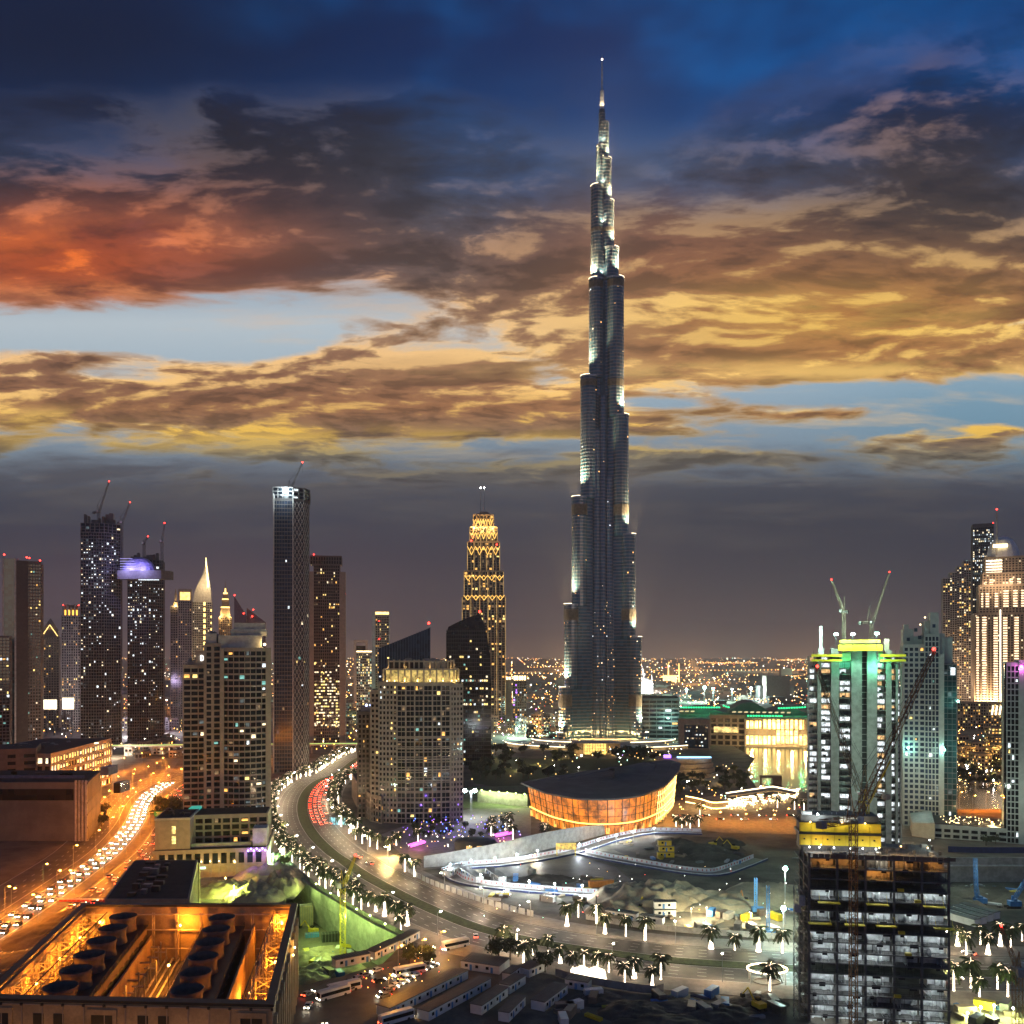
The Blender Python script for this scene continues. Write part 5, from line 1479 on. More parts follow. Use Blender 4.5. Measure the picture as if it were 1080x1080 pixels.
# pale pavilion and magenta canopies on the violet plaza
pv = thing('pavilion', 'dark rounded pavilion with two lit doorways on the violet plaza', 'pavilion', (*G(501, 899).xy, 0))
b = MB(); b.lathe([(12, 0), (12, 4.6), (11, 6), (7, 7), (1, 7.4)], 22, (0, 6, 0), 0, 1, .55); b.build('shell', m_roofg, pv)
for x in (-3.2, 2.6): MB().box(x - 1.6, -.9, .4, x + 1.6, -.4, 3.6).build('doorway', EM("pavilion_gold", (1, .62, .2), 1.3, True) if 'pavilion_gold' not in bpy.data.materials else bpy.data.materials['pavilion_gold'], pv)
for (a, c, a2, c2, lab) in ((433, 898, 449, 893, 'long magenta lit canopy on the violet plaza below the gold crowned tower'), (523, 887, 541, 883, 'short magenta lit canopy beside the grey hoarding wall')):
    p, q = G(a, c), G(a2, c2); t = thing('canopy', lab, 'canopy', p); d = q - p
    b = MB(); nn = Vector((-d.y, d.x, 0)).normalized() * 2.2; b.add([(0, 0, 3), tuple(d + Vector((0, 0, 3))), tuple(d + nn + Vector((0, 0, 3.6))), tuple(nn + Vector((0, 0, 3.6)))], ((0, 1, 2, 3),)); b.add([(0, 0, 2.2), tuple(d + Vector((0, 0, 2.2))), tuple(d + Vector((0, 0, 3))), (0, 0, 3)], ((0, 1, 2, 3),))
    b.build('lit_roof', e_mag, t)
    b = MB()
    for f in (0, .33, .66, 1): b.tube(tuple(d * f + nn * .5), tuple(d * f + nn * .5 + Vector((0, 0, 3))), .12, .12, 5)
    b.build('posts', m_steel, t)
    lamp('magenta_light', t, tuple(d * .5 + Vector((0, -2, 3))), (1, .2, .8), 1200, .4)
# shopping mall with green roof lines and gold facades
t, w, P, lx = site('shopping_mall', 'large shopping mall with gold lit facades and green light lines along its roofs', 700, 858, 1088, 120, 'mall')
def zm(py): return gz(py, 1088)
block(t, rect(lx(749), 4, lx(786), 40), 0, zm(757), 7, 8, m_glassw, m_tan, 2.6, .5, 2.4, lit=.0, seed=95, roof=2)
b = MB(); b.box(lx(753), 3.2, zm(773), lx(779), 3.5, zm(767)); b.build('lit_gallery', EM("gallery_gold", (1, .72, .25), 1.4, True, .8, .12), t)
b = MB(); b.box(lx(716), -50, 0, lx(748), -20, zm(754) - 2); b.build('end_pavilion', m_tan, t)
b = MB(); b.box(lx(722), -50.4, 2, lx(746), -49.9, zm(762)); b.build('pavilion_glass', m_glassb, t)
b = MB(); rn = random.Random(12)
for _ in range(34): x, z = rn.uniform(lx(723), lx(745)), 4 + int(rn.uniform(0, 6)) * 4.2; b.box(x - .8, -50.7, z, x + .8, -50.45, z + 1.4, rn.choice((0, 1, 2, 2)))
b.build('lit_windows', [w_white, w_warm, w_dim], t, stuff=True)
b = MB(); b.box(lx(785), 0, 0, lx(858), 60, zm(757)); b.build('main_block', m_tan, t)
b = MB(); n = 15
for i in range(n + 1): x = lx(786) + (lx(856) - lx(786)) * i / n; b.box(x - .7, -1.4, 0, x + .7, .1, zm(758))
for y_ in (787, 775, 769, 758): b.box(lx(785), -1.1, zm(y_) - .1, lx(858), .1, zm(y_) + .8)
b.build('colonnade', m_beige, t)
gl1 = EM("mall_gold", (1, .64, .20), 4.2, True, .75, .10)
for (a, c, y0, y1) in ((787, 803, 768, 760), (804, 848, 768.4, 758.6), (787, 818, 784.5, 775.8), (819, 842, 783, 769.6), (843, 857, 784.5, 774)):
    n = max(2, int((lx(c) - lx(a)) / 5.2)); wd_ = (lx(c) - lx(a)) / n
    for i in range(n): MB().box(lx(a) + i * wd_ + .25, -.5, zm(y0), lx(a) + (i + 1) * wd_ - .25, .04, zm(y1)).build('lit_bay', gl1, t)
for px in (792, 806, 820, 834, 848): lamp('facade_flood', t, (lx(px), -16, 8), (1, .66, .25), 26000, 1)
# curved and vaulted roofs with green lines
b = MB(); vs = []
def vault(a, c, y0, y1, zb, zt, n=12):
    pts = [(lx(a) + (lx(c) - lx(a)) * i / n, zb + (zt - zb) * math.sin(math.pi * i / n)) for i in range(n + 1)]
    b.add([(x, y0, z) for x, z in pts] + [(x, y1, z) for x, z in pts], [(i, i + 1, i + n + 2, i + n + 1) for i in range(n)] + [tuple(range(n, -1, -1)), tuple(range(n + 1, 2 * n + 2))])
vault(770, 818, 70, 150, zm(757) + 2, zm(744))
vault(712, 772, 60, 160, zm(757), zm(751)); vault(815, 862, 70, 160, zm(757), zm(750))
b.build('vaulted_roofs', m_roofg, t)
b = MB(); b.box(lx(706), 50, 0, lx(862), 160, zm(757)); b.build('rear_block', m_concd, t)
b = MB()
for (a, c, yo, za_, zb_) in ((717, 762, 58, zm(750.5), zm(750)), (788, 826, -1.8, zm(755.4), zm(755.2)), (764, 772, 56, zm(748), zm(750.5)), (826, 858, 66, zm(750.6), zm(749))):
    k = max(3, int((lx(c) - lx(a)) / 3))
    for i in range(k): x = lx(a) + (lx(c) - lx(a)) * i / k; z = za_ + (zb_ - za_) * i / k; b.box(x, yo - .8, z, x + 2.1, yo, z + 1.7)
b.build('green_lines', e_ledg, t)
for px in (725, 740, 755, 795, 810, 835, 850): lamp('green_light', t, (lx(px), 40 if px < 770 or px > 826 else -6, zm(749) + 4), (.05, 1, .35), 9000, .6)
b = MB()
for (a, c, yo, zz) in ((716, 740, 54, zm(754.5)), (772, 840, -2.2, zm(751.6))):
    k = int((lx(c) - lx(a)) / 7)
    for i in range(k): x = lx(a) + i * 7; b.prism([Vector((x, yo)), Vector((x + 3, yo)), Vector((x + 5, yo + 7)), Vector((x + 2, yo + 7))], zz, zz + 1.3)
b.build('roof_ribs_lit', EM("rib_gold", (1, .75, .4), .9, False), t)
t, w, P, lx = site('terraced_block', 'dim terraced block of dark horizontal floors right of the tallest tower', 677, 716, 1130, 60, 'building')
block(t, P, 0, gz(738, 1130), 5.2, 9, m_glass, m_concd, .8, .42, 2.2, lit=.10, pal=[w_white, w_warm, w_amber, w_dim, w_teal], seed=97, roof=1)
lamp('teal_flood', t, (10, -14, 30), (.5, 1, .85), 40000, 1)
# waterfront terraces with a gold wave wall
t = thing('waterfront_restaurant', 'gold lit wave shaped restaurant terrace crowded with lamps beside the lake', 'restaurant', (*G(760, 850).xy, 0))
org = Vector(t.location[:2])
wp = Line([G(*p).xy - org for p in ((723, 846), (738, 849), (752, 853), (768, 852))], 3)
b = MB(); b.wall(wp.p, .05, 5.2, .5); b.build('wave_wall', m_tan, t)
b = MB(); b.wall([p + Vector((0, -.6)) for p in wp.p], 4.2, 4.9, .3); b.wall([p + Vector((0, -1)) for p in wp.p], .1, .7, .3); b.build('wave_light', EM("wave_gold", (1, .72, .28), 6, True, .3, .2), t)
rp = [G(*p, 5.5).xy - org for p in ((766, 838), (768, 840.5), (815, 834.5), (839, 838.5), (840, 836), (815, 831))]
b = MB(); b.prism(rp, 5.5, 6.3); b.build('canopy_roof', m_tan, t)
b = MB(); b.path([(*p, 6.6) for p in (rp[0], rp[5], rp[4])], .5, 5); b.build('roof_edge_light', e_strip, t)
b = MB(); rn = random.Random(14)
for _ in range(120):
    u, v = rn.random(), rn.random(); p = G(766 + u * 74 + v * 3, 855 - u * 10 - v * 11 + (1 - u) * 2).xy - org; s = rn.uniform(.5, 1.1)
    b.box(p.x - s * 1.3, p.y - .6, 2.0, p.x + s * 1.3, p.y + .6, 2.5); b.tube((p.x, p.y, .05), (p.x, p.y, 2.1), .08, .08, 4)
b.build('table_lamps', EM("terrace_lamp", (1, .78, .42), 6, True, .4, .3), t, stuff=True)
for px, py in ((730, 852), (745, 855), (780, 853), (800, 850), (822, 845)): lamp('terrace_light', t, (*(G(px, py).xy - org), 6), (1, .66, .25), 4500, .6)
t = thing('mall_annexe', 'curved terraced annexe with a blue lit strip beside the lake promenade', 'building', (*G(726, 822).xy, 0))
b = MB()
for k in range(4): b.lathe([(30 - k * 1.5, 0), (30 - k * 1.5, 3.4)], 30, (0, 24, k * 4.4), 0, 1, .6); b.lathe([(27 - k * 1.5, 0), (27 - k * 1.5, 1)], 30, (0, 24, 3.4 + k * 4.4), 0, 1, .6)
b.build('terraces', m_tan, t)
b = MB(); b.lathe([(29, 0), (29, .7)], 30, (0, 24, 2.2), 0, 1.02, .62); b.build('warm_strip', EM("annexe_strip", (1, .62, .25), 1.4, True), t)
b = MB(); b.box(-8, 8, 17.8, 22, 12, 18.8); b.build('blue_strip', EM("blue_strip", (.3, .6, 1), 3, True), t)
b = MB(); b.box(-20, 7, 18, -14, 10, 20.5); b.build('violet_sign', e_purp, t)
jt = thing('footbridge', 'small dark footbridge standing in the golden lake water', 'bridge', (*G(815, 828).xy, 0))
b = MB(); b.box(-10, 0, 6, 8, 5, 7.6); b.build('deck', m_beiged, jt)
MB().box(0, .5, 0, 8, 4.5, 6).build('pier', m_beiged, jt); MB().box(-9.6, 1, 0, -9, 4, 6).build('pier', m_beiged, jt)

# ================================================================== RIGHT-HAND TOWERS AND BUILDING SITES
# unfinished concrete tower with yellow platforms
D0 = 500
t, w, P, lx = site('unfinished_tower', 'unfinished concrete tower with white lit open floors and yellow climbing platforms on top', 851, 952, D0, 34)
def zu(py): return gz(py, D0)
zt = zu(692); fh = 3.3; nf = int(zt / fh)
b = MB()
for i in range(nf + 1): b.box(lx(853) + (.6 if i > nf - 3 else 0), 1.2, i * fh - .22, lx(951), 30, i * fh + .12)
b.build('floor_slabs', m_conc, t)
b = MB()
for (a, c, ty, y0) in ((898, 909, 678, -.6), (914.5, 925, 678, -.6), (876.5, 885, 684, .2), (934.5, 940.5, 686, .2), (862.2, 866, 692, .6), (945, 947.5, 700, .6)):
    b.box(lx(a), y0, 0, lx(c), 8, zu(ty))
for (a, y0) in ((852.2, 1.4), (950.6, 1.4)): b.box(lx(a) - .3, y0 - .5, 0, lx(a) + .4, y0 + .6, zt)
b.build('core_walls', m_conc, t)
b = MB(); b.box(lx(909), 2.5, 0, lx(914.5), 3, zu(684)); b.build('shaft', m_dark, t)
b = MB(); b.box(lx(853), 9, 0, lx(951), 9.5, zt); b.build('back_wall', m_white, t)
rn = random.Random(31)
cols = [(854, 861.6, .55), (866.4, 876, .85), (886, 897, .55), (926, 934, .9), (941, 944.6, .7), (948, 950, .55)]
wb = MB(); npan = 0
for i in range(nf):
    for (a, c, pr) in cols:
        if rn.random() < pr * (.95 if i > nf * .35 else .6):
            x0, x1 = lx(a) + .2, lx(c) - .2; z0 = i * fh + .5; m_ = m_lit = 0 if rn.random() < .8 else 1
            if rn.random() < .4 and x1 - x0 > 3: x1 = x0 + (x1 - x0) * rn.uniform(.4, .8)
            if npan < 100:
                o = MB().box(x0, 4.0, z0, x1, 4.1, z0 + 2.1).build('lit_room', SITE_ROOM[m_] if 'SITE_ROOM' in globals() else globals().setdefault('SITE_ROOM', [EM("lit_room", (.9, .97, 1), 1.25, True, .75, .5), EM("amber_room", (1, .6, .25), 1.2, True, .7, .5)])[m_], t); npan += 1
            else: wb.box(x0, 4.0, z0, x1, 4.1, z0 + 2.1, m_)
wb.build('lit_rooms', SITE_ROOM, t, stuff=True)
b = MB()
for i in range(nf):
    for (a, c, pr) in cols:
        x0, x1 = lx(a), lx(c)
        if rn.random() < .8: b.tube((x0, 1.0, i * fh + 1.1), (x1, 1.0, i * fh + 1.1), .05, .05, 4); b.tube((x0, 1.0, i * fh + .6), (x1, 1.0, i * fh + .6), .05, .05, 4)
        for k in range(2):
            x = rn.uniform(x0 + .5, x1 - .5); b.tube((x, 1.6, i * fh), (x, 1.6, i * fh + fh - .2), .09, .09, 4)
        if rn.random() < .3: x = rn.uniform(x0, max(x0 + .1, x1 - 2)); b.box(x, 1.5, i * fh + .12, x + 1.6, 3, i * fh + 1.4)
b.build('guard_rails', m_dark, t)
b = MB(); b.box(lx(884), -3, zu(686.5), lx(930), 10, zu(680)); b.box(lx(886), -1, zu(678), lx(928), 9, zu(675)); b.build('climbing_formwork', m_yelp, t)
b = MB(); b.box(lx(885), -3.2, zu(679.4), lx(929), 8, zu(678.2)); b.build('work_deck', m_dark, t)
for k, (a, c, ys) in enumerate(((856, 888, ((690, 692.6), (695.4, 697.6))), (928, 955, ((690, 692.6), (695.4, 697.6))))):
    for (y0, y1) in ys:
        b = MB(); b.box(lx(a), -2.5, zu(y1), lx(c), 7, zu(y0)); b.build('yellow_platform', m_yelp, t)
    b = MB()
    for q in range(6): x = lx(a) + 1 + q * (lx(c) - lx(a) - 2) / 5; b.tube((x, -2, zu(704)), (x, -2, zu(686)), .12, .12, 4)
    b.build('platform_props', m_steel, t)
b = MB(); b.box(lx(863), 1, zu(692), lx(869), 5, zu(684)); b.box(lx(864.4), 1.5, zu(684), lx(867.4), 4, zu(660)); b.build('form_panel', m_white, t)
b = MB(); b.box(lx(933), 1, zu(690), lx(938), 4, zu(674)); b.build('form_panel', m_tan, t)
b = MB(); b.box(lx(888), -2.4, zu(697), lx(897), -2, zu(687.5)); b.box(lx(926), -2.4, zu(697), lx(931), -2, zu(687.5)); b.build('green_mesh', m_tarpg, t)
for (px, py, pw) in ((881.5, 669, 1), (899, 669, .6), (924, 668.5, 1.3)):
    mm = MB().tube((lx(px), -3.5, zu(684)), (lx(px), -3.5, zu(py)), .14, .14, 5, 0); mm.lathe([(.7, -.6), (1.15, 0), (.7, .6)], 8, (lx(px), -4, zu(py)), 1); mm.build('floodlight', [m_dark, e_green], t)
    lamp('flood', t, (lx(px), -6.5, zu(py)), (.6, 1, .84), 26000 * pw, .8)
for (px, py) in ((890, 700), (928, 700), (921, 704)): lamp('green_light', t, (lx(px), -4.6, zu(py)), (.12, 1, .5), 4200, .4)
for (px, py) in ((866, 740), (905, 780), (932, 740), (905, 830)): lamp('site_light', t, (lx(px), -16, zu(py)), (.6, 1, .78), 4200, .6)
zu_top = zu(684)

# pale residential tower beside it
D0 = 580
t, w, P, lx = site('apartment_tower', 'pale green apartment tower with a stepped top beside the unfinished concrete tower', 952, 1010, D0, 34)
def zr(py): return gz(py, D0)
block(t, rect(lx(953), 0, lx(975), 28), 0, zr(682), 3.4, 2.9, m_glassb, m_pale, 1.1, .42, 1.3, lit=.05, indiv=True, seed=100, budget=[28], pal=[w_amber, w_yel, w_dimc, w_teal], roof=1)
block(t, rect(lx(975) + .1, -1.2, lx(990), 30), 0, zr(671), 3.4, 2.3, m_glassb, m_pale, .6, .42, .8, lit=.06, indiv=True, seed=101, budget=[22], pal=[w_white, w_dimc, w_teal], roof=1)
b = MB(); b.box(lx(990) + .05, -2.0, 0, lx(995.5), 28, zr(690)); b.build('side_pier', m_pale, t)
block(t, rect(lx(995.5), 3, lx(1009.5), 28), 0, zr(701), 3.4, 2.8, m_glasst, m_steel, .2, .3, .4, lit=.05, indiv=True, seed=102, budget=[14], pal=[w_teal, w_white, w_dimc], roof=.8)
b = MB(); b.box(lx(953), 4, zr(682) + .5, lx(964), 26, zr(663)); b.box(lx(964), 3, zr(682) + .5, lx(975), 26, zr(671)); b.box(lx(954), 5, zr(663), lx(959), 20, zr(658)); b.box(lx(981), 0, zr(671), lx(990), 18, zr(646)); b.box(lx(975), 3, zr(671), lx(981), 20, zr(655)); b.box(lx(990), 3, zr(690) - .5, lx(997), 22, zr(668)); b.box(lx(997), 6, zr(701), lx(1006), 24, zr(672)); b.build('stepped_top', m_pale, t)
for (px, py) in ((966, 666), (970, 674), (958, 676), (985, 662)): MB().box(lx(px) - .9, -.0 if px < 975 else -.2, zr(py), lx(px) + .9, 3.2, zr(py) + 2.2).build('window', m_glassb, t)
for (px, py) in ((971, 658.5), (976, 651)): MB().ball((lx(px), 2.6, zr(py)), .55).build('wall_lamp', e_goldw, t)
MB().box(lx(1003), 2.4, zr(712), lx(1008), 2.6, zr(704)).build('window', w_white, t)
for (px, py, m_) in ((995.5, 790, 0), (1010, 739, 0), (957.5, 789, 0)):
    MB().ball((lx(px), -2.6, zr(py)), .8).build('teal_lamp', EM("teal_lamp", (.3, 1, .8), 20, False) if 'teal_lamp' not in bpy.data.materials else bpy.data.materials['teal_lamp'], t); lamp('teal_light', t, (lx(px), -4, zr(py)), (.35, 1, .85), 3000, .4)
for px in (960, 985): lamp('flood', t, (lx(px), -26, zr(800)), (.8, 1, .9), 9000, 1)
t, w, P, lx = site('apartment_tower', 'pale apartment tower with a magenta lamp cut by the right edge of the view', 1058, 1092, 528, 30)
def zq(py): return gz(py, 528)
block(t, rect(lx(1062), 0, lx(1074.5), 26), 0, zq(702), 3.4, 2.1, m_glass, m_pale, .5, .42, .7, lit=.05, indiv=True, seed=105, budget=[20], pal=[w_yel, w_dim, w_white], roof=1.5)
b = MB(); b.box(lx(1074.5) + .02, -1, 0, lx(1092), 26, zq(696)); b.build('end_wall', m_pale, t)
b = MB(); b.box(lx(1059.5), 1.2, 0, lx(1062) - .1, 5, zq(700)); b.build('glass_edge', m_glass, t)
MB().ball((lx(1077), -1.8, zq(703)), .9).build('magenta_lamp', EM("magenta_lamp", (1, .1, .8), 12, False), t); lamp('magenta_light', t, (lx(1077), -3, zq(704)), (1, .15, .8), 2500, .4)
lamp('flood', t, (lx(1068), -24, 30), (.85, 1, .85), 9000, 1)
t, w, P, lx = site('podium_building', 'pale walled pool terrace with warm lamps between the two pale apartment towers', 962, 1064, 540, 40, 'building')
block(t, rect(lx(985), 0, lx(1062), 34), 0, gz(874, 540), 4, 5, m_glass, m_pale, 1.4, .42, 1.4, lit=.06, indiv=True, seed=106, roof=1)
b = MB(); b.prism([Vector((lx(962), 2)), Vector((lx(985) - .1, -6)), Vector((lx(985) - .1, 20)), Vector((lx(962), 26))], 0, [8, 10, 13, 10]); b.build('gabled_wing', m_pale, t)
zt = gz(874, 540)
b = MB(); b.lathe([(9, 0), (9, .3)], 20, (lx(1028), 20, zt + .1), 0, 1.3, .5); b.build('pool', EM("pool_glow", (.15, .8, .7), .7, False, .3, .3), t)
b = MB(); rn = random.Random(44)
for _ in range(50): x, y = rn.uniform(lx(995), lx(1060)), rn.uniform(6, 33); b.tube((x, y, zt), (x, y, zt + 2), .06, .06, 4, 1); b.ball((x, y, zt + 2.2), .3, 0, 5)
b.build('terrace_lamps', [e_goldw, m_dark], t)
for px in (1005, 1022, 1042): lamp('terrace_light', t, (lx(px), 14, zt + 3), (1, .65, .28), 1200, .4)

e_tubeS = EM('frame_tube', (.86, .97, 1), 48, True); e_tubeA = EM('frame_amber', (1, .5, .12), 60, True)
# open concrete frame in the right foreground
D0 = 270
t, w, P, lx = site('unfinished_building', 'open concrete frame building with white lit floors and dark storeys in the right foreground', 838, 1003, D0, 26, 'building', .4)
def zf(py): return gz(py, D0)
colx = [853.5, 883, 913, 943, 972.5, 1001]
fh = 3.13; ztop = zf(906); nf = int(ztop / fh); base = ztop - nf * fh
lev = [ztop - i * fh for i in range(nf + 2)]
b = MB()
for i, z in enumerate(lev):
    if z < .2: break
    b.box(lx(852.6) - (.5 if i % 3 == 1 else 0), -.3, z - .34, lx(1001.8) + (.4 if i % 4 == 2 else 0), 24, z)
b.build('floor_slabs', m_concd, t)
for cx in colx:
    b = MB()
    for y0 in (0, 8, 16): b.box(lx(cx) - .32, y0, 0, lx(cx) + .32, y0 + .8, ztop + 1.2)
    b.build('columns', m_concd, t)
rn = random.Random(52)
dark = {1, 2, 4, 6, 10}; part = {0: 'amber'}
m_plaster = M("white_plaster", (.55, .57, .56), .8, var=.3, scale=.5, fine=.35)
for i in range(nf + 1):
    z0 = lev[i + 1] if i + 1 < len(lev) else 0
    if z0 < 0: z0 = .02
    for k in range(5):
        x0, x1 = lx(colx[k]) + .34, lx(colx[k + 1]) - .34
        if i in dark and i != 1: continue
        if i == 1 and k != 2: continue
        if i in (11, 12) and k > 2 and rn.random() < .4: continue
        yb = 3.2 + rn.uniform(0, .8)
        b = MB(); hh = rn.uniform(2.2, 2.7)
        b.box(x0, yb, z0 + .02, x1, yb + .2, z0 + hh)
        for _ in range(3):
            xx = rn.uniform(x0, x1 - 1.2); b.box(xx, yb - rn.uniform(.3, 1.2), z0 + .02, xx + rn.uniform(.3, 1.2), yb - .02, z0 + rn.uniform(.5, 1.8))
        for _ in range(2):
            xx = rn.uniform(x0, x1 - .3); b.box(xx, .6, z0 + .02, xx + .12, yb, z0 + hh * rn.uniform(.6, 1))
        b.build('partition', m_plaster if i > 1 else m_tan, t)
        if rn.random() < .86:
            l_ = rn.uniform(.5, .9) * (x1 - x0); xs = rn.uniform(x0, x1 - l_)
            b = MB(); b.box(xs, 1.0, lev[i] - .56, xs + l_, 1.16, lev[i] - .44); b.build('tube_lamp', (e_tubeA if rn.random() < .75 else e_tubeS) if i < 2 else e_tubeS, t)
b = MB()
for i, z in enumerate(lev[:-1]):
    if z < 1: break
    for k in range(5):
        x0, x1 = lx(colx[k]) + .3, lx(colx[k + 1]) - .3
        for h_ in (.55, 1.05): b.tube((x0, -.12, z + h_), (x1, -.12, z + h_), .035, .035, 4)
        for q in range(7): x = x0 + (x1 - x0) * q / 6; b.tube((x, -.12, z), (x, -.12, z + 1.1), .03, .03, 4)
        if rn.random() < .6: x = rn.uniform(x0, x1 - 2.5); b.box(x, -.25, z - .9, x + rn.uniform(1, 2.5), -.16, z + rn.uniform(-.1, .4))
        if rn.random() < .5:
            for q in range(4): x = rn.uniform(x0, x1); b.tube((x, 1.2, z - fh), (x, 1.2, z - .34), .05, .05, 4)
b.build('guard_rails', m_dark, t)
for (i, a, c) in ((4, 862, 885), (4, 913, 936), (4, 973, 995), (6, 852, 876), (6, 890, 911), (6, 923, 944), (6, 984, 1005)):
    z = lev[i] - .5; b = MB(); b.box(lx(a), -2.2, z - .3, lx(c), -.35, z); b.tube((lx(a) + .4, -2.1, z), (lx(a) + .4, -.3, z + 2.4), .05, .05, 4); b.tube((lx(c) - .4, -2.1, z), (lx(c) - .4, -.3, z + 2.4), .05, .05, 4); b.build('loading_platform', m_yelp, t)
for (px, i) in ((949, 2), (967, 3), (950, 6), (957, 8), (946, 12)):
    b = MB(); b.box(lx(px) - .9, -1.3, lev[i + 1] + .3, lx(px) + .9, -.4, lev[i + 1] + 1.1); b.build('yellow_skip', m_yel, t)
b = MB()
for i in range(2): b.lattice((lx(841 + i * 6), 2, 0), (lx(841 + i * 6), 2, zf(938)), 1.5, 1.5, .06)
for z in [k * 3.13 + 1 for k in range(13)]: b.box(lx(846), 1, z, lx(853), 3, z + .15)
b.build('hoist_mast', m_steel, t)
b = MB(); b.box(lx(842.5), -.6, zf(958), lx(849), 1.2, zf(948)); b.box(lx(838), .2, zf(966), lx(845), 2, zf(958)); b.build('hoist_cage', m_concl, t)
# top deck: clutter, standing bars, warm lamps
b = MB()
for _ in range(120):
    x, y, h_ = rn.uniform(lx(855), lx(1000)), rn.uniform(0, 23), rn.uniform(.4, 1.8); b.tube((x, y, ztop), (x + rn.uniform(-.1, .1), y, ztop + h_), .04, .04, 4)
for _ in range(26):
    x, y = rn.uniform(lx(857), lx(996)), rn.uniform(0, 22); b.box(x, y, ztop + .01, x + rn.uniform(.5, 3), y + rn.uniform(.4, 2), ztop + rn.uniform(.25, 1.2))
b.build('deck_clutter', m_conc, t)
b = MB()
for k in range(5):
    for q in range(5): x = lx(colx[k]) + 1 + q * 1.7; b.box(x, -.2, ztop + .02, x + 1.5, .1, ztop + 1.1)
b.build('edge_screens', m_beiged, t)
for (px, y, m_, c_, pw) in ((870, 6, e_tubew, (1, .6, .25), 500), (931, 4, e_tubew, (1, .62, .28), 600), (957, 7, e_tubew, (1, .6, .22), 700), (985, 6, e_tubew, (1, .66, .3), 700), (915, 16, e_tube, (.85, 1, .95), 900), (1000, 18, e_tube, (.8, 1, .9), 500)):
    lb = MB(); lb.tube((lx(px), y, ztop), (lx(px), y, ztop + 2.6), .05, .05, 4, 0); lb.ball((lx(px), y, ztop + 2.6), .22, 1, 6); lb.build('deck_lamp', [m_dark, m_], t); lamp('deck_light', t, (lx(px), y - .5, ztop + 2.7), c_, pw, .2)
# core rising above the deck, wrapped in yellow formwork
x0, x1 = lx(848), lx(937); y0 = 9
b = MB(); b.box(x0 + .6, y0 + .4, ztop, x1 - .6, y0 + 9, ztop + 11); b.build('core', m_concd, t)
zb = ztop + 1.9
n = 7
for k in range(n):
    a, c = x0 + (x1 - x0) * k / n, x0 + (x1 - x0) * (k + 1) / n
    for (q0, q1) in ((0, 3.3), (4.1, 7.0)):
        b = MB(); b.box(a + .04, y0 - .5, zb + q0, c - .04, y0 - .2, zb + q1); b.box(a + .3, y0 - .62, zb + q0 + .1, a + .42, y0 - .5, zb + q1 - .1); b.build('formwork_panel', m_yelp, t)
b = MB(); b.box(x0 - .2, y0 - .9, zb + 3.32, x1 + .2, y0 + 9, zb + 4.0); b.box(x0 - .4, y0 - 1.2, zb + 7.05, x1 + .4, y0 + 9.5, zb + 7.3); b.build('work_decks', m_dark, t)
b = MB()
for k in range(n): x = x0 + (x1 - x0) * (k + .35) / n; b.box(x, y0 - .68, zb + 1.7, x + .5, y0 - .52, zb + 2.1)
b.build('form_ports', m_dark, t)
b = MB()
for k in range(40): x = rn.uniform(x0, x1); b.tube((x, y0 + rn.uniform(0, 8), zb + 7), (x, y0 + rn.uniform(0, 8), zb + 7 + rn.uniform(1, 3)), .05, .05, 4)
b.box(x0 + 12, y0 - .6, zb + 7.3, x0 + 17, y0 + 1, zb + 9); b.box(x0 + 1, y0 + 1, zb + 7.3, x0 + 4, y0 + 3, zb + 10)
b.build('deck_equipment', m_white, t)
for k, (f, zz, m_, pw) in enumerate(((.13, 7.2, e_tubew, 260), (.52, 7.2, e_tubew, 260), (.80, 7.2, e_tubew, 320), (.22, 9.6, e_cold, 1500), (.12, -.5, e_tube, 160), (.24, -.5, e_tube, 160), (.42, -.5, e_tube, 160), (.62, -.5, e_tube, 160), (.77, -.5, e_tube, 200), (.93, -.5, e_tube, 200))):
    x = x0 + (x1 - x0) * f; MB().ball((x, y0 - 1.2, zb + zz), .26, 0, 8).build('site_lamp', m_, t); lamp('site_light', t, (x, y0 - 2.6, zb + zz + (.3 if zz > 0 else 0)), (1, .9, .6) if m_ is e_tubew else (.85, .97, 1), pw, .3)
deckz = ztop

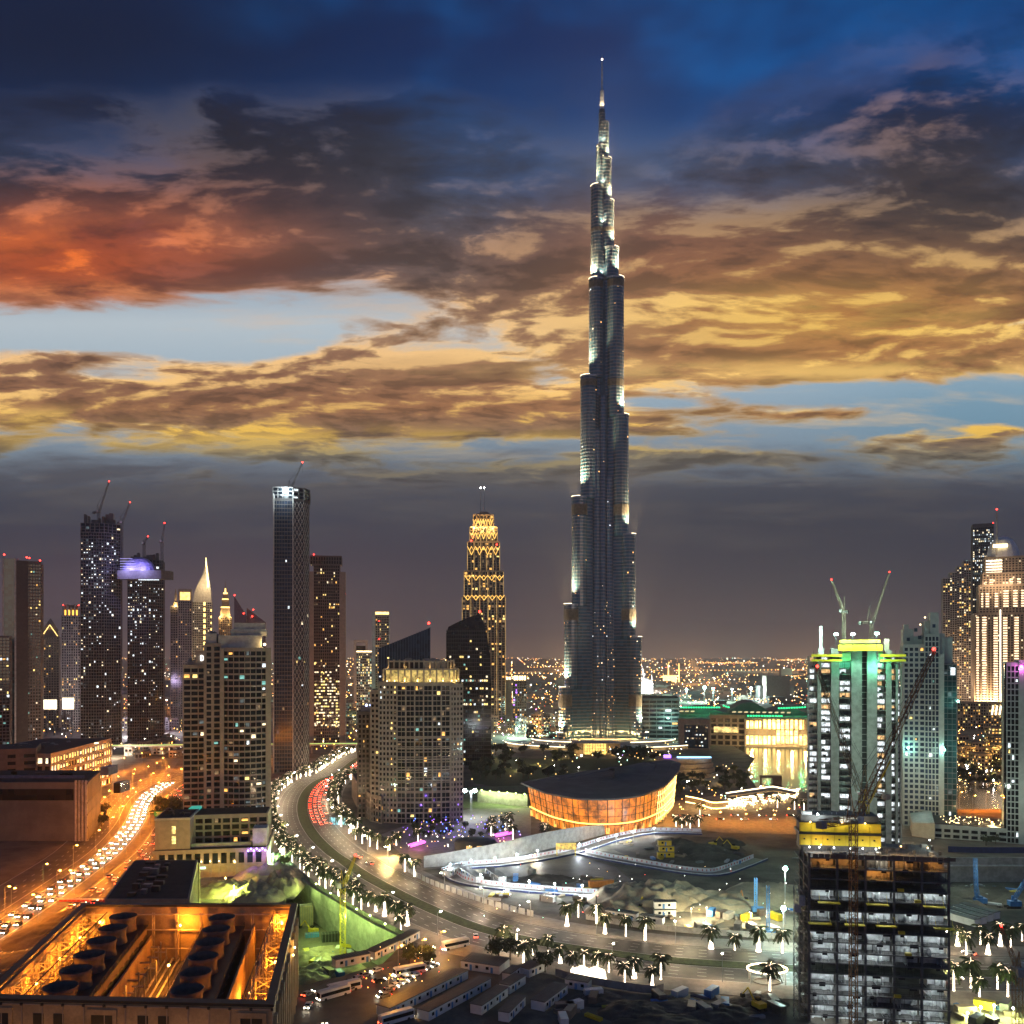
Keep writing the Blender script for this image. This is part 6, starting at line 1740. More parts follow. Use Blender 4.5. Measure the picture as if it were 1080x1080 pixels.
# ------------------------------------------------------------------ cranes
def crane(label, base, z0, z1, jib_tip, color=m_orange, w=2.0, jw=1.2, counter=(-.35, 5), name='tower_crane', light=True, cab=True, seg=2.2, rr=.09, tip_light=True):
    """a luffing crane: lattice mast from z0 to z1, jib to the world point jib_tip"""
    t = thing(name, label, 'crane', (base[0], base[1], z0)); h = z1 - z0
    b = MB(); b.lattice((0, 0, 0), (0, 0, h), w, seg, rr); b.build('mast', color, t)
    tip = Vector(jib_tip) - Vector((base[0], base[1], z0)); foot = Vector((0, 0, h + w * .6)); d = tip - foot; L = d.length; hd = Vector((d.x, d.y, 0)).normalized()
    b = MB(); b.box(-w * .7, -w * .7, h, w * .7, w * .7, h + w * .5); b.build('slew_ring', m_steel, t)
    f0 = foot + hd * w * .6
    b = MB(); b.lattice(f0, tip, jw, seg * .9, rr * .8, 0, jw * .5); b.build('jib', color, t)
    apex = foot - hd * w * .8 + Vector((0, 0, min(L * .28, 9)))
    b = MB(); b.tube(foot + hd * w * .4, apex, rr * 1.6, rr * 1.6, 4); b.tube(foot - hd * w * 1.6, apex, rr * 1.6, rr * 1.6, 4); b.build('a_frame', color, t)
    b = MB(); b.tube(apex, tip, rr * .45, rr * .45, 3); b.tube(apex, f0.lerp(tip, .6), rr * .45, rr * .45, 3); b.tube(tip, tip - Vector((0, 0, L * .35)), rr * .4, rr * .4, 3); b.build('stay_ropes', m_dark, t)
    ce = foot - hd * L * .22
    b = MB(); b.lattice(foot - hd * .3, ce, jw, seg, rr * .8); b.build('counter_jib', color, t)
    b = MB(); n_ = Vector((-hd.y, hd.x, 0)); s = w * .6
    T = Matrix(((hd.x, n_.x, 0, ce.x), (hd.y, n_.y, 0, ce.y), (0, 0, 1, ce.z), (0, 0, 0, 1)))
    b.box(-s, -s, -s * 1.2, s, s, s * .6, 0, T); b.build('counterweight', m_conc, t)
    if cab:
        b = MB(); b.box(.1, -w * 1.35, .2, w * .9, -w * .7, w * 1.1, 0, Matrix(((hd.x, n_.x, 0, 0), (hd.y, n_.y, 0, 0), (0, 0, 1, h), (0, 0, 0, 1)))); b.build('cab', m_white, t)
    if tip_light: MB().ball(tip + Vector((0, 0, .4)), rr * 5, 0).build('aviation_light', e_red, t)
    return t


def tip(px, py, d): return (gx(px, d), d, gz(py, d))
ta, za_, da, wa = twinA
crane('dark crane on top of the taller unfinished twin tower', (gx(104, da + 12), da + 12), za_ - 6, gz(541, da + 12), tip(115, 508, da + 2), m_steel, 2.4, 1.8, seg=3, rr=.16)
crane('dark crane climbing the right side of the taller unfinished twin tower', (gx(128.5, da + 8), da + 8), gz(600, da + 8), gz(552, da + 8), tip(137, 530, da), m_steel, 2.4, 1.8, seg=3, rr=.16)
tb, zb_, db_, wb_ = twinB
crane('small dark crane with its jib folded over the shorter unfinished twin tower', (gx(152, db_ + 10), db_ + 10), zb_ - 6, gz(574, db_ + 10), tip(156, 566, db_), m_steel, 2.4, 1.8, seg=3, rr=.16)
crane('dark crane with an upright jib on the right end of the sky bridge', (gx(171, db_ + 6), db_ + 6), gz(602, db_ + 6), gz(572, db_ + 6), tip(173.5, 552, db_), m_steel, 2.4, 1.8, seg=3, rr=.16)
crane('dark crane with raised jib on top of the diagonal lattice tower', (lat_top[0] - 4, lat_top[1]), lat_top[2], gz(516, lat_top[1]), tip(319, 488, lat_top[1] - 6), m_steel, 1.8, 1.4, seg=2.4, rr=.15)
crane('yellow crane with a foreshortened jib above the left yellow platform of the unfinished concrete tower', (gx(890, 512), 512), zu_top - 3, gz(646, 512), tip(877, 612, 490), m_tan, 1.5, 1.2, rr=.085)
crane('yellow crane leaning right above the floodlit top of the unfinished concrete tower', (gx(919, 512), 512), zu_top - 3, gz(658, 512), tip(938, 604, 505), m_tan, 1.5, 1.0, rr=.08)
crane('orange crane before the open concrete frame, its long jib raised right', (gx(900, 264), 264), 0, gz(868, 264), tip(985, 686, 284), M('dull_orange', (.20, .085, .025), .6), 1.8, 2.0, rr=.12, seg=2.4)
crane('dark crane behind the yellow formwork, its long jib raised to the left', (gx(909, 300), 300), 20, gz(838, 300), tip(862, 704, 318), M("rust_steel", (.13, .09, .05), .6), 1.6, 1.7, rr=.11, seg=2.3)
crane('orange crane cut by the bottom right corner of the view', (gx(1073, 236), 236), 0, gz(1024, 236), tip(1056, 978, 250), bpy.data.materials['dull_orange'], 1.8, 1.1, rr=.075, seg=1.7)
crane('yellow crane standing on the green lit floor of the left pit', (gx(361.5, 378), 378), PIT_L, gz(936, 378), tip(375, 903, 366), m_yel, 2.0, 1.2, rr=.10, seg=2.0)
crane('faint white lit crane over the far domed hall behind the tallest tower', (gx(679, 2500), 2500), 0, gz(712, 2500), tip(674, 692, 2450), m_white, 4, 3, rr=.4, seg=8)
crane('yellow concrete placing boom standing on the yellow formwork deck', (gx(915, 283), 283), gz(866, 283), gz(848, 283), tip(939, 802, 280), m_yel, .8, .5, rr=.07, seg=1.2, cab=False, tip_light=False)
for (px, py, d, tx, ty, lab) in ((1030, 945, 445, 1028.5, 905, 'blue piling rig with a tall upright mast in the right pit'), (1066, 950, 440, 1082, 928, 'blue piling rig with its mast tilted right in the right pit')):
    z0 = PIT_R; t = thing('piling_rig', lab, 'rig', (gx(px, d), d, z0))
    tp = Vector((gx(tx, d), d, gz(ty, d))) - Vector(t.location)
    b = MB(); b.lattice((0, 0, 1.5), tp, 1.3, 1.6, .12); b.box(-.5, -.4, 1.2, .5, .4, 6, 0, Matrix.Translation((tp.x * .12, 0, 0))); b.build('mast', m_blue, t)
    b = MB(); b.box(-1, -1.6, 1.2, 4.5, 1.6, 3.6); b.box(1, -1.2, 3.6, 2.6, 1.2, 4.6); b.build('engine_house', m_blue, t)
    for sg in (-1.7, 1.0): MB().box(-2.4, sg, .0, 4, sg + .8, 1.15).build('crawler_track', m_rubber, t)
    MB().tube((2, 0, 3.6), tp * .6, .12, .12, 5).build('back_stay', m_blue, t)
for (px, y0, y1, lab) in ((797, 963, 926, 'shorter pale blue lit drilling mast beside the sand heaps'), (810, 988, 934, 'taller blue drilling mast in front of the green white floodlights')):
    p = G(px, y0); d = p.y; t = thing('drilling_mast', lab, 'rig', p)
    MB().lattice((0, 0, 0), (0, 0, gz(y1, d)), 1.0, 1.5, .12).build('mast', m_blue, t); MB().box(-1.6, -1.4, .02, 3.4, 1.4, 2.6).build('engine_house', m_blue, t)
    MB().box(-2, -1.9, 0, 3.6, -1.41, .9).build('crawler_track', m_rubber, t)
exc_pos = [(752, 893, .4, 'yellow excavator on the dark earth inside the white barrier loop'), (775, 897, 2.4, 'yellow excavator near the lit end of the white barrier loop'), (673, 962, 1.0, 'yellow excavator below the sand heap near the two storey cabins'), (800, 1065, 2.0, 'yellow excavator on the dark waste ground left of the concrete frame'), (786, 955, 1.6, 'orange boomed excavator beside the pale blue drilling mast'), (330, 985, 2.6, 'small excavator in the green lit left pit')]
for (px, py, rz, lab) in exc_pos:
    z0 = PIT_L if px == 330 else 0; p = G(px, py, z0); t = thing('excavator', lab, 'excavator', p, rz)
    for sg in (-1.6, .8): MB().box(-2.2, sg, 0, 2.2, sg + .8, .95).build('crawler_track', m_rubber, t)
    MB().box(-2.2, -1.4, 1.1, 1.6, 1.4, 2.5).build('body', m_yel, t); MB().box(.4, -1.35, 2.5, 1.7, -.1, 3.4).build('cab', m_glass, t)
    MB().tube((1.4, .3, 2.2), (4.6, .3, 5.4), .3, .25, 5).tube((4.6, .3, 5.4), (7.2, .3, 2.6), .24, .2, 5).build('boom', m_yel if px != 786 else m_orange, t); MB().box(6.7, -.3, 1.6, 7.7, .9, 2.7).build('bucket', m_dark, t)

# ------------------------------------------------------------------ site walls, barriers, hoardings, cabins
gw = thing('hoarding_wall', 'tall smooth grey site wall sweeping from the violet plaza to the opera house', 'wall', (0, 0, 0))
wl = Line(GL((447, 915), (486, 912), (526, 907), (562, 899), (600, 890), (642, 879)), 6); tot = wl.len
b = MB(); pts = wl.p; n = len(pts)
for i in range(n - 1):
    f0, f1 = wl.s[i] / tot, wl.s[i + 1] / tot
    hf = lambda f: 3.6 + 6.2 * math.sin(math.pi * min(1, f * .75 + .12)) - 3 * max(0, f - .8)
    a, c = pts[i], pts[i + 1]; d = (c - a).normalized(); o = Vector((-d.y, d.x)) * .25
    b.add([(*(a - o), 0), (*(c - o), 0), (*(c + o), 0), (*(a + o), 0), (*(a - o), hf(f0)), (*(c - o), hf(f1)), (*(c + o), hf(f1)), (*(a + o), hf(f0))], ((0, 1, 5, 4), (2, 3, 7, 6), (4, 5, 6, 7), (1, 2, 6, 5), (3, 0, 4, 7)))
b.build('panels', m_concl, gw)
m_barr = M("white_barrier", (.62, .63, .65), .6, var=.15, scale=.6)
def loop(label, pts, off=4.5, h=2.1):
    L = Line(GL(*pts), 4); t = thing('site_barrier', label, 'barrier', (0, 0, 0))
    for sg, hh in ((-off, h * .55), (off, h)):
        b = MB(); s_ = L.side(sg); b.wall(s_, .02, hh, .3); b.build('panel_run', m_barr, t)
    b = MB(); b.wall(L.side(-off - .35), .02, .9, .18); b.build('blue_skirt', m_bluef, t)
    b = MB()
    for k in range(int(L.len / 3)): p, a = L.at(k * 3, off - .25); b.box(p.x - .2, p.y - .2, h * .35, p.x + .2, p.y + .2, h * .8)
    b.build('red_markers', m_red, t)
    struct('site_road', L.ribbon(-off + .2, off - .2, .022), m_pave)
    return L
LA = loop('white barrier run beside the tall grey wall, edged with small red markers', [(474, 921), (490, 915), (530, 912), (570, 906), (612, 897), (650, 885), (690, 878), (740, 879)])
LB = loop('white barrier loop round the dark excavation, open towards the lake', [(612, 900), (640, 906), (680, 913), (722, 920), (755, 922), (782, 914), (802, 906)], 4)
LC = loop('lower white barrier run with floodlights, curving under the grey wall', [(474, 922), (484, 929), (505, 934), (540, 938), (590, 942), (638, 945)], 3.6)
flm = None
def flood_mast(p, h, label, col=(.85, .95, 1), pw=3200, head=.42, em=None, group='floodlights along the white site barriers'):
    t = thing('floodlight_mast', label, 'floodlight', p, 0, group)
    MB().tube((0, 0, 0), (0, 0, h), .14, .09, 5).build('pole', m_galv, t)
    MB().lathe([(head * .5, -head * .8), (head, 0), (head * .5, head * .8)], 8, (0, -.3, h), 0).build('lamp_head', em or e_cold, t)
    lamp('flood', t, (0, -1.0 - head * 1.2, h - .5), col, pw * 2.2, .5)
    return t
for (px, py) in ((475, 922), (497, 918), (522, 915), (545, 911), (567, 907), (611, 900), (631, 895), (650, 890), (668, 886), (690, 882)): flood_mast(G(px, py), 5, 'white floodlight on a post along the barrier under the grey wall')
for (px, py) in ((507, 936), (531, 940), (558, 943), (585, 946), (614, 948)): flood_mast(G(px, py), 6, 'white floodlight on a post along the lower white barrier run', group='floodlights along the lower barrier')
t = thing('floodlight_mast', 'tall mast with two glaring white floodlights beside the gold crowned tower', 'floodlight', G(497, 862))
b = MB(); b.lattice((0, 0, 0), (0, 0, 18), 1, 2, .08); b.build('pole', m_galv, t)
for x in (-4.2, 2.4): MB().lathe([(.8, -1), (1.5, 0), (.8, 1)], 8, (x, -.8, 18), 0).build('lamp_head', e_cold, t)
MB().tube((-4.2, 0, 17.6), (2.4, 0, 17.6), .1, .1, 5).build('cross_arm', m_galv, t); lamp('flood', t, (0, -5, 18), (.85, .93, 1), 26000, 1)
for (px, py, y1, lab, pw) in ((828, 975, 916, 'tall mast with a green white floodlight left of the concrete frame', 14000), (826, 1000, 958, 'shorter mast with a green white floodlight beside the hoist', 7000)):
    p = G(px, py); flood_mast(p, gz(y1, p.y), lab, (.7, 1, .86), pw * 1.6, 1.0, e_green, 'green white floodlights left of the concrete frame')
del_groups = None
for (px, py, y1, lab, c_, pw, em_) in ((1046, 885, 867, 'amber floodlight at the foot of the pale gabled wing', (1, .7, .3), 2500, e_sod),
                                       (947, 893, 878, 'amber floodlight right of the yellow formwork', (1, .75, .4), 3500, e_sod),
                                       (729, 972, 958, 'bright work light before the two storey cabins', (1, .85, .5), 2400, e_goldw), (792, 976, 963, 'bright yellow work light beside the blue drilling mast', (1, .8, .4), 2600, e_goldw), (745, 968, 957, 'yellow white work light on the sand behind the palms', (1, .86, .5), 2000, e_goldw),
                                       (1048, 1074, 1060, 'glaring yellow green floodlight at the bottom right', (.9, 1, .45), 1500, e_cold), (1020, 1076, 1068, 'yellow green work light left of the glaring one', (.85, 1, .3), 900, e_cold), (1034, 1072, 1062, 'small green work light in the bottom right site', (.8, 1, .35), 900, e_cold), (1068, 1074, 1063, 'small yellow green work light near the corner crane', (.8, 1, .3), 1200, e_cold),
                                       (247, 950, 934, 'yellow green floodlight on the slope of the left pit', (.75, 1, .18), 7000, e_goldw), (238, 934, 926, 'amber floodlight against the pit edge wall', (1, .6, .15), 2600, e_sod), (288, 914, 901, 'green white floodlight at the top of the left slope', (.6, 1, .5), 9000, e_green),
                                       (564, 910, 901, 'gold sign light over the site gate', (1, .7, .2), 900, e_goldw), (409, 905, 893, 'large amber street flood by the plaza kerb', (1, .62, .2), 6000, e_sod)):
    p = G(px, py); flood_mast(p, max(2, gz(y1, p.y)), lab, c_, pw * 2.6, .36, em_, 'single work lights')
for o in COL.objects:
    if o.get('group') == 'single work lights' or o.get('group') == 'green white floodlights left of the concrete frame': del o['group']
gt = thing('site_gate', 'yellow lit gantry box over the white barrier road', 'gate', G(597, 902))
MB().box(-5.5, -1.6, 3.4, 5.5, 1.6, 6.4).build('box', EM("gantry_yellow", (1, .72, .15), .9, True, .5, .4), gt)
b = MB()
for x in (-5, 5):
    for y in (-1.3, 1.3): b.box(x - .2, y - .2, 0, x + .2, y + .2, 3.4)
b.build('legs', m_yel, gt)
# retaining wall of the left pit with lamps along its crest
rw = thing('retaining_wall', 'long green lit retaining wall of concrete panels beside the boulevard palms', 'wall', (0, 0, 0))
rp = [p.xy for p in pit_l[:4]]
L = Line([(p.x, p.y) for p in rp], 5.5)
L.p = [rp[0]];
for a, c in zip(rp, rp[1:]):
    n = max(1, int((c - a).length / 5.5)); L.p += [a.lerp(c, (i + 1) / n) for i in range(n)]
for a, c in zip(L.p, L.p[1:]):
    d = (c - a).normalized(); o = Vector((d.y, -d.x)); u, v = a + d * .06 , c - d * .06
    for k, (z0, z1) in enumerate(((PIT_L + .05, -10.1), (-10.0, -5.1), (-5.0, .6))):
        b = MB(); b.prism([u + o * .05, u + o * .6, v + o * .6, v + o * .05][::-1], z0, z1); b.build('wall_panel', m_conc, rw)
t2 = [(313, 921), (337, 938), (352, 948), (367, 957), (380, 965), (394, 972), (410, 981)]
for (px, py) in t2:
    p = G(px, py); t = thing('wall_lamp_post', 'small yellow green lamp on the crest of the retaining wall', 'lamp', p + Vector((-1.0, -1.4, .6)), 0, 'lamps along the retaining wall')
    MB().tube((0, 0, 0), (0, 0, 2.4), .08, .06, 5).build('pole', m_galv, t); MB().lathe([(.15, -.25), (.38, 0), (.15, .25)], 6, (-.2, -.3, 2.4)).build('lamp_head', EM("pit_lamp", (.85, 1, .4), 30, False) if 'pit_lamp' not in bpy.data.materials else bpy.data.materials['pit_lamp'], t)
    lamp('flood', t, (-4, -5, 0.5), (.66, 1, .22), 4200, .3)
ch = thing('site_hoarding', 'dark hoarding along the crest of the retaining wall', 'hoarding', (0, 0, 0))
o_ = [p + Vector((.9, 1.2)) for p in rp]
for k, (a, c) in enumerate(zip(o_, o_[1:])):
    n = max(1, int((c - a).length / 8))
    for i in range(n): MB().wall([a.lerp(c, i / n), a.lerp(c, (i + .94) / n)], .02, 2.4, .12).build('panel', m_concd, ch)
for (px, py, lab) in ((345, 1016, 0), (330, 1000, 0)):
    p = G(px, py, PIT_L); lamp('pit_light', rw, (p.x, p.y, PIT_L + 9), (.6, 1, .25), 7000, .5)
# things standing in the left pit
rn = random.Random(61)
for (px, py, sx, sy, sz, m_, nm, lab, cat) in ((349, 992, 8, 4, 3.4, m_dark, 'container', 'dark container by the retaining wall in the left pit', 'container'), (323, 975, 6, 5, 9, m_tan, 'scaffold_block', 'tan formwork block at the corner of the left pit', 'formwork'), (329, 988, 6, 3, 1.6, m_blue, 'material_stack', 'blue sheeted stack of materials in the left pit', 'stack'), (334, 1010, 7, 3, 1.4, m_pale, 'material_stack', 'pale stack of boards on the green lit pit floor', 'stack')):
    p = G(px, py, PIT_L); t = thing(nm, lab, cat, p, .3)
    MB().box(-sx / 2, -sy / 2, .02, sx / 2, sy / 2, sz).build('body', m_, t)
    b = MB()
    for k in range(6): b.box(-sx / 2 + .1 + k * sx / 6, -sy / 2 - .08, .1, -sx / 2 + .3 + k * sx / 6, sy / 2 + .08, sz + .1)
    b.build('ribs', m_steel, t)

# hoarding panels along the boulevard, dark wall of the waste ground, blue hoarding of the right pit
def hoarding(label, pts, h, m_, gap=.12, step=4.2, name='site_hoarding', pairs=False):
    L = Line(GL(*pts), 3); t = thing(name, label, 'hoarding', (0, 0, 0)); k = 0; d = 0
    while d + step < L.len and k < 100:
        a, c = L.at(d)[0], L.at(d + step * (1 - gap))[0]
        MB().wall([a, c], .15, h, .14).build('panel', m_, t); d += step; k += 1
    return t
hoarding('white panelled hoarding along the far kerb of the boulevard', [(424, 916), (450, 931), (490, 946), (530, 959), (570, 969)], 2.6, m_white, .3, 4.6)
hoarding('grey hoarding behind the far palms, below the sand heaps', [(618, 970), (660, 977), (700, 982), (745, 986), (840, 992)], 2.4, m_concl, .04, 5)
hoarding('pale wall edging the dark waste ground below the palms', [(586, 1030), (600, 1034), (640, 1042), (690, 1049), (700, 1046)], 2.8, m_conc, .01, 4)
hoarding('dark blue hoarding above the right pit', [(1000, 899), (1040, 900), (1100, 900)], 3.4, m_bluef, .02, 6)
t = thing('retaining_wall', 'pale concrete retaining wall of the right pit', 'wall', (0, 0, 0))
for i in range(28): MB().box(151 + i * 7, 490.2, PIT_R, 157.9 + i * 7, 490.9, .5).build('wall_panel', m_conc, t)
lamp('pit_light', t, (235, 440, 6), (.9, 1, .8), 7000, 1)
MB().box(150, 488.4, -4, 346, 490.15, -3.4).build('waling_beam', m_concl, t)


def cabin_proto(L, W=2.9, hgt=2.9):
    t = thing('site_cabin', 'site cabin', 'cabin')
    MB().box(-L / 2, -W / 2, .15, L / 2, W / 2, hgt).build('walls', m_white, t)
    MB().prism([Vector((-L / 2 - .2, -W / 2 - .25)), Vector((L / 2 + .2, -W / 2 - .25)), Vector((L / 2 + .2, W / 2 + .25)), Vector((-L / 2 - .2, W / 2 + .25))], hgt + .002, hgt + .22).build('roof', m_roofg, t)
    for k in range(max(1, int(L / 4))):
        x = -L / 2 + 1.6 + k * 4
        MB().box(x, -W / 2 - .05, 1.2, x + 1.1, -W / 2 + .02, 2.2).build('window', m_glass, t)
        if k % 2 == 0 and x + 2.8 < L / 2: MB().box(x + 1.8, -W / 2 - .05, .2, x + 2.7, -W / 2 + .02, 2.2).build('door', m_blue, t)
    b = MB()
    for k in range(int(L)): b.box(-L / 2 + k, -W / 2 - .2, hgt + .22, -L / 2 + k + .06, W / 2 + .2, hgt + .27)
    b.build('roof_ribs', m_steel, t)
    return t
cb = [((404, 1072), (487, 1031), 5.4, 'longest grey roofed cabin row beside the amber lit car park'), ((446, 1076), (512, 1040), 4.4, 'second long cabin row from the car park'), ((502, 1070), (530, 1050), 4, 'short white cabin left of the orange mast'), ((532, 1048), (549, 1037), 4, 'small cabin with a lit side behind the short white one'),
      ((531, 1078), (549, 1060), 3.4, 'pale cabin right of the short white one at the bottom edge'), ((567, 1066), (592, 1047), 4.6, 'white cabin with dark windows by the end of the pale wall'), ((352, 1020), (388, 1013), 4, 'tan cabin at the left of the pit edge row'), ((391, 1012), (416, 1000), 4, 'tan cabin in the middle of the pit edge row'), ((418, 1000), (438, 989), 4, 'tan cabin with lit windows at the right end of the pit edge row'),
      ((598, 1040), (622, 1044), 4, 'pale cabin lying along the inside of the pale wall'), ((534, 1036), (545, 1028), 3, 'small teal roofed cabin by the dark trees'), ((640, 966), (672, 971), 3.4, 'long cabin with small windows behind the far palms'), ((676, 972), (700, 975), 3.4, 'cabin right of the long one behind the far palms'), ((492, 1018), (532, 1024), 9, 'dark flat roofed site office below the two round trees'), ((552, 1030), (570, 1022), 5, 'dark roofed cabin with a red lamp'), ((470, 925), (486, 918), 4, 'grey cabin at the left end of the barrier road'),
      ((488, 920), (506, 931), 4, 'grey shed inside the bend of the barrier road'), ((516, 921), (530, 931), 4, 'grey shed right of the first one inside the bend')]
for (p0, p1, W, lab) in cb:
    a, c = G(*p0), G(*p1); d = c - a; t = cabin_proto(d.length, W, 3.0); t['label'] = lab; t.location = (a + c) / 2; t.rotation_euler = (0, 0, math.atan2(d.y, d.x))
for (px, py, z, m_, lab) in ((701, 966, 0, m_white, 'lower cabin of the two storey white stack below the sand heap'), (701, 966, 3.3, m_white, 'upper cabin of the two storey white stack below the sand heap')):
    p = G(px, py); t = cabin_proto(9, 3.2, 2.9); t.location = (p.x, p.y, z); t['label'] = lab
for k, (dx_, z, lab) in enumerate(((0, 0, 'lowest yellow cabin of the stack inside the barrier loop'), (.4, 3.2, 'middle yellow cabin of the stack inside the barrier loop'), (-.6, 6.4, 'topmost yellow cabin of the stack inside the barrier loop'))):
    p = G(702, 904); t = cabin_proto(9 - k, 3.2, 2.9); t.location = (p.x + dx_, p.y, z); t['label'] = lab
    for ch_ in t.children:
        if ch_.name.startswith('walls'): ch_.data.materials[0] = m_yel
for k in range(4):
    p = G(1012 + k * 7, 972 - k * 2.5); t = cabin_proto(16, 3.6, 3); t.location = p; t.rotation_euler = (0, 0, rad(118)); t['label'] = 'green grey roofed cabin in the slanting row right of the concrete frame'; t['group'] = 'slanting cabin row right of the concrete frame'
lamp('roof_light', None, (gx(1022, 380) , 380, 14), (.7, 1, .8), 2500, .5).name = 'site_light'
p = G(634, 935); t = thing('container', 'orange container on the edge of the sand heap', 'container', p, .25); MB().box(-6, -1.3, .02, 6, 1.3, 2.9).build('body', m_orange, t)
b = MB()
for k in range(20): b.box(-5.9 + k * .6, -1.36, .2, -5.65 + k * .6, 1.36, 2.8)
b.build('ribs', m_orange, t)

# loose materials about the site
rn = random.Random(97)
def stack(px, py, kind, label, group, z=0.0):
    p = G(px, py, z); t = thing('material_stack', label, 'stack', p, rn.uniform(0, 3.1), group); m_ = rn.choice((m_tan, m_conc, m_steel, m_blue, m_white, m_yel, m_beiged))
    if kind == 0:
        b = MB()
        for k in range(rn.randrange(3, 7)): b.box(-2 + rn.uniform(-.2, .2), -.9, .02 + k * .26, 2 + rn.uniform(-.2, .2), .9, .02 + k * .26 + .2)
        b.build('boards', m_, t)
    elif kind == 1:
        b = MB()
        for k in range(6): b.tube((-3, -.8 + (k % 3) * .56, .3 + (k // 3) * .5), (3, -.8 + (k % 3) * .56, .3 + (k // 3) * .5), .26, .26, 8)
        b.build('pipes', m_, t)
    else:
        MB().box(-3, -1.2, .02, 3, 1.2, 2.6).build('container', m_, t); b = MB()
        for k in range(11): b.box(-2.95 + k * .57, -1.26, .2, -2.75 + k * .57, 1.26, 2.5)
        b.build('ribs', m_, t)
for _ in range(34): stack(rn.uniform(500, 650), rn.uniform(922, 952), rn.choice((0, 1, 1, 2)), 'stack of building material on the hardstanding between the white barrier runs', 'material stacks between the barrier runs')
for _ in range(22): stack(rn.uniform(655, 780), rn.uniform(888, 912), rn.choice((0, 1, 1)), 'stack of pipes or boards on the dark earth inside the barrier loop', 'material stacks inside the barrier loop')
for _ in range(26): stack(rn.uniform(640, 840), rn.uniform(958, 982), rn.choice((0, 1, 2)), 'stack of building material below the sand heaps', 'material stacks below the sand heaps')
for _ in range(40): stack(rn.uniform(590, 840), rn.uniform(1050, 1080), rn.choice((0, 1, 2)), 'stack of material lying on the dark waste ground at the bottom', 'material stacks on the waste ground')
for _ in range(16): stack(rn.uniform(318, 372), rn.uniform(990, 1034), rn.choice((0, 1, 2)), 'stack of material on the floor of the green lit pit', 'material stacks in the left pit', PIT_L)
for _ in range(16): stack(rn.uniform(1010, 1080), rn.uniform(935, 958), rn.choice((0, 1, 2)), 'stack of material on the floor of the right pit', 'material stacks in the right pit', PIT_R)
for _ in range(12): stack(rn.uniform(1008, 1076), rn.uniform(1062, 1080), rn.choice((0, 1, 2)), 'stack of material in the yellow green lit corner site', 'material stacks in the corner site')

# ================================================================== PALMS, TREES, LAMPS, TRAFFIC
rn = random.Random(71)
def palm_proto(curtain, h=7.6, lean=0.0):
    t = thing('palm_tree', 'palm', 'palm tree')
    MB().lathe([(.34, 0), (.24, .6), (.2, h * .5), (.2, h - .3), (.34, h)], 8).build('trunk', m_bark, t)
    if curtain:
        MB().lathe([(.95, .1), (.7, 1.2), (.42, 3.2), (.3, h * .72), (.27, h - .5)], 10).build('light_curtain', e_string, t)
    else:
        MB().lathe([(.36, .2), (.27, .8), (.24, h * .5), (.23, h - .4)], 8).build('light_wrap', e_string, t)
    b = MB(); fl = MB()
    for k in range(30):
        a = k * 2.39996; up = rn.uniform(-.35, .95); L = rn.uniform(2.9, 4.0); ca, sa = math.cos(a), math.sin(a); n = 6; P = []
        for i in range(n + 1):
            f = i / n; r_ = L * f * math.cos(up * (1 - f)) * .92; z = h + .1 + L * (math.sin(up) * f * 1.1 - (.75 + .25 * (1 - up)) * f * f * .85)
            P.append((ca * r_, sa * r_, z))
        for i in range(n):
            p, q = Vector(P[i]), Vector(P[i + 1]); s = Vector((-sa, ca, 0)); dq = (q - p)
            for j in range(3):
                f = (i + j / 3) / n; u = p + dq * (j / 3); wl = .8 * (1 - f * f * .7) * (1 if i else .5)
                for sg in (1, -1):
                    tipv = u + s * sg * wl + dq.normalized() * .35 + Vector((0, 0, -wl * rn.uniform(.5, .9)))
                    b.add((u - dq * .1, u + dq * .42, tipv + dq * .12, tipv - dq * .06), ((0, 1, 2, 3),))
        b.path(P, .035, 3)
        if k % 3 == 0: fl.path([P[0], P[1], P[2], P[3]], .07, 4)
    b.build('crown', m_leaf, t); fl.build('frond_lights', e_stringd, t)
    return t
palms = [palm_proto(False, 7.4), palm_proto(False, 8.4), palm_proto(False, 6.2), palm_proto(True, 7.8), palm_proto(True, 6.6)]; used = [False] * 5
def put_palm(p, label, group, curtain=False, sc=None):
    k = rn.choice((3, 4)) if curtain else rn.choice((0, 0, 1, 2)); pr = palms[k]; sc = sc or rn.uniform(.82, 1.15); rz = rn.uniform(0, 6.28)
    if not used[k]:
        used[k] = True; pr.location = (p[0], p[1], .1); pr.rotation_euler = (0, 0, rz); pr.scale = (sc,) * 3; pr['label'] = label; pr['group'] = group; return pr
    return dup(pr, (p[0], p[1], .1), rz, label, group, sc)
def s_of(px, py):
    q = G(px, py).xy; return min(range(len(boul.p)), key=lambda i: (boul.p[i] - q).length)
sA, sB, sC = boul.s[s_of(348, 898)], boul.s[s_of(470, 965)], boul.s[s_of(333, 884)]
labs = {'o': ('palm with white string lights on its trunk, outer side of the boulevard bend', 'lit palms along the outer side of the boulevard bend'),
        'i': ('palm with string lit trunk along the inner kerb of the boulevard bend', 'lit palms along the inner kerb of the boulevard bend'),
        'n': ('string lit palm between the boulevard and the retaining wall', 'lit palms between boulevard and retaining wall')}
d = 4.0
while d < sA:
    for off in (-20.5, -25.5):
        if rn.random() < .93:
            p, _ = boul.at(d + rn.uniform(-1.2, 1.2) + (3 if off < -22 else 0), off + rn.uniform(-.8, .8)); put_palm(p, *labs['o'], curtain=rn.random() < .3)
    d += 8.4
d = 4.0
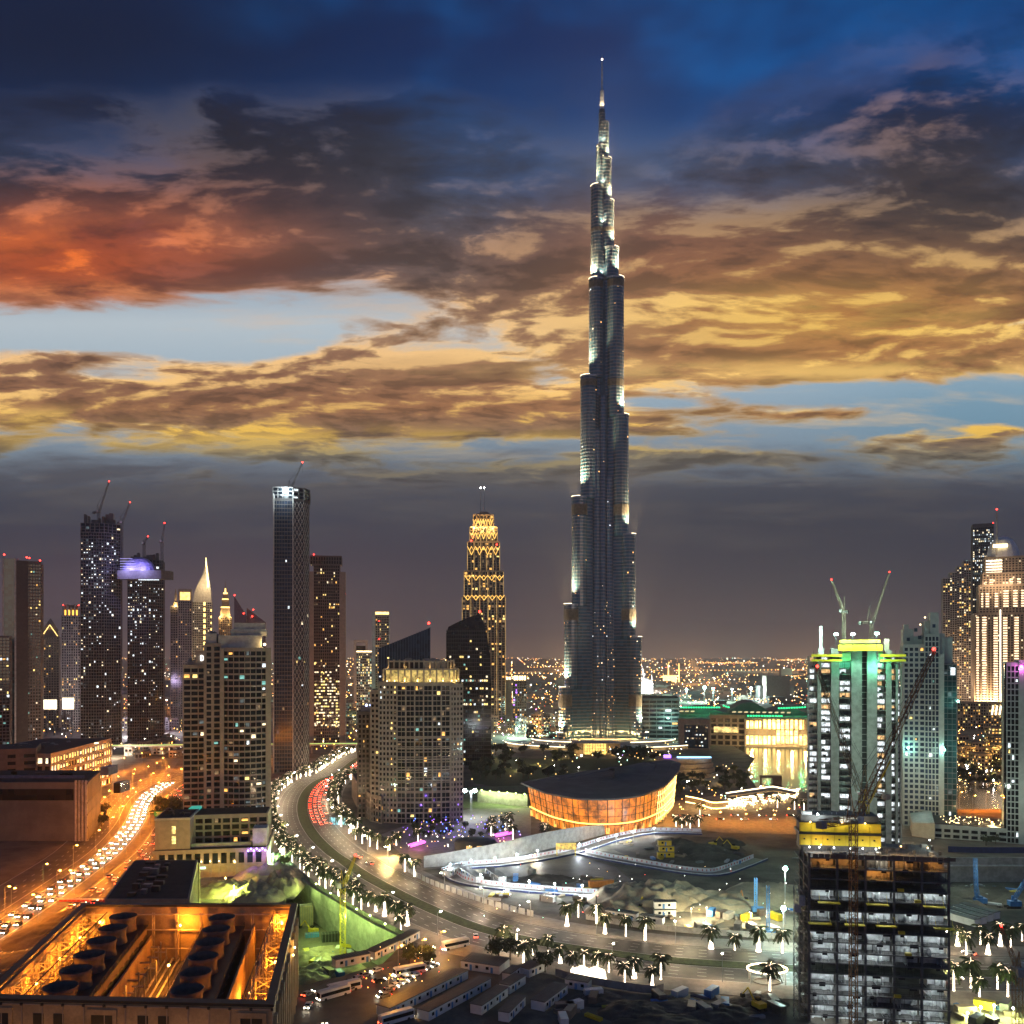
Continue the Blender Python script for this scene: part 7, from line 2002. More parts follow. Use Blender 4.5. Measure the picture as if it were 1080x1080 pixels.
while d < sC:
    for off in (20.5, 26):
        if rn.random() < (.85 if d < sC * .7 else .5):
            p, _ = boul.at(d + rn.uniform(-1.2, 1.2), off + rn.uniform(-.8, .8)); put_palm(p, *labs['i'], curtain=rn.random() < .25)
    d += 8
d = sA
while d < sB + 6:
    p, _ = boul.at(d, -21 + rn.uniform(-.6, .6)); put_palm(p, *labs['n'], curtain=rn.random() < .3)
    if rn.random() < .55: p, _ = boul.at(d + 4, -26); put_palm(p, *labs['n'], curtain=False)
    d += 8.2
near = [(552, 1017, 0), (578, 1007, 0), (591, 1016, 1), (604, 1030, 0), (616, 1020, 0), (630, 1023, 0), (642, 1026, 0), (659, 1039, 0), (669, 1032, 1), (688, 1043, 1), (697, 1034, 0), (531, 1003, 0), (562, 1008, 0)]
for px, py, c in near: put_palm(G(px, py), 'string lit palm on the near side of the boulevard above the dark waste ground', 'lit palms on the near side of the boulevard', bool(c))
for px, py, c in ((598, 977, 1), (610, 968, 0), (629, 973, 0), (638, 985, 1), (660, 988, 0), (681, 992, 0), (750, 1001, 1), (775, 1003, 0), (800, 1004, 1), (825, 1006, 0)):
    put_palm(G(px, py), 'string lit palm on the far side of the boulevard before the sand heaps', 'lit palms on the far side before the sand heaps', bool(c))
for px, py, c in ((1010, 998, 1), (1019, 1008, 0), (1034, 997, 0), (1042, 1007, 1), (1055, 998, 1), (1066, 1000, 0), (1078, 993, 0)):
    put_palm(G(px, py), 'string lit palm right of the concrete frame on the far boulevard kerb', 'lit palms right of the concrete frame, far kerb', bool(c))
for px, py, c in ((1024, 1043, 0), (1033, 1052, 0), (1052, 1044, 0), (1063, 1052, 0), (1006, 1046, 0)):
    put_palm(G(px, py), 'string lit palm right of the concrete frame on the near boulevard kerb', 'lit palms right of the concrete frame, near kerb', bool(c))
put_palm(G(812, 1046), 'lone string lit palm beside the glowing ring pergola', None)
for px, py in ((390, 893), (398, 896), (411, 897), (375, 886), (370, 878), (382, 890)): put_palm(G(px, py), 'string lit palm at the plaza corner below the gold crowned tower', 'lit palms at the plaza corner', rn.random() < .3)
for px, py in ((418, 892), (441, 890), (427, 920), (437, 925), (518, 882), (533, 876), (541, 886), (574, 885), (576, 888), (519, 874), (537, 872)): put_palm(G(px, py), 'slim string lit palm on the violet plaza', 'lit palms on the violet plaza', False, 1.1)
for px, py in ((713, 872), (719, 875), (724, 871), (728, 876), (737, 872), (738, 860)): put_palm(G(px, py), 'string lit palm at the far tip of the grey hoarding wall', 'lit palms at the tip of the hoarding wall', False, 1.0)
for px, py in ((820, 852), (838, 854), (848, 856)): put_palm(G(px, py), 'string lit palm on the lakeside plaza left of the unfinished tower', 'lit palms on the lakeside plaza', False, 1.0)
# lit pillars, ring pergola and glowing tents
t = thing('ring_pergola', 'glowing ring shaped pergola on posts left of the concrete frame', 'pergola', G(809, 1036))
b = MB(); b.path([(6.6 * math.cos(a), 5 * math.sin(a), 4.6) for a in [2 * math.pi * k / 28 for k in range(29)]], .28, 5); b.build('light_ring', e_strip, t)
b = MB()
for k in range(6): a = k * 1.047 + .4; b.tube((6.6 * math.cos(a), 5 * math.sin(a), 0), (6.6 * math.cos(a), 5 * math.sin(a), 4.5), .14, .14, 5)
b.build('posts', m_white, t); MB().lathe([(4.6, 0), (4.6, .5), (4.2, .5), (4.2, .1)], 20, (0, 0, 0), 0, 1, .75).build('planter', m_conc, t); lamp('pergola_light', t, (0, -1, 3.6), (1, .7, .35), 500, .4)
for k, (px, lab) in enumerate(((613, 'left of the two glowing white tents among the near palms'), (628, 'right of the two glowing white tents among the near palms'))):
    t = thing('tent', lab, 'tent', G(px, 1031 + k)); b = MB(); b.add([(-3.6, -2.4, 0), (3.6, -2.4, 0), (3.6, 2.4, 0), (-3.6, 2.4, 0), (-3.4, -2.3, 2.1), (3.4, -2.3, 2.1), (3.4, 2.3, 2.1), (-3.4, 2.3, 2.1), (0, 0, 4.2)], ((0, 1, 5, 4), (1, 2, 6, 5), (2, 3, 7, 6), (3, 0, 4, 7), (4, 5, 8), (5, 6, 8), (6, 7, 8), (7, 4, 8)))
    b.build('canvas', EM("tent_glow", (1, .86, .6), 4, True, .3, .4) if k == 0 else bpy.data.materials["tent_glow"], t)
    b = MB()
    for x in (-3.4, 3.4):
        for y in (-2.3, 2.3): b.tube((x, y, 0), (x, y, 2.2), .08, .08, 5)
    b.build('poles', m_white, t)
for px, py in ((545, 1006), (598, 977), (611, 969)):
    pass
def pillar(px, py, h): 
    t = thing('light_pillar', 'slim glowing white pillar by the boulevard crossing', 'light pillar', G(px, py), 0, 'glowing pillars by the boulevard crossing')
    MB().lathe([(.32, .3), (.26, h)], 8).build('glowing_shaft', e_string, t); MB().lathe([(.5, 0), (.5, .32)], 8).build('base', m_conc, t); MB().lathe([(.3, 0), (.12, 3.4)], 6, (0, 0, h)).build('finial', m_dark, t)
pillar(545, 1006, 7.5); pillar(629, 975, 8); pillar(680, 993, 6.5)

# trees: leaf clusters through the crown
def tree_proto(seed, hgt, cr, mat, nclump=26, nleaf=26, ls=.34):
    r = random.Random(seed); t = thing('tree', 'tree', 'tree')
    b = MB(); b.tube((0, 0, 0), (.1, 0, hgt * .45), .32, .22, 7); tops = []
    for k in range(6):
        a = k * 1.047 + r.uniform(-.3, .3); e = Vector((math.cos(a) * cr * .55, math.sin(a) * cr * .55, hgt * r.uniform(.6, .82))); b.tube((.1, 0, hgt * r.uniform(.3, .45)), e, .14, .05, 5)
    b.build('trunk', m_bark, t)
    c = MB()
    for k in range(nclump):
        u = Vector((r.gauss(0, 1), r.gauss(0, 1), r.gauss(0, .8))).normalized() * cr * r.uniform(.35, .95); ctr = Vector((u.x, u.y, hgt * .68 + u.z * hgt / cr * .28)); rr = cr * r.uniform(.22, .38)
        for _ in range(nleaf):
            v = Vector((r.gauss(0, 1), r.gauss(0, 1), r.gauss(0, 1))).normalized() * rr * r.uniform(.5, 1); p = ctr + v; n = (v + Vector((r.uniform(-1, 1), r.uniform(-1, 1), r.uniform(-.3, 1))) * rr * .6).normalized(); s1 = n.orthogonal().normalized(); s2 = n.cross(s1); s = ls * r.uniform(.6, 1.3)
            c.add((p - s1 * s, p + s2 * s * .6, p + s1 * s, p - s2 * s * .6), ((0, 1, 2, 3),))
    c.build('crown', mat, t)
    return t
protos = [tree_proto(1, 8, 4.2, m_leafd, ls=.5), tree_proto(2, 7, 3.6, m_leaf, ls=.45), tree_proto(3, 9.5, 5, m_leafd, ls=.55)]
pu = [False] * 3
def put_tree(p, label, group=None, k=None, sc=1.0):
    k = rn.randrange(3) if k is None else k; rz = rn.uniform(0, 6.28); sc *= rn.uniform(.8, 1.2); pr = protos[k]
    if not pu[k]:
        pu[k] = True; pr.location = (p[0], p[1], 0); pr.scale = (sc,) * 3; pr.rotation_euler = (0, 0, rz); pr['label'] = label
        if group: pr['group'] = group
        return pr
    return dup(pr, (p[0], p[1], 0), rz, label, group, sc)
for (px, py, lab) in ((526, 1016, 'round dark tree left of the pair above the dark site office'), (575, 1026, 'round dark tree beside the pale wall and glowing tents'), (538, 1013, 'smaller dark tree behind the round one above the site office')): put_tree(G(px, py), lab, None, 2, 1.0)
for _ in range(86):
    px, py = rn.uniform(492, 712), rn.uniform(794, 823)
    if 600 < px < 690 and py > 804: py = rn.uniform(794, 804)
    if 612 < px < 650 and py < 803: continue
    put_tree(G(px, py), 'dark park tree on the lawn below the tallest tower', 'park trees below the tallest tower', None, 1.25)
for _ in range(34):
    px, py = rn.uniform(700, 790), rn.uniform(812, 838)
    put_tree(G(px, py), 'dark promenade tree between the mall and the lake', 'promenade trees beside the lake', None, .95)
for _ in range(30):
    px, py = rn.uniform(424, 545), rn.uniform(868, 884)
    put_tree(G(px, py), 'small dark tree on the violet plaza', 'small trees on the violet plaza', 1, .62)
for _ in range(46):
    px, py = rn.uniform(1004, 1070), rn.uniform(806, 829)
    put_tree(G(px, py), 'lamp lit tree on the far lake shore at the right', 'trees on the far lake shore', None, .9)
for _ in range(14):
    px, py = rn.uniform(172, 200), rn.uniform(848, 866)
    p = G(px, py); put_tree((p.x - 6, p.y), 'dark garden tree behind the left podium block', 'garden trees behind the left podium', None, 1.2)
for (px, py) in ((105, 862), (109, 868), (112, 858), (107, 872)): put_tree(G(px, py), 'dark tree at the corner of the windowless beige block', 'trees at the corner of the beige block', 0, .9)
for (px, py) in ((272, 906), (280, 908), (291, 912), (300, 915)): put_tree(G(px, py), 'green lit tree at the top of the left slope', 'green lit trees on the left slope', 1, .9)
for (px, py) in ((1040, 892), (1050, 890)): put_tree(G(px, py), 'dark tree before the pale pool terrace', 'trees before the pool terrace', 0, .8)
for _ in range(10):
    px, py = rn.uniform(418, 442), rn.uniform(1000, 1010)
    put_tree(G(px + 12, py + 8), 'dark roadside tree between the cabins and the car park', 'roadside trees by the car park', 0, .6)
# small lights among the trees
b = MB()
for _ in range(150):
    z = rn.random()
    if z < .45: p = G(rn.uniform(492, 720), rn.uniform(792, 826))
    elif z < .7: p = G(rn.uniform(706, 812), rn.uniform(806, 838))
    else: p = G(rn.uniform(1004, 1066), rn.uniform(806, 832))
    b.ball((p.x, p.y, rn.uniform(1, 4.5)), rn.uniform(.25, .6), rn.choice((0, 0, 1, 2)), 5)
for px, py in ((500, 806), (520, 800), (545, 812), (570, 806), (590, 800), (690, 802), (708, 818), (735, 822), (760, 826), (1020, 815), (1045, 820), (780, 815)):
    p = G(px, py); lamp('garden_light', None, (p.x, p.y - 6, 6), (1, .66, .24), 5000, .5)  # warm lamps without fittings, added to brighten the dark trees
b.build('garden_lights', [e_gold, e_goldw, e_white])['kind'] = 'stuff'
b = MB()
for _ in range(120):
    p = G(rn.uniform(424, 548), rn.uniform(862, 886)); b.ball((p.x, p.y, rn.uniform(.6, 5)), rn.uniform(.15, .38), rn.choice((0, 0, 1, 2)), 5)
b.build('plaza_lights', [e_purp, EM("blue_dot", (.1, .2, 1), 10, False), e_gold])['kind'] = 'stuff'
vl = thing('plaza_mast', 'slim mast with violet floods on the plaza below the gold crowned tower', 'light mast', G(470, 880))
MB().tube((0, 0, 0), (0, 0, 9), .12, .1, 5).build('pole', m_dark, vl)
MB().ball((0, -.2, 9), .4).build('lamp_head', e_purp, vl)
for (px, py) in ((440, 876), (470, 880), (500, 872), (530, 880), (455, 890), (520, 890), (565, 884)): p = G(px, py); lamp('violet_light', vl, (p.x - vl.location.x, p.y - vl.location.y, 8), (.32, .16, 1), 1700, .5)
tw = thing('terrace_wall', 'green lit terrace wall with a row of small lamps beside the opera house', 'wall', G(508, 848)); o_ = Vector(tw.location)
MB().wall([(G(504, 846) - o_).xy, (G(556, 851) - o_).xy], 0, 9, .6).build('wall', m_conc, tw)
for k in range(6):
    p = G(508 + k * 9, 846.6 + k * .9) - o_; MB().ball((p.x, p.y - 1, 9.4), .5).build('wall_lamp', EM("lime_lamp", (.8, 1, .3), 14, False) if k == 0 else bpy.data.materials['lime_lamp'], tw); lamp('wall_light', tw, (p.x, p.y - 4, 8.4), (.8, 1, .42), 4200, .3)

# street lamps
def lamp_proto(h, arm, em, col, pw, double=False):
    t = thing('street_lamp', 'lamp', 'street lamp')
    b = MB(); b.tube((0, 0, 0), (0, 0, h), .13, .08, 6); b.tube((0, 0, h), (arm, 0, h + .3), .06, .06, 5)
    if double: b.tube((0, 0, h), (-arm, 0, h + .3), .06, .06, 5)
    b.build('pole', m_galv, t)
    for s in ((1, -1) if double else (1,)):
        MB().lathe([(.22, -.16), (.42, 0), (.22, .14)], 8, (arm * s, 0, h + .25), 0, 1.3, .8).build('lamp_head', em, t)
    lamp('lamp_light', t, (arm, 0, h - .1), col, pw, .3)
    return t
sodp = lamp_proto(11, 1.8, e_sod, (1, .27, .015), 22000); ambp = lamp_proto(8, 1.2, e_sod, (1, .40, .05), 6000); whip = lamp_proto(9, 1.6, e_white, (1, .72, .42), 7500); first = [True, True, True]
def put_lamp(k, p, rz, label, group):
    pr = (sodp, whip, ambp)[k]
    if first[k]:
        first[k] = False; pr.location = (p[0], p[1], 0); pr.rotation_euler = (0, 0, rz); pr['label'] = label; pr['group'] = group; return
    dup(pr, (p[0], p[1], 0), rz, label, group)
d = 30
while d < high.len - 20:
    for off, r0 in ((-7.1, 1.57), (12, -1.57), (35.5, -1.57)):
        p, a = high.at(d + (15 if off == 12 else 0), off)
        if off > 30 and p.x < -238 and p.y < 640: continue
        put_lamp(0, p, a + r0, 'orange sodium street lamp along the left highway', 'sodium lamps along the left highway')
    d += 42
for px, py in ((125, 846), (128, 852), (118, 850), (142, 852), (113, 858), (12, 966), (60, 945), (140, 830), (155, 822), (170, 812), (115, 815), (130, 812), (150, 806), (172, 801)): put_lamp(0, G(px, py), rn.uniform(0, 6), 'orange sodium lamp on the frontage road beside the highway', 'sodium lamps on the frontage road')
d = 20
while d < boul.len - 60:
    for off, r0 in ((18.6, -1.57), (-18.6, 1.57)):
        p, a = boul.at(d + (16 if off > 0 else 0), off); put_lamp(1, p, a + r0, 'white boulevard street lamp on a slim pole', 'street lamps along the boulevard')
    d += 34
for px, py in ((700, 868), (716, 864), (740, 862), (758, 870), (770, 866), (785, 872), (800, 866), (815, 873), (830, 866), (843, 874)): put_lamp(2, G(px, py), 0, 'small orange lamp on the lakeside plaza', 'orange lamps on the lakeside plaza')
for px, py in ((420, 1022), (445, 1015), (465, 1006), (410, 1056)): put_lamp(2, G(px, py), 0, 'amber lamp over the car park and side street', 'amber lamps over the car park')
for k in range(22): put_lamp(0, (-880 + k * 62, 1560 + 40 * math.sin(k)), 0, 'distant sodium lamp on the far expressway between the towers', 'sodium lamps on the far expressway')
for px, py in ((1012, 842), (1026, 846), (1040, 842), (1054, 846)): put_lamp(0, G(px, py + 10), 0, 'orange lamp along the lake road at the right', 'orange lamps along the right lake road')

for x in (-124, -108, -92, -76, -60): put_lamp(2, (x, 203), -1.57, 'assumed amber lamp, added out of view to light the cooling plant front', 'assumed lamps added out of view before the cooling plant')  # assumed lamps, added out of view to light the plant's front wall amber
# cars
def car_proto(near=False):
    t = thing('car', 'car', 'car')
    prof = [(-2.2, .35), (2.2, .35), (2.25, .8), (1.3, .95), (.55, 1.42), (-1.1, 1.45), (-1.9, 1.0), (-2.25, .95)]
    b = MB(); n = len(prof); W = .86
    b.add([(x, -W, z) for x, z in prof] + [(x, W, z) for x, z in prof], [tuple(range(n)), tuple(range(2 * n - 1, n - 1, -1))] + [(i + n, (i + 1) % n + n, (i + 1) % n, i) for i in range(n)]); b.build('body', None or m_white, t)
    b = MB(); b.add([(1.2, -.75, 1.0), (.58, -.7, 1.42), (.58, .7, 1.42), (1.2, .75, 1.0)], ((0, 1, 2, 3),)); b.add([(-1.16, -.7, 1.44), (-1.86, -.75, 1.03), (-1.86, .75, 1.03), (-1.16, .7, 1.44)], ((0, 1, 2, 3),))
    for y in (-.875, .875): b.add([(1.0, y, 1.0), (.5, y, 1.36), (-1.05, y, 1.38), (-1.6, y, 1.02)], ((0, 1, 2, 3) if y > 0 else (3, 2, 1, 0),))
    for q in range(len(b.v)): x, y, z = b.v[q]; b.v[q] = (x + (.03 if abs(y) < .8 and x > 0 else 0), y, z + (.03 if abs(y) < .8 else 0))
    b.build('glazing', m_glass, t)
    for x in (1.35, -1.35):
        for y in (-.8, .8): MB().tube((x, y - .1, .32), (x, y + .1, .32), .32, .32, 10).build('wheel', m_rubber, t)
    for y in (-.6, .6):
        MB().box(2.2, y - .24, .58, 2.32, y + .24, .86).build('headlight', e_head, t); MB().box(-2.33, y - .26, .62, -2.22, y + .26, .9).build('tail_light', e_tail, t)
    return t
carW = car_proto()
def recolor(src, m):
    t = dup(src, (0, 0, -500)); 
    for c in t.children:
        if c.name.startswith('body'): c.data = c.data.copy(); c.data.materials[0] = m
    return t
cars = [carW, recolor(carW, M("silver_paint", (.32, .33, .34), .35, .5)), recolor(carW, M("black_paint", (.02, .02, .022), .3))]
cu = [False] * 3
def put_car(p, rz, label, group):
    k = rn.choice((0, 0, 1, 1, 2))
    if not cu[k]:
        cu[k] = True; c = cars[k]; c.location = (p[0], p[1], .05); c.rotation_euler = (0, 0, rz); c['label'] = label
        if group: c['group'] = group
        return
    dup(cars[k], (p[0], p[1], .05), rz, label, group)
ncar = 0
for off in (-1, 3, 7):
    d = 8 + rn.uniform(0, 6)
    while d < high.len * .70:
        p, a = high.at(d, off + rn.uniform(-.3, .3)); put_car(p, a + math.pi, 'car with bright headlamps in the stream coming down the left highway', 'oncoming cars on the left highway'); d += rn.uniform(10.5, 13.5) if off < 6 else rn.uniform(13, 20); ncar += 1
for off in (-13, -17, -21):
    d = 90 + rn.uniform(0, 14)
    while d < high.len * .72:
        p, a = high.at(d, off + rn.uniform(-.3, .3)); put_car(p, a, 'car with red tail lamps driving away up the left highway', 'departing cars on the left highway'); d += rn.uniform(17, 34)
for off in (5.4, 8.8, 12.2, 15.4):
    d = 6
    while d < sA * .86:
        p, a = boul.at(d, off); put_car(p, a + math.pi, 'car with red tail lamps queueing round the boulevard bend', 'cars queueing round the boulevard bend'); d += rn.uniform(9, 14) if off < 13 else rn.uniform(18, 40)
for (px, py, lab) in ((378, 905, 'car with amber lamps pulling out of the plaza junction'), (390, 912, 'second car behind the one at the plaza junction'), (1022, 1007, 'car at the kerb right of the concrete frame')):
    p = G(px, py); put_car(p, rad(130), lab, None)
d = 30
while d < boul.len - 120:
    p, a = boul.at(sB + d, -9 + rn.uniform(-3, 3))
    if sB + d < boul.len - 20 and rn.random() < .5: put_car(p, a, 'car driving along the near carriageway of the boulevard', 'cars on the near carriageway')
    d += 28
for k in range(9):
    p = G(712 + k * 15 + rn.uniform(-3, 3), 861 + (k % 2) * 4); put_car(p, rn.choice((0.05, 3.2)), 'car with its lamps on crossing the lakeside plaza road', 'cars on the lakeside plaza road')
for k in range(9):
    p, a = acc.at(20 + k * 17, -3.5 if k % 2 else 3.2); put_car(p, a + (0 if k % 2 else math.pi), 'car on the winding side street by the pit edge cabins', 'cars on the side street')
lot = [(408, 1043), (413, 1040), (418, 1037), (424, 1034), (405, 1048), (430, 1030), (437, 1026), (443, 1022), (449, 1019), (456, 1016), (385, 1026), (376, 1030), (370, 1033), (440, 1006), (448, 1002), (452, 998)]
for px, py in lot: p = G(px, py + 4); put_car(p, rad(35) + rn.uniform(-.1, .1) + rn.choice((0, math.pi)), 'parked car in the amber lit car park by the cabin rows', 'cars in the amber lit car park')
for (px, py, rz, lab) in ((325, 1050, 1.0, 'pale car parked alone beside the cooling plant'), (400, 1036, .6, 'white car on the dark lot under the pit edge cabins')): put_car(G(px, py), rz, lab, None)
def bus(px, py, rz, label, lit=True):
    t = thing('bus', label, 'bus', G(px, py), rz)
    b = MB(); b.box(-5.6, -1.25, .4, 5.6, 1.25, 3.1); b.box(-5.3, -1.1, 3.1, 5.2, 1.1, 3.3); b.build('body', m_white, t)
    b = MB(); b.box(-5.2, -1.28, 1.5, 5.3, 1.28, 2.6); b.box(5.4, -1.1, 1.3, 5.64, 1.1, 2.8); b.build('glazing', m_glass, t)
    for x in (-3.6, 3.6):
        for y in (-1.2, 1.2): MB().tube((x, y - .13, .5), (x, y + .13, .5), .5, .5, 10).build('wheel', m_rubber, t)
    for y in (-.9, .9):
        MB().box(5.6, y - .2, .7, 5.7, y + .2, 1.0).build('headlight', e_head, t); MB().box(-5.72, y - .2, .8, -5.62, y + .2, 1.2).build('tail_light', e_tail, t)
for (px, py, rz, lab) in ((352, 1052, rad(222), 'white bus with its headlamps on at the bend of the side street'), (363, 1046, rad(215), 'second white bus behind the one at the side street bend'), (432, 1028, rad(210), 'cream bus in the amber lit car park'), (480, 1000, rad(35), 'bus with red lamps by the pedestrian corner'), (418, 1078, rad(38), 'dark windowed bus parked between the long cabin rows')): bus(px, py, rz, lab)

# highway sign gantry, barricades, billboards, viaduct
t = thing('road_sign', 'green overhead direction signs across the red lanes of the highway', 'sign', (*high.at(285, -18)[0], 0), high.at(285, -18)[1] - math.pi / 2)
b = MB()
for x in (-11, 11): b.tube((x, 0, 0), (x, 0, 8.4), .25, .2, 6)
for z in (6.6, 8.2): b.tube((-11, 0, z), (11, 0, z), .14, .14, 5)
b.build('gantry', m_galv, t)
for x in (-4.8, 3.2): MB().box(x - 3.2, -.3, 5.6, x + 3.2, -.16, 8.8).build('sign_panel', m_green, t)
for x in (-4.8, 3.2):
    b = MB()
    for z, L in ((8.0, 4.2), (7.2, 3.2), (6.4, 4.6)): b.box(x - L / 2, -.33, z, x + L / 2, -.305, z + .22)
    b.build('sign_lines', m_white, t)
for k in range(26):
    p = G(62 + k * 2.3, 950 + (k % 2) * 1.2); t = thing('road_barrier', 'red and white plastic road barrier closing the lane behind the cooling plant', 'barrier', p, .1, 'red and white road barriers')
    MB().prism([Vector((-.8, -.3)), Vector((.8, -.3)), Vector((.8, .3)), Vector((-.8, .3))], 0, 1.0, 0, [Vector((-.8, -.12)), Vector((.8, -.12)), Vector((.8, .12)), Vector((-.8, .12))]).build('body', m_red if k % 2 else m_white, t)
    MB().box(-.78, -.1, 1.0, .78, .1, 1.1).build('cap', m_white, t)
for (x0, x1, y0, y1, d, lab) in ((46, 60, 738, 748, 1230, 'glaring white billboard below the gabled stone tower'), (66, 78, 736, 748, 1210, 'larger glaring white billboard left of the unfinished tower')):
    t = thing('billboard', lab, 'billboard', (gx((x0 + x1) / 2, d), d, 0)); hw_ = (x1 - x0) * d / F / 2
    MB().box(-hw_, -.4, gz(y1, d), hw_, 0, gz(y0, d)).build('screen', EM("billboard_glow", (1, .86, .6), 3, True) if x0 == 46 else bpy.data.materials['billboard_glow'], t)
    b = MB()
    for x in (-hw_ * .6, hw_ * .6): b.tube((x, .4, 0), (x, .4, gz(y0, d)), .8, .8, 6)
    b.build('posts', m_dark, t)
vi = thing('viaduct', 'long concrete viaduct edged with a green light line, crossing behind the letter D tower', 'viaduct', (0, 0, 0))
va, vb = Vector((gx(96, 985), 985)), Vector((gx(388, 1010), 1010)); dd = (vb - va).normalized(); nn = Vector((-dd.y, dd.x))
MB().prism([va, vb, vb + nn * 11, va + nn * 11], 9, 11).build('deck', m_concl, vi)
MB().prism([va - nn * .3, vb - nn * .3, vb - nn * .02, va - nn * .02], 10.3, 12.0).build('parapet', m_concl, vi)
MB().prism([va - nn * .6, vb - nn * .6, vb - nn * .32, va - nn * .32], 10.9, 11.6).build('green_line', EM("green_yellow_line", (.55, 1, .25), 1.0, True), vi)
for k in range(12): p = va.lerp(vb, (k + .5) / 12) + nn * 5.5; MB().lathe([(1.3, 0), (1.3, 7.4), (3.6, 9)], 10, (p.x, p.y, 0)).build('pier', m_conc, vi)

# ------------------------------------------------------------------ low city behind the towers
def lowrise(px, py, wpx, hm, label, group, pal=AMB, lit=.3, m=None, dep=18):
    d = gd(py); t = thing('low_rise_building', label, 'building', (gx(px, d), d, 0), rn.uniform(-.15, .15), group); w = wpx * d / F
    m = m or rn.choice((m_beige, m_tan, m_beiged, m_concl, m_concd))
    block(t, rect(-w / 2, 0, w / 2, dep), 0, hm, 3.6, 3.4, m_glassw, m, 1.1, .42, 1.3, lit=lit, pal=pal, seed=rn.randrange(9999), roof=1)
    if rn.random() < .7:
        b = MB(); b.box(-w * .2, 4, hm + .9, w * .15, 11, hm + rn.uniform(2.5, 5)); b.build('roof_housing', m, t)
    return t
for _ in range(20): lowrise(rn.uniform(100, 190), rn.uniform(782, 800), rn.uniform(5, 14), rn.uniform(4, 9), 'low lit building by the viaduct behind the highway', 'low buildings by the viaduct', SITE + AMB, .4)
for _ in range(16): lowrise(rn.uniform(42, 190), rn.uniform(748, 772), rn.uniform(6, 14), rn.uniform(7, 22), 'low building at the foot of the unfinished twin towers', 'low buildings at the foot of the twin towers', SITE + AMB, .35)
for _ in range(18): lowrise(rn.uniform(322, 398), rn.uniform(752, 784), rn.uniform(6, 15), rn.uniform(8, 28), 'low lit building in the gap between the bronze tower and the wedge tower', 'low buildings beside the bronze tower', AMB + OFF, .35)
for _ in range(22): lowrise(rn.uniform(478, 592), rn.uniform(756, 784), rn.uniform(5, 13), rn.uniform(6, 20), 'low lit building between the art deco tower and the tallest tower', 'low buildings left of the tallest tower', OFF + AMB, .45)
for _ in range(14): lowrise(rn.uniform(1004, 1072), rn.uniform(786, 812), rn.uniform(7, 14), rn.uniform(8, 17), 'tan old town style house with gold lit windows on the far lake shore', 'old town houses on the far lake shore', [w_amber, w_yel, w_amber], .35, m_tan)
for _ in range(14): lowrise(rn.uniform(680, 860), rn.uniform(728, 740), rn.uniform(6, 16), rn.uniform(6, 16), 'dim low building behind the mall roofs', 'dim low buildings behind the mall', AMB, .25)
for (px, py, wp, hm, lab) in ((1051, 792, 10, 26, 'gold lit old town palace block on the lake shore'), (385, 790, 14, 24, 'pale block with white lit floors left of the brown apartment wing')): 
    t = lowrise(px, py, wp, hm, lab, None, [w_yel, w_amber, w_warm], .6, m_tan)
    lamp('facade_flood', t, (0, -10, 6), (1, .66, .25), 5000, .6)
for px in (1012, 1030, 1048): p = G(px, 800); lamp('gold_light', None, (p.x, p.y - 8, 12), (1, .58, .15), 9000, 1).name = 'garden_light'
for px, py, c in ((140, 777, (.85, .9, 1)), (165, 774, (.85, .9, 1)), (70, 752, (1, .5, .1)), (108, 800, (1, .8, .6)), (352, 756, (1, .5, .1)), (560, 770, (1, .45, .12)), (545, 778, (.6, 1, .8)), (565, 776, (.6, 1, .85))):
    p = G(px, py); flood_mast(p, 12, {140: 'glaring white construction flood at the foot of the twin towers', 165: 'second white construction flood right of the glaring one', 70: 'orange flood over the expressway between stone and unfinished towers', 108: 'pale flood by the green lit viaduct', 352: 'orange flood beyond the bronze tower', 560: 'orange flood left of the foot of the tallest tower', 545: 'teal white flood on the street left of the tallest tower', 565: 'second teal white flood on the street left of the tallest tower'}[px], c, 90000, 1.9 if px in (140, 165, 565) else 1.0, e_cold if c[2] > .9 else (e_green if c[1] == 1 else e_sod), None)
for px, py, k, pw in ((724, 727, 0, 1.6), (743, 725, 0, 2), (752, 726, 0, 1.4), (772, 727, 0, 1.2), (792, 726, 1, 1.6), (807, 726, 2, 1.3)):
    d = 2100; t = thing('floodlight_mast', ('teal white stadium flood in the row beyond the mall', 'cold white stadium flood beyond the mall dome', 'amber stadium flood at the right end of the row')[k], 'floodlight', (gx(px, d), d, 0), 0, 'stadium floods beyond the mall' if k == 0 else None)
    z = gz(py, d); MB().lattice((0, 0, 0), (0, 0, z), 2, 4, .2).build('pole', m_steel, t); MB().ball((0, -1, z), 1.6 * pw, 0, 8).build('lamp_head', (e_green, e_cold, e_sod)[k], t); lamp('flood', t, (0, -8, z), ((.55, 1, .85), (.8, .95, 1), (1, .7, .3))[k], 260000, 2)
t = thing('domed_hall', 'small white floodlit hall with a dome, right of the tallest tower', 'building', (gx(682, 2500), 2500, 0))
MB().box(-18, 0, 0, 18, 30, gz(721, 2500)).build('hall', m_white, t); MB().lathe([(15, 0), (14, 8), (9, 14), (1, 17)], 14, (0, 14, gz(721, 2500))).build('dome', m_white, t)
for x in (-14, 14): MB().tube((x, -2, 0), (x, -2, gz(712, 2500)), 1.6, 1, 6).build('turret', m_white, t)
lamp('facade_flood', t, (0, -24, 18), (.95, .95, 1), 500000, 2); lamp('facade_flood', t, (-22, -14, 12), (.95, .9, 1), 300000, 2)
t = thing('mosque', 'tiny gold lit mosque with two minarets far beyond the mall', 'mosque', (gx(708, 3600), 3600, 0))
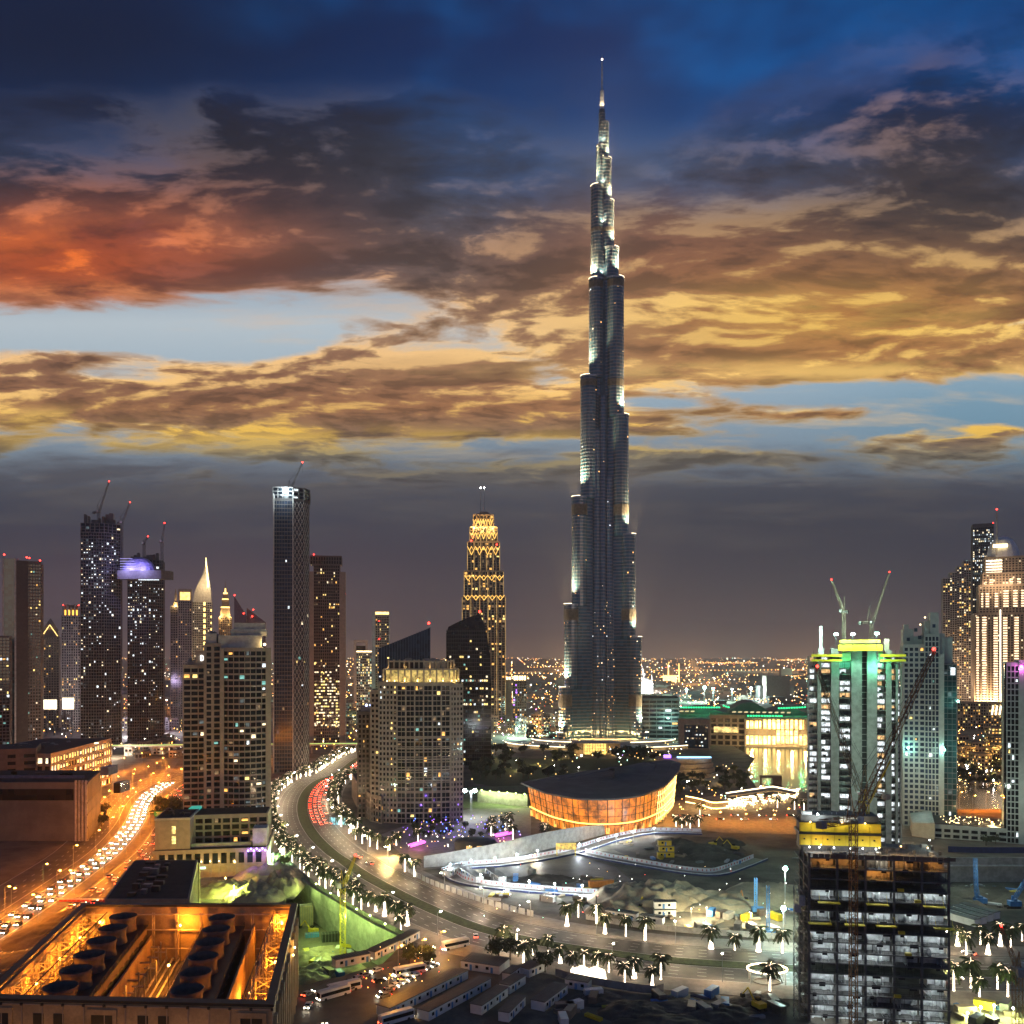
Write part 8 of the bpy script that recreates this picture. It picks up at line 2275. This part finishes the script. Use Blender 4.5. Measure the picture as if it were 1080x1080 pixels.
MB().box(-26, 0, 0, 22, 40, 26).build('prayer_hall', e_gold, t); MB().lathe([(14, 0), (13, 8), (7, 16), (1, 20)], 12, (-2, 16, 26)).build('dome', m_tan, t)  # hall and minarets glow themselves in place of gold floodlighting
for x in (-12, 30): MB().tube((x, -2, 0), (x, -2, 74), 2.6, 1.4, 6).build('minaret', e_gold, t)
# far city: a carpet of lamps and low roofs out to the horizon, too many to count
lb = MB(); fb = MB(); rn2 = random.Random(77)
em_far = [EM("far_sodium", (1, .40, .08), 11.7, False), EM("far_amber", (1, .62, .25), 13.5, False), EM("far_white", (1, .92, .8), 14.4, False), EM("far_red", (1, .12, .05), 9.9, False), EM("far_teal", (.5, 1, .8), 10.8, False)]
from mathutils import noise as mnz
cnt = 0
while cnt < 5200:
    px = rn2.uniform(-60, 1140); py = 693.6 + 64 * rn2.random() ** 1.5
    d = min(gd(py), 22000)
    if d < 1750: cnt += 1; continue
    x = gx(px, d); c = mnz.noise(Vector((x / 900, d / 1400, 0))) * .6 + mnz.noise(Vector((x / 260, d / 500, 5))) * .5
    if c < rn2.uniform(-.25, .5): continue
    cnt += 1
    if rn2.random() < .6: x = round(x / 130) * 130 + rn2.uniform(-4, 4)      # along streets
    elif rn2.random() < .5: d = round(d / 210) * 210 + rn2.uniform(-4, 4)
    r = d / F * rn2.choice((.2, .26, .34, .46)) * (1.5 if rn2.random() < .07 else 1)
    lb.ball((x, d, rn2.uniform(8, 22)), r, rn2.choices((0, 1, 2, 3, 4), (6, 4, 2, .6, .6))[0], 4)
for (x0, x1, y0, y1, n) in ((690, 850, 709, 708, 40), (560, 600, 705, 704, 12), (800, 850, 716, 715, 26), (730, 800, 700, 700, 40), (540, 590, 738, 742, 16), (700, 860, 720, 718, 30), (820, 850, 697, 696, 20), (530, 600, 712, 712, 16)):
    for k in range(n):
        px = x0 + (x1 - x0) * k / n; py = y0 + (y1 - y0) * k / n; d = gd(py); lb.ball((gx(px, d), d, 10), d / F * .34, rn2.choice((0, 0, 1)), 4)
lb.build('distant_city_lights', em_far)['kind'] = 'stuff'
for _ in range(900):
    px = rn2.uniform(-80, 1160); py = 694 + 58 * rn2.random() ** 1.3; d = min(gd(py), 15000)
    if d < 1800: continue
    w = rn2.uniform(12, 60); h_ = rn2.uniform(5, 16) if rn2.random() < .93 else rn2.uniform(25, 70); x = gx(px, d); fb.box(x - w / 2, d, 0, x + w / 2, d + rn2.uniform(12, 40), h_, rn2.choice((0, 1)))
fb.build('distant_low_roofs', [m_concd, m_beige])['kind'] = 'stuff'
cb_ = MB(); em_mid = [EM("street_gold", (1, .62, .2), 14, False), EM("street_white", (1, .93, .82), 14, False), EM("street_orange", (1, .38, .06), 14, False), EM("street_teal", (.45, 1, .75), 12, False), EM("street_red", (1, .08, .04), 9, False), EM("street_violet", (.6, .3, 1), 9, False)]
for (x0, x1, y0, y1, n, wts) in ((476, 596, 748, 796, 210, (4, 6, 3, 3, 2, 1)), (677, 850, 730, 752, 110, (3, 4, 2, 4, 1, .5)), (40, 192, 742, 800, 190, (3, 4, 8, .5, 1.5, .3)), (318, 398, 742, 796, 150, (3, 3, 8, .5, 2, .3)), (1004, 1072, 768, 832, 150, (8, 2, 5, .5, .6, 0)), (600, 720, 788, 806, 60, (5, 3, 1, 1, .5, .5)), (700, 850, 836, 860, 60, (6, 2, 4, .3, .6, .3)), (415, 560, 884, 900, 50, (4, 5, 1, 0, .5, 4)), (500, 840, 915, 978, 70, (2, 6, .3, 1, 1, 0)), (380, 480, 1000, 1050, 26, (3, 2, 5, 0, 3, 0))):
    for _ in range(n):
        p = G(rn2.uniform(x0, x1), rn2.uniform(y0, y1)); r = p.y / F * rn2.choice((.22, .3, .4, .5)); z = rn2.uniform(2, 11) if y1 < 840 else rn2.uniform(1.2, 4)
        cb_.ball((p.x, p.y, z), r, rn2.choices(range(6), wts)[0], 5)
cb_.build('street_lights', em_mid)['kind'] = 'stuff'
for (px, py, c, pw) in ((490, 775, (1, .75, .45), 50000), (515, 768, (.6, 1, .8), 40000), (540, 776, (.55, 1, .8), 60000), (575, 772, (1, .5, .15), 60000), (500, 788, (1, .8, .6), 30000), (60, 752, (1, .35, .03), 60000), (90, 752, (1, .35, .03), 60000), (180, 760, (1, .35, .03), 40000), (345, 755, (1, .35, .03), 50000), (365, 752, (1, .35, .03), 60000), (385, 770, (1, .45, .1), 50000), (690, 770, (.5, 1, .85), 40000), (1020, 805, (1, .5, .1), 16000), (1050, 812, (1, .5, .1), 16000), (1030, 785, (1, .55, .15), 26000)):
    p = G(px, py); lamp('street_glow', None, (p.x, p.y, 16), c, pw, 1)
# bare lamps added over the far city so that glow hangs in the haze
for _ in range(46):
    px = rn2.choice((rn2.uniform(-20, 420), rn2.uniform(430, 1090), rn2.uniform(560, 860))); d = rn2.uniform(2000, 7000); c = rn2.choice(((1, .45, .12), (1, .6, .28), (1, .5, .2), (.7, 1, .75)))
    lamp('haze_glow', None, (gx(px, d), d, rn2.uniform(35, 60)), c, 350000 * (d / 2500) ** 1.5, 2)
for (px, d, z, c, pw) in ((155, 1250, 60, (.8, .6, 1), 260000), (60, 1450, 40, (1, .5, .2), 300000), (212, 1500, 60, (1, .65, .3), 260000), (745, 2050, 45, (.55, 1, .8), 500000), (1000, 1500, 60, (1, .6, .35), 300000), (370, 1700, 40, (1, .55, .25), 300000), (560, 1500, 40, (.8, .9, .6), 260000)):
    lamp('haze_glow', None, (gx(px, d), d, z), c, pw, 2)  # lamps added near single towers for the same glow
# ------------------------------------------------------------------ night haze over the city
hz = MB().box(-14300, -700, -17, 14300, 24400, 870)
HAZE = hz.build('haze', None)
HAZE['kind'] = 'stuff'
mh = bpy.data.materials.new("haze_air"); mh.use_nodes = True; nh = mh.node_tree; nh.nodes.clear()
pv_ = nh.nodes.new('ShaderNodeVolumePrincipled'); oh = nh.nodes.new('ShaderNodeOutputMaterial'); nh.links.new(pv_.outputs[0], oh.inputs['Volume'])
pv_.inputs['Color'].default_value = (.86, .84, .86, 1); pv_.inputs['Density'].default_value = 5.5e-5; pv_.inputs['Anisotropy'].default_value = .3
HAZE.data.materials.clear(); HAZE.data.materials.append(mh)
